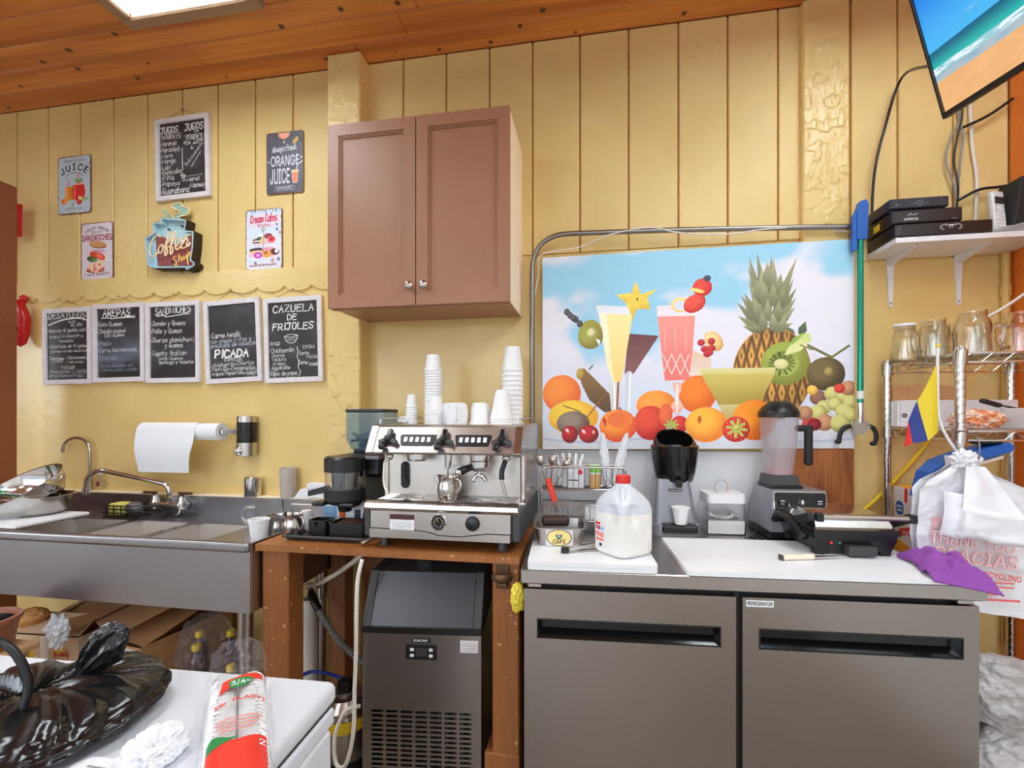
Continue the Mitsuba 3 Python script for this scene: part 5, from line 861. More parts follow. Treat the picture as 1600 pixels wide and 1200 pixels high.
# ------------------------------------------------------------------ ice maker and plumbing under the table
IM = mv(-.752, -.640, 0) @ rot('z', 6.0); W_ = .392
t = thing('ice_maker', 'stainless ice maker with a dark slanted lid under the table', 'ice maker')
fr = sbox(0, .06, W_, .640)
slots = [(c*.0485+.030, .382-r*.0158) for r in range(19) for c in range(7)]
for x, z in slots: fr = fr.difference(rrect(x, x+.040, z, z+.0082, .004, 2))
part(t, 'front_panel', ext(fr, 0, .0022), 'm_steel_v', M=IM)
for x in (.0, W_-.004): part(t, 'side_wall', cb(x, x+.004, .0024, .45, .03, .641, .001), 'm_steel_v', M=IM)
part(t, 'upper_box', cb(.0045, W_-.0045, .0026, .45, .43, .641, .002), 'm_steel_v', M=IM); part(t, 'rear_box', cb(.0045, W_-.0045, .30, .45, .03, .4295, .002), 'm_steel_v', M=IM); part(t, 'floor_pan', cb(.0045, W_-.0045, .0026, .2995, .03, .04, .001), 'm_steel_v', M=IM)
for k in range(12): part(t, 'condenser_fin', box(.03+k*.028, .0315+k*.028, .14, .24, .06, .40), 'm_zinc', M=IM)
part(t, 'black_band', cb(-.002, W_+.002, -.004, .45, .642, .664, .002), 'm_black', M=IM)
LD = [(-.002, .665), (.085, .815), (.44, .815), (.44, .665)]
mat('m_lid', (64, 66, 74), .3)
part(t, 'lid', extx(LD, .028, W_-.028), 'm_lid', M=IM)
for a, b in ((.0, .026), (W_-.026, W_)): part(t, 'lid_rail', extx([(-.004, .665), (.083, .818), (.44, .818), (.44, .665)], a, b), 'm_darkgrey', M=IM)
cp = part(t, 'control_panel', ext(rrect(.146, .248, .560, .607, .006), -.004, 0), 'm_black', M=IM)
part(cp, 'display', cb(.178, .216, -.0055, -.004, .570, .596, .001), 'm_gunmetal', M=IM)
for x in (.160, .222):
    for z in (.568, .587): part(cp, 'button', cb(x, x+.013, -.0055, -.004, z, z+.010, .001), 'm_white', M=IM)
nb = part(t, 'name_badge', cb(.166, .226, -.003, 0, .614, .628, .001), 'm_black', M=IM); part(nb, 'lettering', type_('EUHOMY', .196, .6175, .0075, .048, True, -.0032, align='c'), 'm_white', M=IM)
rs = part(t, 'rating_sticker', cb(.324, .382, -.001, 0, .585, .625, .0003), 'm_whitewash', M=IM); part(rs, 'fine_print', cat(*[box(.33, .376, -.0014, -.0011, z, z+.0015) for z in (.592, .599, .606, .613)]), 'm_grey', M=IM, kind='stuff')
t = thing('glass_shelf_box', 'clear container stored on the ice maker under the table', 'container')
part(t, 'body', rb(-.66, -.60, -.40, -.32, .8155, .862, .008), 'm_gunmetal', smooth=40); part(t, 'lid', cb(-.665, -.595, -.405, -.315, .863, .872, .002), 'm_grey')
t = thing('drain_pipe', 'upright white plastic drain pipe under the sink', 'pipe')
part(t, 'pipe', lathe([(.028, 0), (.034, 0), (.034, .535), (.028, .535), (.028, 0)], 20), 'm_cord_white', smooth=30, M=mv(-1.258, -.15, 0))
solo('steel_waste_pipe', lathe([(0, 0), (.018, 0), (.018, .67), (0, .67)], 14), 'm_zinc', 'thin steel pipe behind the white drain pipe', 'pipe', smooth=30, M=mv(-1.33, -.12, 0))
t = thing('drain_hose', 'grey corrugated hose with a black cuff from the drain pipe', 'hose')
hp = spline([(-1.245, -.16, .585), (-1.19, -.23, .57), (-1.13, -.25, .50), (-1.06, -.25, .41), (-.98, -.25, .345), (-.92, -.25, .31)], 26)
part(t, 'corrugated_tube', tube(hp[30:], .013+.0025*np.sin(np.arange(len(hp[30:]))*1.5), 10), 'm_grey', smooth=True)
part(t, 'cuff', tube(hp[14:44], .0165, 12), 'm_black', smooth=True); part(t, 'elbow', tube(hp[:16], .013, 10), 'm_satin', smooth=True)
solo('clear_tube', tube(spline([(-1.245, -.2, .60), (-1.16, -.32, .66), (-1.06, -.40, .70), (-.97, -.40, .75), (-.88, -.38, .82), (-.83, -.36, .88)], 8), .010, 9), 'm_frost', 'cloudy drain tube sloping up under the table', 'tube', smooth=True)
mat('m_blue_tube', (34, 60, 150), .35)
solo('blue_tube', tube(spline([(-1.23, -.28, .02), (-1.225, -.28, .30), (-1.235, -.28, .40), (-1.225, -.3, .425), (-1.21, -.3, .36)], 8), .008, 8), 'm_blue_tube', 'upright blue water tube beside the drain pipe', 'tube', smooth=True)
solo('blue_tube', tube(spline([(-1.18, -.32, .29), (-1.13, -.34, .318), (-1.07, -.35, .326), (-1.0, -.35, .315), (-.965, -.35, .30)], 8), .007, 8), 'm_blue_tube', 'curved blue water tube running to the pressure tank', 'tube', smooth=True)
t = thing('pressure_tank', 'small steel water tank on the floor between freezer and ice maker', 'tank')
part(t, 'vessel', lathe([(0, 0), (.085, 0), (.094, .02), (.094, .20), (.088, .215), (.094, .22), (.094, .235), (.07, .268), (.045, .275), (.045, .285), (.03, .292), (0, .293)], 32), 'm_satin', smooth=35, M=mv(-.965, -.37, 0))
part(t, 'valve', rb(-.985, -.93, -.40, -.35, .290, .325, .01), 'm_black', smooth=40); part(t, 'warning_sticker', lathe([(.0945, .16), (.0945, .205)], 32), 'm_yellow', smooth=30, M=mv(-.965, -.37, 0))
part(t, 'foot_band', lathe([(.0955, .0), (.0955, .05)], 32), 'm_black', smooth=30, M=mv(-.965, -.37, 0))
solo('white_tube', tube(spline([(-.745, -.655, .885), (-.757, -.665, .80), (-.757, -.672, .60), (-.762, -.672, .48), (-.768, -.67, .33), (-.80, -.66, .215), (-.85, -.63, .19), (-.862, -.62, .27), (-.83, -.61, .355), (-.79, -.58, .36)], 10), .0068, 8), 'm_cord_white', 'white water tube hanging in a loop left of the ice maker', 'tube', smooth=True)
solo('white_tube', tube(spline([(-.27, -.42, .30), (-.31, -.45, .42), (-.335, -.46, .52)], 6), .018, 10), 'm_white', 'thick white tube leaning right of the ice maker', 'tube', smooth=True)

# ------------------------------------------------------------------ chest freezer in the foreground
mat('m_freezer', (212, 215, 222), .28)
FZ = mv(-.481, -1.261, 0) @ rot('z', 2)
t = thing('chest_freezer', 'white chest freezer in the foreground with bags on its lid', 'freezer')
part(t, 'lid', rb(-.95, 0, -.62, 0, .808, .85, .016), 'm_freezer', smooth=40, M=FZ)
part(t, 'gasket', cb(-.94, -.008, -.61, -.01, .802, .808, .001), 'm_darkgrey', M=FZ)
part(t, 'body_rim', rb(-.948, -.004, -.618, -.004, .768, .802, .008), 'm_freezer', smooth=40, M=FZ)
part(t, 'body', cb(-.945, -.007, -.615, -.007, .03, .768, .01), 'm_freezer', M=FZ)
part(t, 'vent', cb(-.007, -.0065+.001, -.33, -.25, .57, .62, .0003), 'm_darkgrey', M=FZ)
# black trash bag
mat('m_trash', (16, 16, 18), .2, spec=.6)
m = trimesh.creation.icosphere(6); d = m.vertices.copy(); d_ = d; ax = np.array([-.02, .28, 1.0]); ax /= np.linalg.norm(ax)
e1 = np.cross(ax, [1.0, 0, 0]); e1 /= np.linalg.norm(e1); e2 = np.cross(ax, e1)
ph = np.arccos(np.clip(d @ ax, -1, 1)); th = np.arctan2(d @ e2, d @ e1); cs = np.stack([np.cos(th), np.sin(th)], -1)
def ridge(P, s): return 1-np.abs(2*meshkit.noise(P, s)-1)
near = np.exp(-(ph/1.25)**2)
fold = ridge(np.concatenate([cs*4.2, (ph*.5)[:, None]], -1), 3)*.6+ridge(np.concatenate([cs*8.5, (ph*.9)[:, None]], -1), 5)*.35
crink = ridge(d*5.5, 7)*.5+ridge(d*12, 9)*.22
r = 1+.34*near*(fold-.6)+.05*(crink-.4)-.40*np.exp(-(ph/.20)**2)+.10*np.exp(-((ph-.8)/.4)**2)
m.vertices = d*r[:, None]*[.205, .185, .042]; v = m.vertices; v[:, 2] = np.maximum(v[:, 2], .004)+.02*np.clip((d[:, 0]+.2), 0, 1)
t = thing('trash_bag', 'tied black trash bag lying on the white freezer', 'trash bag')
v[:, 2] += .030*near*(fold-.6)*(d_[:, 2] > 0)
part(t, 'body', m, 'm_trash', smooth=True, M=mv(-.920, -1.485, .847) @ rot('z', 12))
k = trimesh.creation.icosphere(5); d = k.vertices.copy(); an = np.arctan2(d[:, 1], d[:, 0]); zz = d[:, 2]
w = .16+.94*np.clip((zz+1)/1.3, 0, 1); rr = 1+.75*(ridge(np.stack([np.cos(an)*2.2, np.sin(an)*2.2, zz*.7], -1), 11)-.5)+.12*(ridge(d*5, 13)-.5)
k.vertices = np.stack([d[:, 0]*.025*w*rr, d[:, 1]*.014*w*rr, zz*.082+.01*(ridge(d*3, 19)-.5)], -1)
part(t, 'tied_neck', k, 'm_trash', smooth=True, M=mv(-.862, -1.40, .928) @ rot('y', 46))
solo('black_hose', tube(spline([(-.945, -1.53, 1.012), (-.90, -1.515, 1.008), (-.872, -1.505, .975), (-.862, -1.502, .925), (-.872, -1.52, .87), (-.905, -1.56, .80)], 8), .0062, 10), 'm_black', 'thick black hose looping down at the left edge before the trash bag', 'hose', smooth=True)
solo('teal_strip', tube(spline([(-.95, -1.54, .862), (-.92, -1.53, .875), (-.895, -1.52, .895)], 6), [.004]*13, 6, 2.2), mat('m_tealbag', (70, 140, 164), .3), 'teal plastic strip beside the trash bag at the left edge', 'strip', smooth=True)
n = trimesh.creation.icosphere(5); d = n.vertices.copy()
n.vertices = d*(1+.55*(ridge(d*2.6, 21)-.55)+.5*(ridge(d*6, 22)-.5))[:, None]*[.028, .036, .022]; n.vertices[:, 2] = np.maximum(n.vertices[:, 2], -.012)
solo('crumpled_napkin', n, 'm_paper', 'crumpled white napkin on the freezer in front of the trash bag', 'napkin', smooth=25, M=mv(-.632, -1.505, .8625))
t = thing('paper_card', 'white rounded card with small print at the front of the freezer', 'card')
part(t, 'card', extz(rrect(-.725, -.645, -1.60, -1.522, .02), .855, .858), 'm_paper')
part(t, 'fine_print', cat(*[box(-.715+.004*k, -.665, -1.575+k*.011, -1.572+k*.011, .8582, .8585) for k in range(4)]), 'm_grey', kind='stuff')
# plastic-wrapped portion cups
PK = mv(-.623, -1.349, .851) @ rot('z', 39)
t = thing('portion_cup_pack', 'clear wrapped pack of small white foam cups marked 3/4 on the freezer', 'pack of cups')
for i, x in enumerate((-.0215, .0215)):
    pr = [(0, 0)]; z = 0
    for j in range(26): pr += [(.0195, z), (.0208, z+.006), (.0213, z+.0095), (.0195, z+.0105)]; z += .0112
    part(t, 'cup_row', lathe(pr+[(0, z)], 24), 'm_foam', smooth=35, M=PK @ mv(x, 0, .0218) @ rot('x', 90))
def env(u, o=0.0): return (.0445+o)*np.clip(1-np.abs(u/(.047+o))**3.2, 0, 1)**.5
scene['m_wrap'] = {'type': 'blendbsdf', 'weight': .06, 'a': {'type': 'thindielectric', 'int_ior': 1.45}, 'b': {'type': 'twosided', 'bsdf': {'type': 'principled', 'base_color': {'type': 'rgb', 'value': sc(220, 222, 228)}, 'roughness': .25}}}
def film(u, v):
    x = (u*2-1)*.0469; wob = .0022*(ridge(np.stack([u*7, v*16, u*0], -1), 31)-.5)
    return np.stack([x, .012-v*.32, env(x)+.0012+wob], -1)
part(t, 'film', sheet(film, 40, 70), 'm_wrap', smooth=True, M=PK)
def tail(u, v):
    a = (u*2-1); w = .047*(1-.25*v**2)*np.where(v > .8, 1-(v-.8)*2.5, 1)
    z = .022+.06*v+.020*np.sqrt(np.clip(1-a*a, 0, 1))*(1-v)+.010*(ridge(np.stack([u*5, v*4, u*0], -1), 41)-.5); y = .010+.035*v+.012*(ridge(np.stack([u*6, v*6, u*0+3], -1), 43)-.5)
    return np.stack([a*w, y, z], -1)
part(t, 'film_tail', sheet(tail, 40, 26), 'm_wrap', smooth=True, M=PK)
def onpack(poly, m, name, o, n=40):
    """print on the film: a flat shape in (across, along) laid over the pack"""
    xs = np.linspace(-.0445, .0445, n); parts = []
    for a, b in zip(xs, xs[1:]):
        g = poly.intersection(sbox(a, -1, b, 1))
        for q in getattr(g, 'geoms', [g]):
            if q.geom_type == 'Polygon' and q.area > 1e-9: parts.append(extz(q, 0, .0001))
    mm = cat(*parts); v = mm.vertices; mm.vertices = np.stack([v[:, 0], v[:, 1], env(v[:, 0])+.0012+o+v[:, 2]], -1); return part(t, name, mm, m, M=PK)
mat('m_pack_red', (222, 52, 36), .4); mat('m_pack_green', (38, 128, 66), .4); mat('m_pack_pink', (226, 130, 120), .5)
onpack(Polygon([(-.022, -.028), (.020, -.016), (.038, -.012), (.038, -.030), (.026, -.034), (.005, -.040), (-.026, -.068)]), 'm_pack_red', 'red_band', .0022)
onpack(Polygon(spline([(-.014, -.040), (-.008, -.030), (.008, -.028), (.022, -.034), (.016, -.052), (.0, -.060), (-.010, -.055), (-.014, -.040)], 5)), 'm_pack_green', 'green_badge', .0027)
onpack(Polygon([(-.036, -.205), (-.030, -.192), (.0, -.205), (.038, -.200), (.038, -.30), (-.036, -.30)]), 'm_pack_red', 'red_panel', .0022)
onpack(Polygon([(-.036, -.190), (-.030, -.180), (-.010, -.196), (.004, -.200), (-.036, -.212)]), 'm_pack_green', 'green_wedge', .0027)
def flatprint(text, x, y, h, w, m, o=.0032, bold=True):
    q = type_(text, 0, 0, h, w, bold); v = q.vertices.copy(); X, Y = x+v[:, 0], y+v[:, 2]; q.vertices = np.stack([X, Y, env(X)+.0012+o-v[:, 1]*.2], -1); part(t, 'lettering', q, m, M=PK)
flatprint('3/4', -.010, -.050, .014, .022, 'm_white'); flatprint('oz', .013, -.046, .007, .006, 'm_white')
flatprint('PLASTI', -.006, -.100, .010, .046, 'm_pack_red', .0022); flatprint('1er', -.032, -.104, .009, .018, 'm_pack_red', .0022); flatprint('2', .028, -.225, .012, .008, 'm_white')
for q in range(4): onpack(sbox(-.028+.002*q, -.150-.010*q, .034-.004*q, -.147-.010*q), 'm_pack_pink', 'fine_print', .0022)

# ------------------------------------------------------------------ under the sink
def card(p, n, uv): return mix(sc(176, 128, 84), sc(190, 142, 98), fbm(p.x*9, p.y*9, p.z*30, 3))
mat('m_cardboard', tex=card, rough=.8); mat('m_cardboard_pale', (206, 178, 146), .8); mat('m_cardboard_aged', (168, 128, 90), .85); mat('m_print_rose', (186, 84, 88), .7)
def carton(label, M, w, d, h, m, flaps, name='cardboard_box', group=None):
    t = thing(name, label, 'box', group)
    for a in (cb(0, w, 0, .004, 0, h, .001), cb(0, w, d-.004, d, 0, h, .001), cb(0, .004, .004, d-.004, 0, h, .001), cb(w-.004, w, .004, d-.004, 0, h, .001), cb(.004, w-.004, .004, d-.004, 0, .004, .001)): part(t, 'side', a, m, M=M)
    for F in flaps: part(t, 'flap', F, m, M=M)
    return t
M1 = mv(-2.385, -.50, 0) @ rot('z', 3)
t = carton('pale cardboard box with rose print and a round sun emblem under the sink', M1, .31, .30, .445, 'm_cardboard_pale', [xf(cb(0, .30, 0, .10, -.002, .002, .0008), rot('x', 35), mv(.005, .01, .447)), xf(cb(-.02, .14, 0, .12, -.002, .002, .0008), rot('y', -24), rot('x', 10), mv(.0, .13, .45)), xf(cb(0, .14, 0, .16, -.002, .002, .0008), rot('y', -16), mv(.16, .11, .455))])
for z, w in ((.415, .09), (.405, .075), (.375, .08), (.366, .085), (.357, .06)): part(t, 'print_line', box(.04, .04+w, -.0008, -.0004, z, z+.003), 'm_print_rose', M=M1)
for z, w in ((.318, .16), (.306, .14)): part(t, 'print_line', box(.09, .09+w, -.0008, -.0004, z, z+.004), 'm_print_rose', M=M1)
em = part(t, 'emblem_ring', ext(affinity.scale(Point(.232, .372).buffer(.036), 1, .8).difference(affinity.scale(Point(.232, .372).buffer(.032), 1, .8)), -.0009, -.0004), 'm_red', M=M1)
part(t, 'emblem_rays', ext(Polygon([(.2+.034*math.cos(a)*(1 if i % 2 else .5)+.02, .395+.030*math.sin(a)*(1 if i % 2 else .5)) for i, a in enumerate(np.linspace(0, 2*math.pi, 17)[:-1])]), -.0008, -.0004), 'm_yellow', M=M1)
part(t, 'lettering', type_('EL SABOR', .232, .366, .017, .058, True, -.001, align='c'), 'm_red', M=M1)
part(t, 'packing_tape', box(.135, .175, -.0007, -.0002, .29, .445), 'm_cord_white', M=M1)
M2 = mv(-1.945, -.46, 0) @ rot('z', -8)
t = carton('brown cardboard box with a white shipping label under the sink', M2, .165, .42, .425, 'm_cardboard', [xf(cb(0, .15, 0, .35, -.002, .002, .0008), rot('y', 12), rot('x', 14), mv(.0, .02, .445))])
lb = part(t, 'shipping_label', box(.058, .150, -.0008, -.0004, .352, .415), 'm_white', M=M2, label='white shipping label')
part(lb, 'fine_print', cat(*[box(.064, .14-.01*(k % 2), -.0012, -.0009, .360+k*.010, .363+k*.010) for k in range(5)]), 'm_grey', M=M2, kind='stuff')
for i, (x, a, c) in enumerate(((-2.34, 30, 'm_cardboard_aged'), (-2.10, 34, 'm_cardboard_aged'))):
    solo('flattened_carton', xf(cb(0, .26, 0, .46, 0, .012, .001), rot('x', 16), rot('z', -28), mv(x, -.40, .465+.012*i)), c, ('flattened brown carton lying over the pale printed box', 'flattened brown carton lying between the two boxes under the sink')[i], 'cardboard', 'flattened cartons under the sink')
solo('bread_bag', xf(blob(.09, .05, .035, .15, 4, 4, 8), rot('y', -14), mv(-2.36, -.46, .50)), mat('m_bread', (206, 150, 84), .5), 'bag of golden bread behind the brown pot', 'bread', smooth=True)
t = thing('clay_pot', 'brown round pot with a dark inside at the left edge', 'pot')
part(t, 'vessel', lathe([(0, 0), (.085, 0), (.10, .09), (.108, .095), (.108, .11), (.098, .112), (.09, .09), (.076, .012), (0, .012)], 32), mat('m_clay', (140, 84, 58), .45), smooth=35, M=mv(-2.08, -.80, .545))
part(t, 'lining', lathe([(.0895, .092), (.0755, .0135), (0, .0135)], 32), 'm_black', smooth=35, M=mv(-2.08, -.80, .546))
t = thing('low_stool', 'low wooden stool that carries the brown pot', 'stool')
part(t, 'seat', cb(-2.22, -1.96, -.92, -.70, .52, .544, .004), 'm_cardboard_aged')
for x in (-2.20, -2.0):
    for y in (-.90, -.74): part(t, 'leg', cb(x, x+.02, y, y+.02, 0, .519, .002), 'm_cardboard_aged')
PB = mv(-2.16, -.70, 0)
t = thing('produce_carton', 'colourful produce carton with tomatoes and oranges printed on it', 'box')
part(t, 'body', cb(-.12, .10, 0, .05, .30, .508, .002), 'm_yellow', M=PB)
for (x, z, r, c) in ((.065, .435, .028, 'm_red'), (.02, .455, .024, 'm_switch_orange'), (.075, .485, .022, 'm_pack_green'), (.03, .41, .02, 'm_pack_green'), (-.03, .44, .03, 'm_red')): part(t, 'printed_fruit', lathe([(0, 0), (r, 0), (r, .0006), (0, .0006)], 20), c, M=PB @ mv(x, 0, z) @ rot('x', 90))
solo('carton_stand', cb(-2.29, -2.05, -.695, -.53, 0, .298, .003), 'm_cardboard', 'plain carton under the colourful produce carton', 'box')
solo('plastic_bag_white', xf(blob(.035, .03, .055, .7, 2.5, 5, 12), mv(-2.02, -.60, .53)), mat('m_bag_white', (214, 216, 222), .35), 'white plastic bag below the brown pot', 'bag', smooth=True)
def bottle(x, y, z, label):
    t = thing('syrup_bottle', label, 'bottle', 'dark red bottles under the sink'); M = mv(x, y, z)
    part(t, 'body', lathe([(0, 0), (.030, 0), (.033, .008), (.033, .09), (.028, .12), (.015, .150), (.013, .165), (0, .165)], 20), mat('m_syrup', (70, 18, 20), .12) if 'm_syrup' not in scene else 'm_syrup', smooth=40, M=M)
    part(t, 'cap', lathe([(0, .160), (.017, .160), (.017, .182), (.015, .185), (0, .185)], 16), 'm_yellow', smooth=35, M=M)
for x, y, z, l in ((-1.62, -.38, .225, 'dark red bottle with a yellow cap in the clear bag, front one'), (-1.67, -.31, .245, 'dark red bottle with a yellow cap at the left of the clear bag'), (-1.545, -.28, .245, 'dark red bottle with a yellow cap behind the bag to the right'), (-1.46, -.38, .155, 'dark red bottle with a yellow cap seen through the cup pack film')): bottle(x, y, z, l)
solo('bottle_crate', cb(-1.72, -1.40, -.44, -.18, 0, .15, .004), 'm_cardboard_aged', 'carton under the sink that the red bottles stand on', 'box')
for i, (x, y, z) in enumerate(((-1.62, -.38, .152), (-1.67, -.31, .152), (-1.545, -.28, .152))): solo('bottle_stand', cb(x-.032, x+.032, y-.03, y+.03, .1505, .224 if i == 0 else .244, .002), 'm_cardboard_aged', ('cardboard spacer block under the front red bottle', 'cardboard spacer block under the left red bottle', 'cardboard spacer block under the rear red bottle')[i], 'block')
cbg = blob(.115, .10, .15, .22, 3, 4, 15)
solo('clear_bag', cbg, 'm_wrap', 'clear plastic bag over the red bottles under the sink', 'bag', smooth=True, M=mv(-1.61, -.34, .37))

solo('tall_carton', cb(-2.60, -1.75, -.08, -.02, 0, .60, .004), 'm_cardboard_aged', 'tall flat carton behind the brown box under the sink', 'box')
# ------------------------------------------------------------------ two-door worktop fridge
FR = mv(-.211, -.747, 0) @ rot('z', 3.5)
t = thing('worktop_fridge', 'two-door stainless worktop fridge with black recessed handles', 'fridge')
part(t, 'worktop', cb(0, 1.214, 0, .64, .870, .910, .003), 'm_steel', M=FR)
part(t, 'carcass', cb(.012, 1.203, .055, .63, .10, .868, .003), 'm_darkgrey', M=FR)
part(t, 'centre_mullion', cb(.594, .611, .030, .056, .11, .86, .001), 'm_black', M=FR)
def fdoor(x0, x1, hx0, hx1):
    p = sbox(x0, .115, x1, .853).difference(sbox(hx0, .715, hx1, .767))
    d = part(t, 'door', ext(p, .010, .050), 'm_steel_v', M=FR)
    a, b, c, e = hx0, hx1, .715, .767; i = .012
    rim = [(a, c), (b, c), (b, e), (a, e)]; inn = [(a+i, c+.008), (b-i, c+.008), (b-i, e-.006), (a+i, e-.006)]
    V = [(x, .009, z) for x, z in rim]+[(x, .034, z+(.012 if z < .74 else 0)) for x, z in inn]
    part(d, 'handle_recess', trimesh.Trimesh(V, [f for k in range(4) for f in ([k, (k+1) % 4, 4+(k+1) % 4], [k, 4+(k+1) % 4, 4+k])]+[[4, 5, 6], [4, 6, 7]], process=False), 'm_black_gloss', M=FR)
    part(d, 'handle_bezel', ext(sbox(a-.002, c-.002, b+.002, e+.002).difference(sbox(a+.001, c+.001, b-.001, e-.001)), .0075, .0105), 'm_black', M=FR)
fdoor(.010, .594, .049, .552); fdoor(.611, 1.200, .656, 1.160)
s_ = part(t, 'name_sticker', cb(.620, .692, .0088, .0098, .828, .846, .0003), 'm_white', M=FR)
part(s_, 'lettering', type_('REFRIGERATOR', .656, .8325, .0095, .066, True, .0087, align='c'), 'm_ink', M=FR)
for x in (.04, 1.174):
    part(t, 'hinge', cb(x-.02, x+.02, .015, .05, .855, .869, .002), 'm_satin', M=FR)
for x in (.08, 1.13):
    for y in (.10, .56): part(t, 'caster', lathe([(0, 0), (.03, 0), (.03, .06), (.015, .07), (.015, .10), (0, .10)], 14), 'm_darkgrey', smooth=35, M=FR @ mv(x, y, 0))
solo('yellow_bag', xf(blob(.022, .02, .045, .3, 4, 4, 17), mv(-.232, -.665, .80)), mat('m_yellow_plastic', (236, 216, 70), .3), 'crumpled yellow plastic bag between table leg and fridge', 'bag', smooth=True)
for z, l in ((.911, 'lower of the two small white cutting boards under the milk jug'), (.9225, 'upper of the two small white cutting boards under the milk jug')):
    solo('cutting_board', extz(rrect(.020, .385, .0, .235, .012), z, z+.011), 'm_white', l, 'cutting board', 'cutting boards', M=FR)
solo('cutting_board', extz(rrect(.462, 1.165, -.004, .365, .015), .911, .924), 'm_white', 'large white cutting board under the panini grill', 'cutting board', 'cutting boards', M=FR)
# milk jug
JG = FR @ mv(.303, .125, .934) @ rot('z', -8)
zz = [0, .004, .012, .10, .135, .155, .175, .192, .203, .210, .228]; rr = [.055, .064, .0700, .0710, .0702, .067, .056, .040, .026, .0205, .0195]
th = np.linspace(0, 2*np.pi, 73)[:-1]; zs = np.interp(np.linspace(0, 10, 61), range(11), zz); rs = np.interp(np.linspace(0, 10, 61), range(11), rr); V = []
for z, r in zip(zs, rs):
    e = 2+2.2*np.clip((.19-z)/.05, 0, 1); t4 = th+np.pi/4; q = (np.abs(np.cos(t4))**e+np.abs(np.sin(t4))**e)**(-1/e)*r
    dth = (th-(-np.pi/2)+np.pi) % (2*np.pi)-np.pi; zc = np.exp(-((z-.125)/.030)**4)
    q = q-.013*zc*(np.exp(-((np.abs(dth)-.48)/.26)**2)); V.append(np.stack([q*np.cos(th), q*np.sin(th), np.full(72, z)], -1))
V = np.array(V); nr, nt = V.shape[:2]; i, j = np.meshgrid(np.arange(nr-1), np.arange(nt), indexing='ij'); j2 = (j+1) % nt
Q = np.stack([i*nt+j, i*nt+j2, (i+1)*nt+j2, (i+1)*nt+j], -1).reshape(-1, 4); VV = np.vstack([V.reshape(-1, 3), [[0, 0, .002]]]); jj = np.arange(nt)
JM = trimesh.Trimesh(VV, np.vstack([Q[:, [0, 1, 2]], Q[:, [0, 2, 3]], np.stack([jj*0+nr*nt, (jj+1) % nt, jj], 1)]), process=False)
mat('m_jug', tex=lambda p, n, uv: mix(sc(222, 221, 216), sc(200, 205, 212), smoothstep(1.058, 1.062, p.z)), rough=.32)
t = thing('milk_jug', 'white plastic milk jug with a red cap on the small cutting board', 'milk jug')
part(t, 'body', JM, 'm_jug', smooth=True, M=JG)
part(t, 'cap', lathe([(0, .212), (.0215, .212), (.022, .216), (.022, .232), (.020, .235), (0, .235)], 30), 'm_red', smooth=35, M=JG)
part(t, 'handle', tube(spline([(0, -.026, .198), (0, -.058, .168), (0, -.072, .13), (0, -.072, .10)], 6), .0105, 10), 'm_jug', smooth=True, M=JG)
def jl(u, v, x0=-.0735, o=.0006):
    e = 4.2; a = np.pi*1.06+.55*u; a4 = a+np.pi/4; r = (np.abs(np.cos(a4))**e+np.abs(np.sin(a4))**e)**(-1/e)*(.0712+o); return np.stack([r*np.cos(a), r*np.sin(a), .022+v*.075], -1)
lb = part(t, 'label', sheet(jl, 12, 4), 'm_white', smooth=True, M=JG)
for (u0, u1, v0, v1, c) in ((.02, .55, .88, .98, 'm_red'), (.08, .20, .70, .84, 'm_ink'), (.25, .55, .68, .84, 'm_print_pink'), (.60, .92, .66, .82, 'm_lightblue'), (.08, .45, .42, .62, 'm_pack_pink'), (.5, .9, .40, .60, 'm_pack_pink'), (.08, .9, .24, .36, 'm_pack_pink'), (.45, .72, .04, .16, 'm_ink')):
    part(lb, 'print_block', sheet(lambda u, v, a=u0, b=u1, c0=v0, d0=v1: jl(a+(b-a)*u, c0+(d0-c0)*v, o=.0010), 4, 2), c, smooth=True, M=JG)
# steel pan with the cafe sticker
t = thing('steel_pan', 'small steel pan with an oval DR CAFE sticker at the left of the fridge top', 'pan')
P0, P1 = rrect(.040, .180, .170, .320, .02), rrect(.024, .196, .156, .336, .022)
pa, pb = np.array(P0.exterior.coords)[:-1], np.array(rrect(.030, .190, .162, .330, .02).exterior.coords)[:-1]; n_ = len(pa)
V = np.vstack([np.c_[pa, np.full(n_, .9345)], np.c_[pb, np.full(n_, .992)]]); ii = np.arange(n_); jx = (ii+1) % n_
part(t, 'walls', trimesh.Trimesh(V, np.vstack([np.stack([ii, jx, jx+n_], 1), np.stack([ii, jx+n_, ii+n_], 1)]), process=False), 'm_steel', smooth=35, M=FR)
part(t, 'base', extz(P0, .934, .936), 'm_steel', M=FR); part(t, 'rim', extz(P1.difference(rrect(.032, .188, .164, .328, .02)), .991, .994), 'm_steel', M=FR)
SK = FR @ mv(.108, .1650, .963) @ rot('x', 8)
sk = part(t, 'cafe_sticker', ext(sbox(-.042, -.028, .044, .028), -.0008, 0), 'm_whitewash', M=SK)
part(sk, 'oval', ext(affinity.scale(Point(0, 0).buffer(.038), 1, .68), -.0014, -.0009), mat('m_stickyellow', (236, 214, 140), .5), M=SK)
part(sk, 'oval_border', ext(affinity.scale(Point(0, 0).buffer(.040), 1, .68).difference(affinity.scale(Point(0, 0).buffer(.0375), 1, .68)), -.0016, -.0009), 'm_ink', M=SK)
part(sk, 'cup_emblem', ext(Polygon([(-.011, .010), (.011, .010), (.008, .0), (.003, -.004), (-.003, -.004), (-.008, .0)]), -.0017, -.0014), mat('m_darkgreen', (34, 90, 56), .5), M=SK)
part(sk, 'saucer', ext(sbox(-.016, -.0065, .016, -.005), -.0017, -.0014), 'm_darkgreen', M=SK)
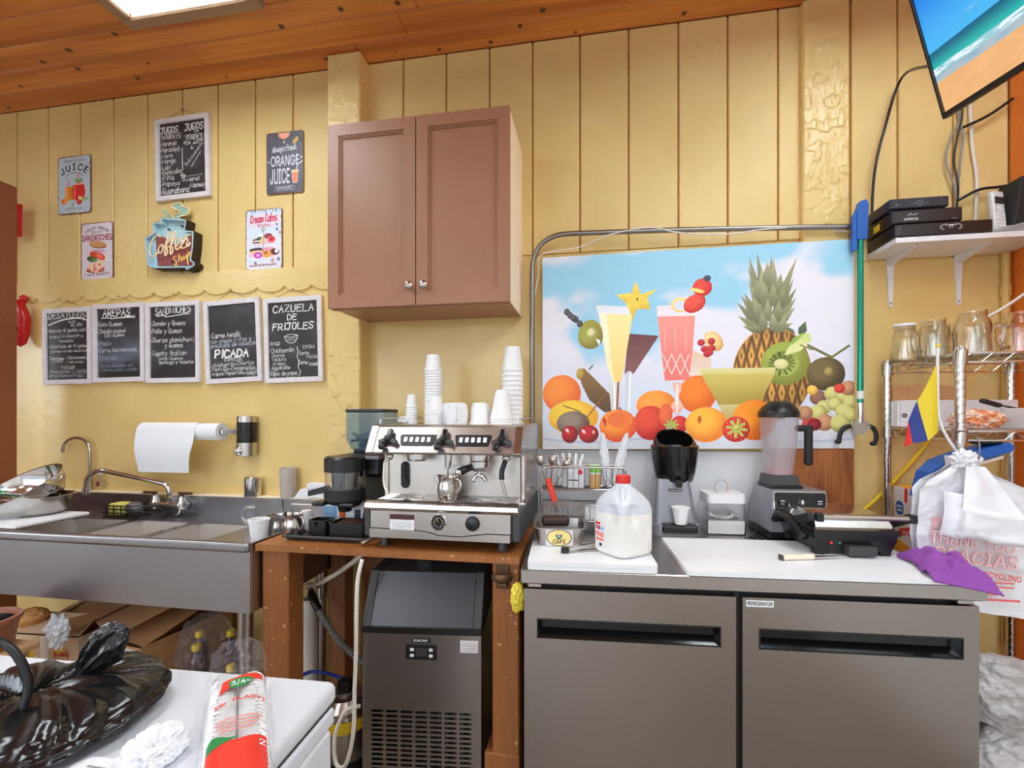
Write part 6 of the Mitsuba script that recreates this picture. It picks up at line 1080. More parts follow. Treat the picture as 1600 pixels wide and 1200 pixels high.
part(sk, 'lettering', type_('DR', 0, .001, .007, .010, True, -.0018, align='c'), 'm_white', M=SK); part(sk, 'lettering', type_('CAFE', 0, -.019, .0105, .042, True, -.0017, align='c'), 'm_maroon', M=SK)
part(sk, 'accent', ext(Polygon([(.012, -.008), (.020, -.0035), (.018, -.002)]), -.0017, -.0014), 'm_maroon', M=SK)
solo('chocolate_scoop', xf(rb(-.05, .04, -.022, .022, -.016, .016, .012), rot('z', 10), mv(*(FR @ [.10, .225, 1.004, 1])[:3])), mat('m_choc', (50, 30, 26), .5), 'dark brown scoop lying in the steel pan', 'scoop', smooth=40)
solo('pan_lid', xf(sheet(lambda u, v: np.stack([.018+u*.19, .24+v*.11, .998+.055*np.sin(np.pi*u)**.6*v**.7+.004*meshkit.fbm(np.stack([u*6, v*6, u*0], -1), 3)], -1), 20, 12), FR), 'm_wrap', 'clear plastic lid propped on the steel pan', 'lid', smooth=True)
t = thing('red_knife', 'red-handled knife hanging in front of the wire rack', 'knife')
part(t, 'handle', xf(rb(-.010, .010, -.006, .006, -.045, .045, .005), rot('y', -16), mv(.078, .345, 1.085)), mat('m_redorange', (222, 58, 34), .35), smooth=40, M=FR)
part(t, 'blade', xf(cb(-.008, .006, -.0008, .0008, -.08, -.044, .0003), rot('y', -16), mv(.078, .345, 1.085)), 'm_satin', M=FR)
t = thing('serving_tongs', 'steel serving tongs lying between the pan and the milk jug', 'tongs')
for s in (-1, 1):
    part(t, 'arm', xf(hull([(0, -.007, 0), (0, .007, 0), (0, -.007, .003), (0, .007, .003), (.21, -.011, 0), (.21, .011, 0), (.21, -.011, .004), (.21, .011, .004)]), rot('y', -s*3.5 if s > 0 else 0), rot('z', 24+s*3), mv(.125, .10, .9355+(.010 if s > 0 else .0))), 'm_satin', M=FR)
part(t, 'pivot', cb(.115, .14, .088, .112, .9355, .952, .003), 'm_black', M=FR)

# wire rack and what it holds
t = thing('wire_rack', 'two-tier chrome wire rack against the white board', 'rack')
y0, y1 = .50, .60
for y in (y0, y1):
    part(t, 'frame_hoop', tube(arc([(.034, y, .915), (.034, y, 1.152), (.362, y, 1.152), (.362, y, .915)], .035, 7), .0045, 8), 'm_chrome', smooth=True, M=FR)
for z in (1.066, .944): 
    part(t, 'tier_rail', tube(np.array([(.036, y0, z), (.36, y0, z), (.36, y1, z), (.036, y1, z)]), .003, 6, closed=True), 'm_chrome', M=FR)
    part(t, 'tier_tray', box(.036, .36, y0, y1, z-.004, z-.003), 'm_gunmetal', M=FR)
part(t, 'tier_rail', tube(np.array([(.036, y0, 1.005), (.36, y0, 1.005), (.36, y1, 1.005), (.036, y1, 1.005)]), .003, 6, closed=True), 'm_chrome', M=FR)
for k in range(15):
    x = .054+k*.021; part(t, 'upright_wire', tube([(x, y0, 1.066), (x, y0, 1.152)], .0012, 5), 'm_gunmetal', M=FR); part(t, 'upright_wire', tube([(x, y0, .944), (x, y0, 1.005)], .0012, 5), 'm_gunmetal', M=FR)
for k, (x, a, b) in enumerate(((.055, -14, 20), (.068, 6, 14), (.082, 30, 10))):
    q = thing('ladle', ('steel ladle leaning left in the wire rack', 'steel ladle upright in the wire rack', 'steel ladle leaning right in the wire rack')[k], 'ladle', 'ladles in the wire rack'); M = FR @ mv(x, .54, 1.07) @ rot('y', a)
    part(q, 'handle', tube([(0, 0, 0), (0, 0, .10)], .003, 7), 'm_satin', smooth=True, M=M); part(q, 'bowl', xf(trimesh.creation.icosphere(2, .018), scl(1, .6, 1.25), mv(0, 0, .108)), 'm_satin', smooth=True, M=M)
for k in range(6): solo('straw_packet', xf(cb(-.005, .005, -.002, .002, 0, .135, .001), rot('y', -26+k*8), mv(*(FR @ [.125+k*.008, .555+.002*k, 1.067, 1])[:3])), 'm_paper', ('white wrapped straw leaning furthest left in the rack', 'second wrapped straw from the left in the rack', 'third wrapped straw from the left in the rack', 'third wrapped straw from the right in the rack', 'second wrapped straw from the right in the rack', 'white wrapped straw leaning furthest right in the rack')[k], 'straw', 'wrapped straws in the rack')
t = thing('tea_box', 'small white box with a red dot in the wire rack', 'box')
part(t, 'body', cb(.138, .20, .53, .55, 1.067, 1.155, .001), 'm_white', M=FR); part(t, 'red_dot', lathe([(0, 0), (.010, 0), (.010, .0005), (0, .0005)], 16), 'm_red', M=FR @ mv(.186, .53, 1.13) @ rot('x', 90)); part(t, 'frame_line', box(.142, .178, .5293, .5297, 1.096, 1.100), 'm_ink', M=FR)
t = thing('spice_jar', 'spice jar with a bright green cap in the wire rack', 'jar')
part(t, 'body', lathe([(0, 1.067), (.021, 1.067), (.022, 1.07), (.022, 1.122), (0, 1.124)], 22), mat('m_spice', (206, 160, 104), .5), smooth=35, M=FR @ mv(.243, .545, 0)); part(t, 'neck', lathe([(.0205, 1.122), (.0205, 1.130)], 22), 'm_white', smooth=35, M=FR @ mv(.243, .545, 0)); part(t, 'cap', lathe([(0, 1.130), (.0225, 1.130), (.0225, 1.153), (0, 1.154)], 22), mat('m_limegreen', (128, 196, 76), .4), smooth=35, M=FR @ mv(.243, .545, 0))
for k, (x, h) in enumerate(((.285, .105), (.345, .10))):
    b_ = blob(.017, .012, h, .35, 3.5, 4, 30+k); solo('sleeve_bag', b_, 'm_bag_white', ('white crinkled plastic sleeve standing in the rack behind the jug cap', 'white crinkled plastic sleeve at the right end of the rack')[k], 'bag', 'plastic sleeves in the rack', smooth=True, M=FR @ mv(x, .575, 1.172+.004*k) @ rot('y', -6+k*20))
solo('folded_napkins', rb(.20, .262, .51, .585, .9445, .992, .006), 'm_paper', 'folded white napkins in the lower tier of the rack', 'napkins', smooth=40, M=FR)
# citrus juicer with a foam cup
mat('m_silver', (150, 152, 160), .32, .55)
t = thing('citrus_juicer', 'silver juicer with an open black bowl on top', 'juicer')
def loft(a, b, z0, z1): return hull([(x, y, z0) for x, y in a]+[(x, y, z1) for x, y in b])
A0 = list(rrect(.452, .618, .43, .60, .02).exterior.coords)[:-1]; A1 = list(rrect(.456, .612, .455, .585, .02).exterior.coords)[:-1]; A2 = list(rrect(.465, .588, .465, .58, .02).exterior.coords)[:-1]
part(t, 'pedestal', loft(A1, A2, .952, 1.115), 'm_silver', smooth=25, M=FR); part(t, 'base', extz(rrect(.448, .618, .425, .60, .03), .911, .952), 'm_silver', smooth=30, M=FR)
part(t, 'drip_tray', rb(.478, .602, .412, .46, .925, .955, .008), 'm_black', smooth=40, M=FR)
for k in range(6): part(t, 'tray_bar', cb(.488+k*.018, .494+k*.018, .416, .455, .955, .958, .0008), 'm_black_gloss', M=FR)
bw = lathe([(0, 1.095), (.055, 1.096), (.066, 1.105), (.076, 1.14), (.084, 1.19), (.087, 1.232), (.089, 1.236), (.084, 1.238), (.080, 1.19), (.060, 1.11), (0, 1.108)], 40)
part(t, 'bowl', bw, 'm_black_gloss', smooth=40, M=FR @ mv(.543, .525, 0))
hd = lathe([(.080, 1.236), (.078, 1.262), (.068, 1.285), (.0655, 1.283), (.0755, 1.26), (.077, 1.236)], 40); v = hd.vertices; bk = np.clip((v[:, 1]+.05)/.12, 0, 1); v[:, 2] = 1.236+(v[:, 2]-1.236)*(.05+1.25*bk)
part(t, 'open_hood', hd, 'm_black_gloss', smooth=40, M=FR @ mv(.543, .525, 0))
part(t, 'reamer', lathe([(.03, 1.108), (.028, 1.16), (.015, 1.195), (0, 1.205)], 16), 'm_black', smooth=40, M=FR @ mv(.543, .525, 0))
part(t, 'spout', hull([(.526, .452, 1.118), (.556, .452, 1.118), (.531, .44, 1.088), (.551, .44, 1.088), (.528, .435, 1.115), (.554, .435, 1.115), (.533, .462, 1.088), (.549, .462, 1.088)]), 'm_black_gloss', M=FR)
nb = part(t, 'name_badge', ext(rrect(.507, .557, 1.072, 1.080, .004), .4535, .462), 'm_ink', M=FR); part(nb, 'lettering', type_('Proctor Silex', .532, .0742+1, .0045, .042, True, .4532, align='c'), 'm_white', M=FR)
solo('foam_cup', foam_cup(.020, .0295, .062), 'm_foam', 'small white foam cup on the drip tray of the juicer', 'cup', smooth=35, M=FR @ mv(.543, .428, .9585))
# sugar canister
t = thing('sugar_canister', 'square clear canister of sugar with a white lid', 'canister')
cp_ = rrect(.650, .790, .475, .60, .012); part(t, 'glass', extz(cp_.difference(cp_.buffer(-.003)), .911, 1.026), 'm_glass', smooth=30, M=FR)
part(t, 'lid', extz(rrect(.652, .790, .475, .602, .02), 1.027, 1.060), 'm_white', smooth=30, M=FR)
part(t, 'lid_ring', xf(tube([(.024*math.cos(a), 0, .026*math.sin(a)) for a in np.linspace(0, 2*np.pi, 25)[:-1]], .0042, 8, closed=True), mv(.72, .535, 1.082)), 'm_frosted', smooth=True, M=FR)
solo('sugar', cat(sheet(lambda u, v: np.stack([.656+u*.128, .481+v*.113, .972+.012*np.sin(u*9+1)*(.5+v)+.006*meshkit.fbm(np.stack([u*5, v*5, u*0], -1), 3)], -1), 20, 14), box(.656, .784, .481, .594, .914, .962)), 'm_foam', 'white sugar heaped inside the square canister', 'sugar', smooth=30, M=FR, kind='stuff')
# blender
t = thing('blender', 'tall blender with a cloudy jug and black lid beside the canister', 'blender')
part(t, 'motor_base', hull([(x, y, z) for x0, x1, y0, y1, z in ((.850, 1.050, .418, .615, .940), (.862, 1.040, .432, .60, 1.085), (.844, 1.056, .445, .62, .945)) for x in (x0, x1) for y in (y0, y1)]), 'm_silver', M=FR)
part(t, 'base_skirt', cb(.846, 1.054, .425, .62, .911, .945, .006), 'm_black', M=FR)
BPM = FR @ mv(0, .4165, .937) @ rot('x', -5.5)
bpl = part(t, 'control_plate', ext(rrect(.866, 1.036, .062, .142, .008), -.003, .004), 'm_black', M=BPM)
part(bpl, 'plate_edge', ext(rrect(.862, 1.040, .056, .147, .01).difference(rrect(.866, 1.036, .062, .142, .008)), -.0022, .003), 'm_satin', M=BPM)
part(bpl, 'dial', lathe([(0, 0), (.015, 0), (.013, .010), (0, .011)], 20), 'm_darkgrey', smooth=30, M=BPM @ mv(.952, -.003, .108) @ rot('x', 90)); part(bpl, 'pointer', hull([(.948, -.016, .09), (.960, -.016, .09), (.951, -.016, .116), (.956, -.016, .116), (.948, -.012, .09), (.960, -.012, .09), (.951, -.012, .116), (.956, -.012, .116)]), 'm_white', M=BPM)
for x in (.889, 1.013): part(bpl, 'switch', cb(x-.010, x+.010, -.010, -.003, .094, .116, .003), 'm_black_gloss', M=BPM); part(bpl, 'switch_mark', box(x-.008, x+.008, -.0106, -.0102, .112, .115), 'm_white', M=BPM)
part(t, 'jug_socket', cb(.872, .985, .475, .60, 1.086, 1.096, .003), 'm_black', M=FR)
part(t, 'jug_foot', hull([(x, y, z) for x0, x1, y0, y1, z in ((.876, .978, .482, .592, 1.097), (.880, .972, .488, .586, 1.130)) for x in (x0, x1) for y in (y0, y1)]), 'm_darkgrey', M=FR)
scene['m_cloudy'] = {'type': 'blendbsdf', 'weight': .32, 'a': {'type': 'thindielectric', 'int_ior': 1.45}, 'b': {'type': 'twosided', 'bsdf': {'type': 'principled', 'base_color': {'type': 'rgb', 'value': sc(206, 198, 204)}, 'roughness': .3}}}
th = np.linspace(0, 2*np.pi, 49)[:-1]; J = []
for z, r in ((1.131, .046), (1.16, .048), (1.22, .056), (1.30, .063), (1.336, .065), (1.344, .068)):
    fl = 1-.05*np.cos(4*th)*np.clip((1.32-z)/.1, 0, 1); J.append(np.stack([.926+r*fl*np.cos(th), .537+r*fl*np.sin(th), np.full(48, z)], -1))
J = np.array(J); i, j = np.meshgrid(np.arange(5), np.arange(48), indexing='ij'); j2 = (j+1) % 48; Q = np.stack([i*48+j, i*48+j2, (i+1)*48+j2, (i+1)*48+j], -1).reshape(-1, 4)
part(t, 'jug', trimesh.Trimesh(J.reshape(-1, 3), np.vstack([Q[:, [0, 1, 2]], Q[:, [0, 2, 3]]]), process=False), 'm_cloudy', smooth=True, M=FR)
part(t, 'pink_residue', lathe([(0, 1.133), (.042, 1.133), (.045, 1.15), (0, 1.147)], 24), mat('m_pinkres', (196, 130, 134), .4), smooth=35, M=FR @ mv(.926, .537, 0))
part(t, 'jug_handle', cat(rb(.985, 1.045, .525, .549, 1.292, 1.316, .009), rb(1.018, 1.045, .524, .550, 1.165, 1.312, .010)), 'm_black_matte', smooth=40, M=FR)
part(t, 'lid', lathe([(0, 1.345), (.070, 1.345), (.071, 1.362), (.062, 1.378), (.045, 1.395), (.03, 1.405), (0, 1.407)], 32), 'm_black', smooth=35, M=FR @ mv(.926, .537, 0)); part(t, 'lid_tab', rb(.905, .95, .49, .51, 1.378, 1.40, .006), 'm_black_matte', smooth=40, M=FR)
part(t, 'power_cord', tube(spline([(.84, .50, .925), (.81, .46, .918), (.825, .42, .917), (.80, .40, .917), (.785, .43, .918)], 6), .004, 7), 'm_black', smooth=True, M=FR)
# panini grill
GM = FR @ mv(.884, .190, .9245)
t = thing('panini_grill', 'black panini grill with a steel lid and bar handle on the large board', 'grill')
part(t, 'base', hull([(x, y, z) for x0, x1, y0, y1, z in ((.012, .222, .01, .24, .012), (0, .234, .0, .25, .050), (0, .234, .0, .25, .062)) for x in (x0, x1) for y in (y0, y1)]), 'm_black', M=GM)
for x in (.008, .196):
    for y in (.012, .20): part(t, 'foot', cb(x, x+.03, y, y+.03, 0, .02, .003), 'm_black_matte', M=GM)
part(t, 'drip_cup', rb(.088, .168, -.022, .03, .006, .034, .004), 'm_darkgrey', smooth=40, M=GM)
for x, c, n in ((.048, (226, 40, 40), 'm_led_red'), (.072, (40, 120, 90), 'm_led_green')): part(t, 'indicator', lathe([(0, 0), (.0048, 0), (.0035, .003), (0, .004)], 12), mat(n, c, .2), smooth=True, M=GM @ mv(x, .001, .040) @ rot('x', 90))
part(t, 'lid_rim', hull([(x, y, z) for x0, x1, y0, y1, z in ((-.004, .238, -.006, .25, .063), (-.004, .238, -.006, .25, .078)) for x in (x0, x1) for y in (y0, y1)]), 'm_black', M=GM)
part(t, 'lid_top', hull([(x, y, z) for x0, x1, y0, y1, z in ((.004, .230, 0, .25, .0785), (.012, .222, .028, .25, .112), (.02, .214, .08, .25, .122)) for x in (x0, x1) for y in (y0, y1)]), 'm_chrome', smooth=20, M=GM)
part(t, 'handle_bar', tube([(.0, -.018, .121), (.258, -.018, .121)], .0085, 14), 'm_satin', smooth=True, M=GM)
for x in (-.006, .252):
    part(t, 'handle_end', rb(x, x+.02, -.030, -.006, .108, .134, .004), 'm_black', smooth=40, M=GM)
    part(t, 'handle_arm', hull([(x+a, y, z) for a in (.002, .016) for y, z in ((-.015, .111), (-.003, .131), (.09, .066), (.10, .084))]) if x > 0 else hull([(x-.004+a, y, z) for a in (-.012, .004) for y, z in ((-.015, .111), (-.003, .131), (.12, .062), (.13, .086))]), 'm_black_matte', M=GM)
part(t, 'hinge', tube([(-.02, .225, .075), (.25, .225, .075)], .022, 14), 'm_black', smooth=30, M=GM)
part(t, 'side_guard', tube(spline([(-.018, .02, .05), (-.026, .10, .085), (-.026, .18, .092), (-.02, .235, .06)], 6), .011, 8), 'm_black', smooth=True, M=GM)
t = thing('paring_knife', 'knife with a pale handle lying in front of the panini grill', 'knife')
KM = FR @ mv(.757, .128, .9325) @ rot('z', 10)
part(t, 'handle', rb(.006, .105, -.010, .010, -.007, .008, .006), mat('m_ivory', (228, 216, 194), .4), smooth=40, M=KM); part(t, 'end_cap', rb(0, .008, -.010, .010, -.007, .008, .004), 'm_darkgrey', smooth=40, M=KM); part(t, 'blade', hull([(.105, -.008, 0), (.105, .008, 0), (.105, -.008, .0012), (.105, .008, .0012), (.21, .0, 0), (.21, .006, 0), (.21, 0, .001)]), 'm_satin', M=KM)
t = thing('power_strip', 'yellow power strip behind the blender', 'power strip')
part(t, 'case', rb(1.09, 1.19, .60, .65, .9105, .955, .008), 'm_yellow', smooth=40, M=FR); part(t, 'outlet', cb(1.115, 1.135, .598, .6005, .918, .94, .001), 'm_black', M=FR)
part(t, 'yellow_cord', tube(spline([(.955, -.075, .945), (.985, -.06, .965), (1.03, -.04, .99), (1.11, -.03, 1.067), (1.20, -.03, 1.18), (1.25, -.03, 1.25), (1.29, -.03, 1.32)], 8), .007, 8), 'm_yellow', smooth=True, label='thick yellow cord climbing the wall')

# ------------------------------------------------------------------ wire shelving at the right
t = thing('wire_shelving', 'chrome wire shelving unit at the right with jars on its top', 'shelving')
SX0, SX1, SY0, SY1 = 1.095, 1.500, -.431, -.062
for x in (SX0, SX1):
    for y in (SY0, SY1):
        p_ = part(t, 'post', lathe([(0, 0), (.0135, 0)]+[q for z in np.arange(.06, 1.54, .0254) for q in ((.0135, z-.0012), (.0122, z), (.0135, z+.0012))]+[(.0135, 1.555), (.011, 1.562), (0, 1.563)], 14), 'm_chrome', smooth=35, M=mv(x, y, 0))
        for z in (.80, 1.29, 1.528): part(p_, 'collar', lathe([(.0137, z-.022), (.019, z-.022), (.0185, z+.022), (.0137, z+.022)], 14), 'm_satin', smooth=35, M=mv(x, y, 0))
for z in (.80, 1.29, 1.528):
    L = part(t, 'shelf_level', tube(np.array([(SX0, SY0, z+.014), (SX1, SY0, z+.014), (SX1, SY1, z+.014), (SX0, SY1, z+.014)]), .0035, 6, closed=True), 'm_chrome')
    part(L, 'lower_rail', tube(np.array([(SX0, SY0, z-.014), (SX1, SY0, z-.014), (SX1, SY1, z-.014), (SX0, SY1, z-.014)]), .003, 6, closed=True), 'm_chrome')
    def zig(a, b, n): return np.array([np.array(a)+(np.array(b)-a)*k/n+[0, 0, .013 if k % 2 else -.013] for k in range(n+1)])
    for a, b, n in (((SX0, SY0, z), (SX1, SY0, z), 14), ((SX0, SY1, z), (SX1, SY1, z), 14), ((SX0, SY0, z), (SX0, SY1, z), 12), ((SX1, SY0, z), (SX1, SY1, z), 12)): part(L, 'truss_wire', tube(zig(a, b, n), .0018, 5), 'm_chrome')
    for k in range(17): part(L, 'grid_wire', tube([(SX0+.012+k*.0238, SY0, z+.016), (SX0+.012+k*.0238, SY1, z+.016)], .0016, 5), 'm_chrome')
ZT = 1.5465
def jar(label, x, y, s, handle, lid=None):
    t = thing('glass_jar', label, 'jar', 'glass jars on the shelving'); M = mv(x, y, ZT) @ scl(s)
    part(t, 'glass', lathe([(0, 0), (.036, 0), (.041, .004), (.0425, .012), (.0425, .095), (.039, .108), (.033, .116), (.033, .120), (.0345, .122), (.033, .126), (.0345, .129), (.033, .133), (.033, .137), (.0305, .137), (.0305, .117), (.0365, .107), (.0395, .095), (.0395, .012), (.037, .008), (0, .007)], 36), 'm_glass', smooth=40, M=M)
    if handle is not None: part(t, 'handle', tube(spline([(.041, 0, .088), (.066, 0, .090), (.071, 0, .06), (.064, 0, .03), (.041, 0, .028)], 6), .0048, 8), 'm_glass', smooth=True, M=M @ rot('z', handle))
    if lid: part(t, 'lid', lathe([(0, .1375), (.036, .1375), (.036, .146), (.034, .1475), (0, .1475)], 28), 'm_white', smooth=30, M=M)
jar('small glass jar with a white lid, leftmost on the top shelf', 1.118, -.125, .95, None, True)
jar('glass mug jar second from the left with its handle to the left', 1.168, -.195, 1.03, 190)
jar('glass jar behind, between the second jar and the big front jar', 1.225, -.13, .95, None)
jar('largest glass mug jar beside the front shelf post', 1.243, -.26, 1.12, -20)
jar('glass jar behind, between the two front mug jars at the right', 1.365, -.14, .95, None)
jar('glass mug jar furthest right on the top shelf', 1.385, -.25, 1.08, 200)
# second level
t = thing('pizza_carton', 'long white carton with a round hole on the middle shelf', 'box')
wb = ext(sbox(1.106, 1.310, 1.475, 1.408).difference(Point(1.118, 1.352).buffer(.008)), -.125, -.122)
part(t, 'front', wb, 'm_white'); part(t, 'body', cb(1.100, 1.473, -.119, -.075, 1.310, 1.406, .002), 'm_white'); part(t, 'hole_grommet', lathe([(.0055, 0), (.0085, 0), (.0085, .001), (.0055, .001)], 16), 'm_rusty', M=mv(1.118, -.1255, 1.352) @ rot('x', 90))
t = thing('brown_carton', 'plain brown carton behind the long white carton', 'box')
part(t, 'body', cb(1.11, 1.33, -.073, -.066, 1.310, 1.462, .001), 'm_cardboard'); part(t, 'seam', box(1.155, 1.157, -.0738, -.0732, 1.31, 1.461), 'm_cardboard_aged')
solo('shrimp_bag', xf(blob(.075, .04, .032, .28, 5, 5, 18), mv(1.205, -.335, 1.338)), mat('m_orange_bag', tex=lambda p, n, uv: mix(sc(226, 196, 176), sc(206, 124, 78), smoothstep(.42, .6, fbm(p.x*60, p.y*60, p.z*60, 3))), rough=.3), 'clear bag of orange snacks before the white carton', 'bag', smooth=True)
solo('white_carton', cb(1.30, 1.485, -.40, -.29, 1.310, 1.375, .002), 'm_white', 'low white carton at the right end of the middle shelf', 'box')
t = thing('black_spatula', 'black-handled spatula lying across the white cartons', 'spatula')
part(t, 'handle', xf(rb(-.03, .03, -.010, .010, -.007, .007, .006), rot('y', 18), mv(1.268, -.30, 1.392)), 'm_black', smooth=40); part(t, 'blade', xf(cb(.03, .09, -.012, .012, -.001, .001, .0005), rot('y', 12), mv(1.268, -.30, 1.390)), 'm_black')
# flag
t = thing('flag', 'small yellow blue and red flag on a white stick before the shelving', 'flag')
part(t, 'stick', tube(spline([(1.020, -.455, 1.556), (1.020, -.455, 1.447), (1.023, -.455, 1.350), (1.042, -.455, 1.292), (1.080, -.452, 1.230)], 6), .0042, 8), 'm_white', smooth=True)
part(t, 'finial', lathe([(0, 0), (.005, .002), (.005, .008), (0, .012)], 10), 'm_yellow', M=mv(1.020, -.455, 1.557))
mat('m_flag_yellow', (214, 190, 40), .6); mat('m_flag_blue', (36, 54, 128), .6); mat('m_flag_red', (214, 48, 42), .6)
for pts, m in (([(1.014, 1.506), (.964, 1.395), (.986, 1.276), (1.018, 1.304)], 'm_flag_yellow'), ([(.964, 1.395), (.944, 1.336), (.956, 1.266), (.986, 1.276)], 'm_flag_blue'), ([(.944, 1.336), (.927, 1.254), (.956, 1.266)], 'm_flag_red')):
    fm = ext(Polygon(pts), -.461, -.4602)
    for _ in range(3): fm = fm.subdivide()
    fm.vertices[:, 1] += .010*np.sin((fm.vertices[:, 0]-1.018)*70)*np.clip((1.5-fm.vertices[:, 2])*6, 0, 1); part(t, 'stripe', fm, m, smooth=25)
# blue sealer
t = thing('bag_sealer', 'blue bag sealing machine on the lower shelf', 'sealer')
part(t, 'body', ext(Polygon([(1.055, 1.085), (1.200, 1.085), (1.19, 1.135), (1.135, 1.178), (1.10, 1.186), (1.075, 1.165)]).buffer(.004), -.34, -.27), 'm_blue')
part(t, 'upper_arm', ext(Polygon([(1.085, 1.170), (1.11, 1.200), (1.185, 1.232), (1.29, 1.262), (1.30, 1.250), (1.29, 1.238), (1.18, 1.205), (1.11, 1.172)]).buffer(.003), -.345, -.265), 'm_blue')
part(t, 'seal_bar', ext(Polygon([(1.115, 1.160), (1.28, 1.215), (1.28, 1.225), (1.115, 1.172)]), -.335, -.275), 'm_cord_white'); part(t, 'grip', cb(1.22, 1.28, -.335, -.275, 1.258, 1.275, .005), 'm_black')
part(t, 'spring', tube([(1.12, -.346, 1.165), (1.19, -.346, 1.11)], .004, 8), 'm_darkgrey', smooth=True)
solo('sealer_stand', cb(1.115, 1.30, -.36, -.185, .818, 1.079, .003), 'm_cardboard', 'plain box under the blue sealer', 'box')
# printed boxes
mat('m_print_blue', (40, 84, 160), .45); mat('m_print_orange', (232, 160, 40), .5)
t = thing('food_wrap_box', 'white box with a blue oval and a yellow top on the lower shelf', 'box')
BX = mv(1.1125, -.172, 0)
part(t, 'body', cb(0, .20, 0, .10, .972, 1.088, .002), 'm_whitewash', M=BX); part(t, 'top_panel', cb(.001, .199, .001, .099, 1.0882, 1.0898, .0004), 'm_print_orange', M=BX)
SIDE = BX @ mv(-.0004, .098, 0) @ rot('z', -90)
part(t, 'blue_oval', ext(rrect(.010, .056, .985, 1.035, .018), -.0006, 0), 'm_print_blue', M=SIDE); part(t, 'lettering', type_('berkley', .033, 1.012, .009, .038, True, -.0008, align='c'), 'm_white', M=SIDE); part(t, 'lettering', type_('JENSEN', .033, .998, .007, .034, True, -.0008, align='c'), 'm_white', M=SIDE)
part(t, 'red_tab', ext(sbox(.062, 1.035, .078, 1.087), -.0006, 0), 'm_red', M=SIDE)
part(t, 'blue_panel', box(.03, .12, -.0008, -.0002, 1.02, 1.082), 'm_print_blue', M=BX); part(t, 'yellow_panel', box(.03, .12, -.0008, -.0002, .974, 1.018), 'm_print_orange', M=BX)
t = thing('cling_film_box', 'red and yellow printed box right below the box with the blue oval', 'box')
BX = mv(1.1125, -.20, 0); SIDE = BX @ mv(-.0004, .128, 0) @ rot('z', -90)
part(t, 'body', cb(0, .20, 0, .13, .818, .970, .002), 'm_whitewash', M=BX); part(t, 'red_band', ext(Polygon([(.03, .905), (.128, .925), (.128, .962), (.03, .93)]), -.0006, 0), 'm_red', M=SIDE)
part(t, 'lettering', type_('FLEX', .08, .915, .016, .05, True, -.0009, align='c'), 'm_white', M=SIDE); part(t, 'yellow_foot', ext(Polygon([(.0, .82), (.128, .82), (.128, .87), (0, .90)]), -.0006, 0), 'm_print_orange', M=SIDE)
part(t, 'red_panel', box(.0, .14, -.0008, -.0002, .93, .968), 'm_red', M=BX)

# ------------------------------------------------------------------ thank-you bags
mat('m_tbag', (218, 219, 224), .45, bump=lambda p, n, uv: fbm(p.x*20, p.y*20, p.z*24, 3), bscale=.012); mat('m_print_thank', (214, 96, 100), .5); mat('m_pinkwhite', (236, 208, 210), .5)
t = thing('thank_you_bags', 'bundle of white thank-you carrier bags hanging from a hook on the shelving', 'carrier bags')
prof = [(0, 1.030, 1.092, 1.232), (.08, 1.032, 1.098, 1.20), (.2, .965, 1.215, 1.150), (.3, .945, 1.26, 1.120), (.55, .938, 1.30, .985), (.68, .945, 1.30, .925), (.73, 1.002, 1.30, .90), (.8, 1.004, 1.30, .86), (1, 1.006, 1.30, .775)]
pp = np.array(prof)
def bagf(yo, amp, sd):
    def fn(u, v):
        xl, xr, zc = (np.interp(v, pp[:, 0], pp[:, k]) for k in (1, 2, 3)); x = xl+(xr-xl)*u
        z = zc-.030*(u-.5)*np.clip(v*3, 0, 1)-.035*np.abs(u-.5)*np.exp(-((v-.2)/.12)**2)*0
        w = amp*(meshkit.fbm(np.stack([u*5, v*4, u*0+sd], -1), 4)-.5)+.012*np.sin(u*22+sd)*np.exp(-v*9)
        return np.stack([x, -.500+yo+w, z], -1)
    return fn
part(t, 'rear_bag', sheet(bagf(.03, .03, 5), 40, 60, .0012), 'm_tbag', smooth=True); part(t, 'front_bag', sheet(bagf(0, .018, 1), 40, 60, .0012), 'm_tbag', smooth=True)
part(t, 'gathered_neck', xf(blob(.036, .024, .026, .5, 3.5, 5, 25), mv(1.062, -.50, 1.222)), 'm_tbag', smooth=True)
part(t, 'folded_handle', sheet(lambda u, v: np.stack([.985+u*.055-.012*v, -.535-.010*np.sin(3*v)+.006*np.sin(u*5), 1.135-.125*v-.01*u], -1), 10, 14, .002), 'm_tbag', smooth=True)
pk = xf(rb(-.085, .085, -.020, .020, -.042, .042, .014), rot('y', 8), mv(1.095, -.560, 1.040)).subdivide(); pk = pk.subdivide(); pk.vertices += (meshkit.fbm(pk.vertices*40, 3)-.5)[:, None]*.010
part(t, 'folded_bundle', pk, 'm_tbag', smooth=True)
part(t, 'drape', sheet(lambda u, v: np.stack([1.035+.045*(1-v)*.3+u*(.05+.11*v)-.02*v, -.525-.035*v-.008*np.sin(6*u), 1.205-.125*v-.02*u*v], -1), 12, 12, .002), 'm_tbag', smooth=True)
TM = mv(0, -.5235, 0) @ rot('y', 7)
def bagtext(s, x, z, h, w, outline=True):
    M = mv(x, -.519, z) @ rot('y', 7)
    part(t, 'lettering', type_(s, 0, 0, h, w, True, 0, .0004), 'm_print_thank', M=M)
    if outline: part(t, 'lettering', type_(s, .0012, 0, h, w-.0024, False, -.0012, .0004), 'm_pinkwhite', M=M)
bagtext('THANK YOU', .958, .985, .034, .215); bagtext('GRACIAS', .966, .938, .036, .215)
bagtext('FOR RECYCLING', 1.045, .895, .016, .145, False); bagtext('THANK YOU', .964, 1.028, .028, .03)
part(t, 'print_bar', xf(box(1.105, 1.185, -.5215, -.5205, .822, .828), rot('y', 0)), 'm_print_thank')
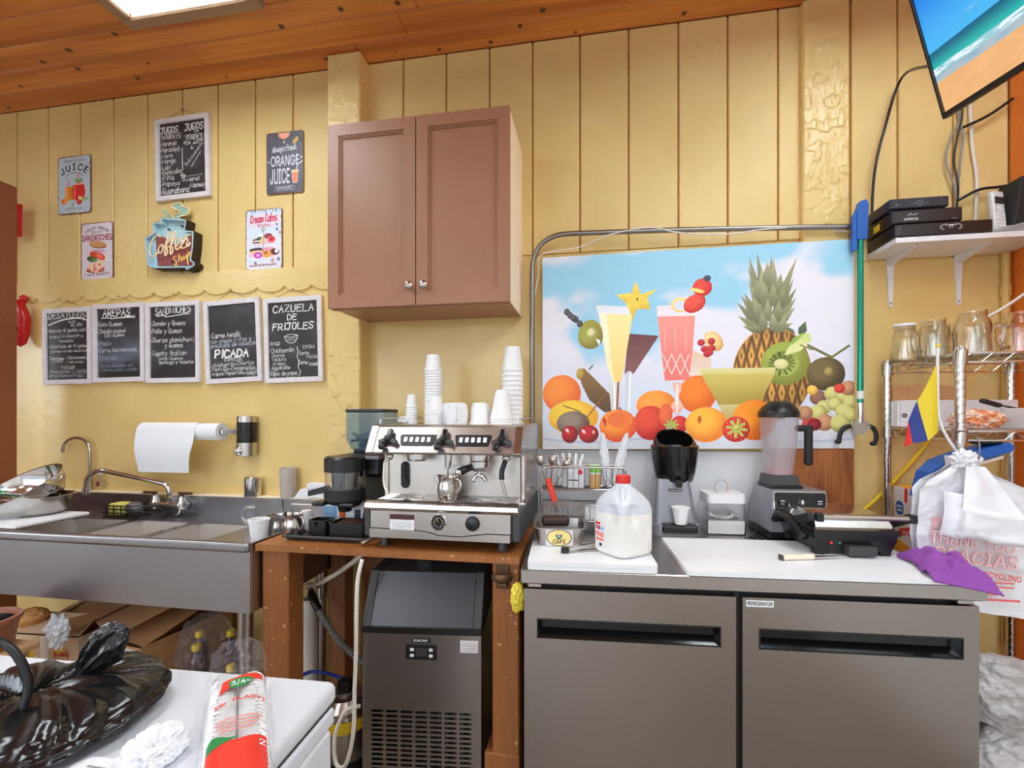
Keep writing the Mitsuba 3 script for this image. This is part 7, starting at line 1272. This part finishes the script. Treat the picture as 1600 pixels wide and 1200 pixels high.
for k, w in enumerate((.11, .10)): part(t, 'fine_print', box(1.06+.01*k, 1.06+.01*k+w, -.5215, -.5205, .872-k*.012, .876-k*.012), 'm_print_thank')
part(t, 'recycling_mark', ext(Polygon([(1.10, .838), (1.128, .838), (1.114, .860)]).difference(Polygon([(1.106, .841), (1.122, .841), (1.114, .853)])), -.5215, -.5205), 'm_print_thank')
solo('wire_hook', tube(spline([(1.078, -.440, 1.30), (1.078, -.47, 1.305), (1.078, -.525, 1.285), (1.079, -.528, 1.235), (1.079, -.515, 1.215)], 6), .0022, 6), 'm_zinc', 'thin wire hook on the front shelf post that holds the bags', 'hook', smooth=True)
# purple cloth
def cloth(u, v):
    q = np.stack([u*4, v*3, u*0], -1); x = (1-u)*(1-v)*1.118+u*(1-v)*1.212+(1-u)*v*1.085+u*v*1.225+.010*np.sin(v*5); y = (1-u)*(1-v)*.19+u*(1-v)*.165+(1-u)*v*-.012+u*v*-.040
    drop = np.clip(-y/.04, 0, 1)*.030+np.clip((x-1.212)/.02, 0, 1)*.015; h = .036*np.clip(np.sin(np.pi*u), 0, 1)**.5*np.clip(np.sin(np.pi*np.clip(v+.08, 0, 1)), 0, 1)**.5
    return np.stack([x, y, .930-drop+h+.040*(meshkit.fbm(q*1.6, 4)-.45)*np.clip(np.sin(np.pi*v)*2, 0, 1)], -1)
solo('purple_cloth', sheet(cloth, 50, 50, .004), mat('m_purple', (134, 70, 152), .9, sheen=.6, bump=lambda p, n, uv: fbm(p.x*500, p.y*500, p.z*500, 2), bscale=.0015), 'purple microfibre cloth on the right end of the fridge top', 'cloth', smooth=True, M=FR)

# ------------------------------------------------------------------ wall shelf with boxes and phone
t = thing('wall_shelf', 'white wall shelf on two brackets near the television', 'shelf')
part(t, 'board', cb(1.054, 1.538, -.191, -.001, 1.965, 1.984, .001), 'm_white')
for x in (1.137, 1.370):
    b = part(t, 'bracket', ext(Polygon([(x-.014, 1.964), (x+.014, 1.964), (x+.007, 1.775), (x-.004, 1.775)]), -.006, -.0005), 'm_white')
    part(b, 'arm', hull([(x-.011, -.006, 1.9645), (x+.011, -.006, 1.9645), (x-.011, -.006, 1.935), (x+.011, -.006, 1.935), (x-.004, -.15, 1.9645), (x+.004, -.15, 1.9645), (x-.004, -.15, 1.958), (x+.004, -.15, 1.958)]), 'm_white')
    for z in (1.79, 1.945): part(b, 'screw', lathe([(0, 0), (.003, 0), (.002, .001), (0, .0012)], 8), 'm_black', M=mv(x+.001, -.0062, z) @ rot('x', 90))
mat('m_brownblack', (34, 26, 26), .25)
def stb(name, label, x0, x1, y0, y1, z0, z1, m):
    t = thing(name, label, 'set-top box'); part(t, 'case', cb(x0, x1, y0, y1, z0, z1, .004), m); return t
q = stb('cable_box', 'widest black media box at the bottom of the stack on the wall shelf', 1.055, 1.357, -.186, -.01, 1.988, 2.033, 'm_brownblack')
part(q, 'foot_strip', cb(1.06, 1.35, -.18, -.02, 1.9845, 1.9875, .001), 'm_black'); part(q, 'side_label', cb(1.058, 1.072, -.1868, -.1861, 1.996, 2.026, .0002), 'm_darkgrey')
part(q, 'emblem_ring', cat(*[tube(np.array([(1.228+dx+.0145*math.cos(a), -.1868, 2.013+.009*math.sin(a)) for a in np.linspace(a0, a1, 14)]), .0026, 6) for dx, a0, a1 in ((-.018, -.4, 4.4), (.018, -1.2, 3.5))]), 'm_grey'); part(q, 'emblem_bar', box(1.212, 1.244, -.1872, -.1866, 2.018, 2.022), 'm_white')
q = stb('modem', 'middle black box lettered ARRIS in the stack on the wall shelf', 1.050, 1.270, -.178, -.01, 2.037, 2.086, 'm_brownblack')
part(q, 'lettering', type_('ARRIS', 1.085, 2.048, .0075, .046, True, -.1786), 'm_white'); part(q, 'wave_mark', stroke(spline([(1.098, 2.064), (1.108, 2.072), (1.114, 2.066), (1.128, 2.070)], 4), .0016, -.1786), 'm_white'); part(q, 'side_sticker', cb(1.0490, 1.0497, -.10, -.06, 2.045, 2.07, .0002), 'm_yellow'); part(q, 'fine_print', box(1.238, 1.252, -.1787, -.1784, 2.045, 2.047), 'm_grey')
q = stb('media_player', 'topmost slim dark box in the stack on the wall shelf', 1.046, 1.235, -.168, -.02, 2.094, 2.132, mat('m_bluegrey', (42, 44, 56), .35))
for p_ in ((1.06, -.15), (1.22, -.15), (1.06, -.04), (1.22, -.04)): part(q, 'foot', cb(p_[0]-.008, p_[0]+.008, p_[1]-.008, p_[1]+.008, 2.0865, 2.0938, .001), 'm_black')
part(q, 'button_ring', tube(np.array([(1.142+.008*math.cos(a), -.1685, 2.112+.008*math.sin(a)) for a in np.linspace(0, 2*np.pi, 17)[:-1]]), .0008, 5, closed=True), 'm_grey'); part(q, 'button_dots', cat(*[box(x, x+.003, -.1688, -.1682, 2.1115, 2.113) for x in (1.115, 1.122, 1.129, 1.153, 1.16, 1.167)]), 'm_grey', kind='stuff'); part(q, 'power_light', box(1.066, 1.069, -.1688, -.1682, 2.108, 2.111), 'm_white')
t = thing('cordless_phone', 'silver white cordless phone standing in its base on the wall shelf', 'phone')
PM = mv(1.398, -.150, 1.990) @ rot('z', 8) @ rot('y', 7) @ rot('x', -12)
hb = part(t, 'handset', rb(-.023, .023, -.012, .012, .005, .168, .010), mat('m_phone', (206, 204, 204), .35), smooth=40, M=PM)
part(hb, 'screen', cb(-.016, .016, -.0135, -.0120, .112, .140, .001), 'm_gunmetal', M=PM); part(hb, 'navigation_key', lathe([(0, 0), (.009, 0), (.008, .002), (0, .0025)], 16), 'm_white', smooth=30, M=PM @ mv(0, -.012, .092) @ rot('x', 90))
for r in range(4):
    for c in range(3): part(hb, 'key', cb(-.017+c*.0125, -.008+c*.0125, -.0132, -.012, .022+r*.014, .031+r*.014, .001), 'm_white', M=PM)
part(t, 'base', hull([(1.36, -.185, 1.985), (1.52, -.185, 1.985), (1.36, -.04, 1.985), (1.52, -.04, 1.985), (1.37, -.175, 1.995), (1.51, -.185, 2.03), (1.37, -.05, 2.02), (1.51, -.05, 2.075)]), 'm_grey')
solo('black_speaker', xf(rb(-.045, .045, -.05, .05, 0, .19, .004), rot('y', 8), mv(1.468, -.125, 1.9855)), 'm_black_matte', 'black upright device at the right edge behind the phone', 'speaker')

# ------------------------------------------------------------------ television
O_ = np.array([1.0442, -.4465, 2.2507]); eb = np.array([.284, -.959, .020]); eb /= np.linalg.norm(eb); eu = np.array([-.1073, -.0186, .361]); eu -= eb*(eu@eb); eu /= np.linalg.norm(eu); en = np.cross(eu, eb)
TVM = np.eye(4); TVM[:3, 0], TVM[:3, 1], TVM[:3, 2], TVM[:3, 3] = eb, en, eu, O_
if np.dot(en, [0, -2.1-O_[1], 1.35-O_[2]]-0*O_+[0-O_[0], 0, 0]) > 0: TVM[:3, 1] = -en
FRONT = -1 if np.linalg.det(TVM[:3, :3]) > 0 else -1
t = thing('television', 'flat television showing a beach, hung in the upper right corner', 'television')
TW, TH_ = .72, .415
for a, b, c, d in ((0, TW, 0, .016), (0, TW, TH_-.008, TH_), (0, .007, .016, TH_-.008), (TW-.007, TW, .016, TH_-.008)): part(t, 'bezel', cb(a, b, -.008, .012, c, d, .001), 'm_black', M=TVM)
part(t, 'back_shell', cb(.01, TW-.01, .0125, .045, .02, TH_-.01, .008), 'm_black_matte', M=TVM)
def beach(p, n, uv):
    u, v = uv.x, uv.y; cl = fbm(u*5+3, v*9, 0, 4)
    c = mix(sc(70, 180, 240), sc(20, 120, 225), smoothstep(.45, 1, v)); c = mix(c, sc(245, 248, 252), smoothstep(.50, .66, cl+.25*smoothstep(.72, 1, v)-.15))
    h = .455; c = put(c, v < h, mix(sc(40, 190, 180), sc(10, 96, 130), smoothstep(.30, h, v)))
    sh = .30-.02*u+.012*(noise(u*14, 2)-.5); c = put(c, v < sh+.03, mix(sc(150, 200, 210), sc(225, 240, 245), smoothstep(.45, .6, fbm(u*30, v*70, 0, 2))))
    c = put(c, v < sh-.02, mix(sc(140, 176, 196), sc(176, 190, 196), noise(u*20, v*50))); c = put(c, v < sh-.075, mix(sc(226, 168, 110), sc(240, 186, 130), fbm(u*30, v*30, 0, 3)))
    return c*1.15
sv = np.array([[.007, -.0005, .016], [TW-.007, -.0005, .016], [TW-.007, -.0005, TH_-.008], [.007, -.0005, TH_-.008]])
k = part(t, 'screen', trimesh.Trimesh(sv, [[0, 1, 2], [0, 2, 3]], process=False), mat('m_screen', (6, 6, 7), .15), M=TVM, uv=np.array([[0, 0], [1, 0], [1, 1], [0, 1.0]]))
scene[k]['emitter'] = {'type': 'area', 'radiance': mikit.proc(beach)}
part(t, 'mount_arm', tube([tuple((TVM @ [.36, .045, .21, 1])[:3]), (1.45, -.62, 2.46), (1.538, -.62, 2.46)], .018, 10), 'm_black', smooth=True); part(t, 'mount_plate', cb(1.530, 1.5395, -.69, -.55, 2.36, 2.56, .002), 'm_black')
# cables and conduit
solo('black_cable', tube(spline([tuple((TVM @ [.01, .03, .16, 1])[:3]), (1.148, -.06, 2.636), (1.100, -.03, 2.447), (1.070, -.03, 2.304), (1.060, -.03, 2.157), (1.07, -.02, 2.09)], 10), .0048, 8), 'm_black', 'black cable sagging from the television to the media boxes', 'cable', smooth=True)
solo('white_cable', tube(spline([(1.400, -.02, 2.60), (1.403, -.012, 2.517), (1.411, -.012, 2.366), (1.425, -.012, 2.25), (1.422, -.012, 2.123), (1.42, -.012, 1.99)], 8), .006, 8), 'm_cord_white', 'white cable running straight up the wall beside the grey cables', 'cable', smooth=True)
for k, (o, w, c) in enumerate(((0, .022, 'm_grey'), (.012, -.018, 'm_grey'), (.006, .004, 'm_black'))):
    solo('wall_cable', tube(spline([(1.352+o, -.015-.006*k, 2.62), (1.365+o*.5, -.014-.006*k, 2.49), (1.352+w, -.02, 2.41), (1.340+w*1.2, -.02, 2.32), (1.352+w*.3, -.018-.005*k, 2.21), (1.345+o, -.016, 2.10), (1.34+o, -.012, 2.03)], 8), .0035, 7), c, ('grey cable bulging right in the bundle below the television', 'grey cable bulging left in the bundle below the television', 'black cable running through the grey bundle on the wall')[k], 'cable', smooth=True)
solo('black_cable', tube(spline([(1.36, -.02, 2.17), (1.42, -.03, 2.20), (1.48, -.03, 2.205), (1.535, -.03, 2.21)], 6), .005, 8), 'm_black', 'short black cable crossing the white cable behind the phone', 'cable', smooth=True)
solo('black_cable', tube(spline([(1.37, -.03, 2.44), (1.45, -.03, 2.475), (1.53, -.03, 2.53)], 6), .005, 8), 'm_black', 'black cable rising to the right under the television', 'cable', smooth=True)
solo('black_cable', tube(spline([tuple((TVM @ [.22, .03, .01, 1])[:3]), (1.40, -.30, 2.32), (1.48, -.28, 2.27), (1.535, -.26, 2.22)], 8), .0055, 8), 'm_black', 'black cable hanging from the lower edge of the television', 'cable', smooth=True)
t = thing('wall_conduit', 'yellow painted pipe in the right wall corner', 'pipe')
mat('m_yellow_paint', (206, 170, 96), .4)
part(t, 'pipe', lathe([(0, .5), (.0135, .5), (.0135, 1.963), (0, 1.963)], 14), 'm_yellow_paint', smooth=30, M=mv(1.517, -.0155, 0)); part(t, 'coupling', lathe([(.0136, 1.80), (.0165, 1.80), (.0165, 1.84), (.0136, 1.84)], 14), 'm_yellow_paint', smooth=30, M=mv(1.517, -.0155, 0))
solo('white_cable', tube(spline([(1.36, -.06, 1.695), (1.42, -.07, 1.715), (1.48, -.08, 1.755), (1.535, -.09, 1.80)], 6), .0055, 8), 'm_cord_white', 'white cable curving behind the jars to the right wall', 'cable', smooth=True)
for k, (z, c, l) in enumerate(((1.90, 'm_red', 'red cable loop under the right end of the wall shelf'), (1.86, 'm_black', 'black cable loop under the right end of the wall shelf'), (1.93, 'm_blue', 'blue cable loop under the right end of the wall shelf'))):
    solo('loose_cable', tube(spline([(1.530, -.16-.02*k, 1.955), (1.525, -.13, z), (1.530, -.10-.02*k, z-.08), (1.533, -.15, z-.12), (1.534, -.20, z-.02)], 6), .005, 7), c, l, 'cable', smooth=True)

# ------------------------------------------------------------------ sacks below the shelving
mat('m_clearsack', (168, 164, 162), .3, bump=lambda p, n, uv: fbm(p.x*18, p.y*18, p.z*18, 4), bscale=.03)
SB = [('upper printed white sack below the shelving', (.115, .075, .10), (1.135, -.555, .575), 51), ('lower white sack in front, below the shelving', (.12, .075, .09), (1.135, -.565, .405), 53), ('white sack at the right edge below the shelving', (.08, .07, .11), (1.27, -.545, .44), 55)]
for i, (l, s, c, sd) in enumerate(SB):
    q = thing('plastic_sack', l, 'sack', 'white sacks below the shelving'); part(q, 'body', blob(*s, .22, 2.6, 5, sd), 'm_clearsack', smooth=True, M=mv(*c) @ rot('y', 20 if i == 0 else -10))
    if i == 0:
        bm = cb(-.035, .04, -.002, 0, -.022, .022, .0004); MM = mv(1.165, -.632, .588) @ rot('y', 50) @ rot('x', -12)
        part(q, 'black_badge', bm, 'm_ink', M=MM); part(q, 'lettering', type_('20Z', .002, -.011, .022, .055, True, -.0025, align='c'), 'm_white', M=MM); part(q, 'lettering', type_('PORTION', .0, -.052, .018, .075, True, -.002, align='c'), 'm_ink', M=MM)
t = thing('blue_crate', 'blue plastic crate under the white sacks', 'crate')
part(t, 'rim', ext(sbox(1.012, .300, 1.36, .330), -.66, -.645), 'm_blue'); part(t, 'tray', cb(1.012, 1.36, -.644, -.462, .285, .30, .003), 'm_blue')
for k in range(8): part(t, 'rib', cb(1.02+k*.043, 1.035+k*.043, -.66, -.645, .06, .299, .002), 'm_blue')
part(t, 'base', cb(1.012, 1.36, -.66, -.462, .0, .06, .003), 'm_blue')
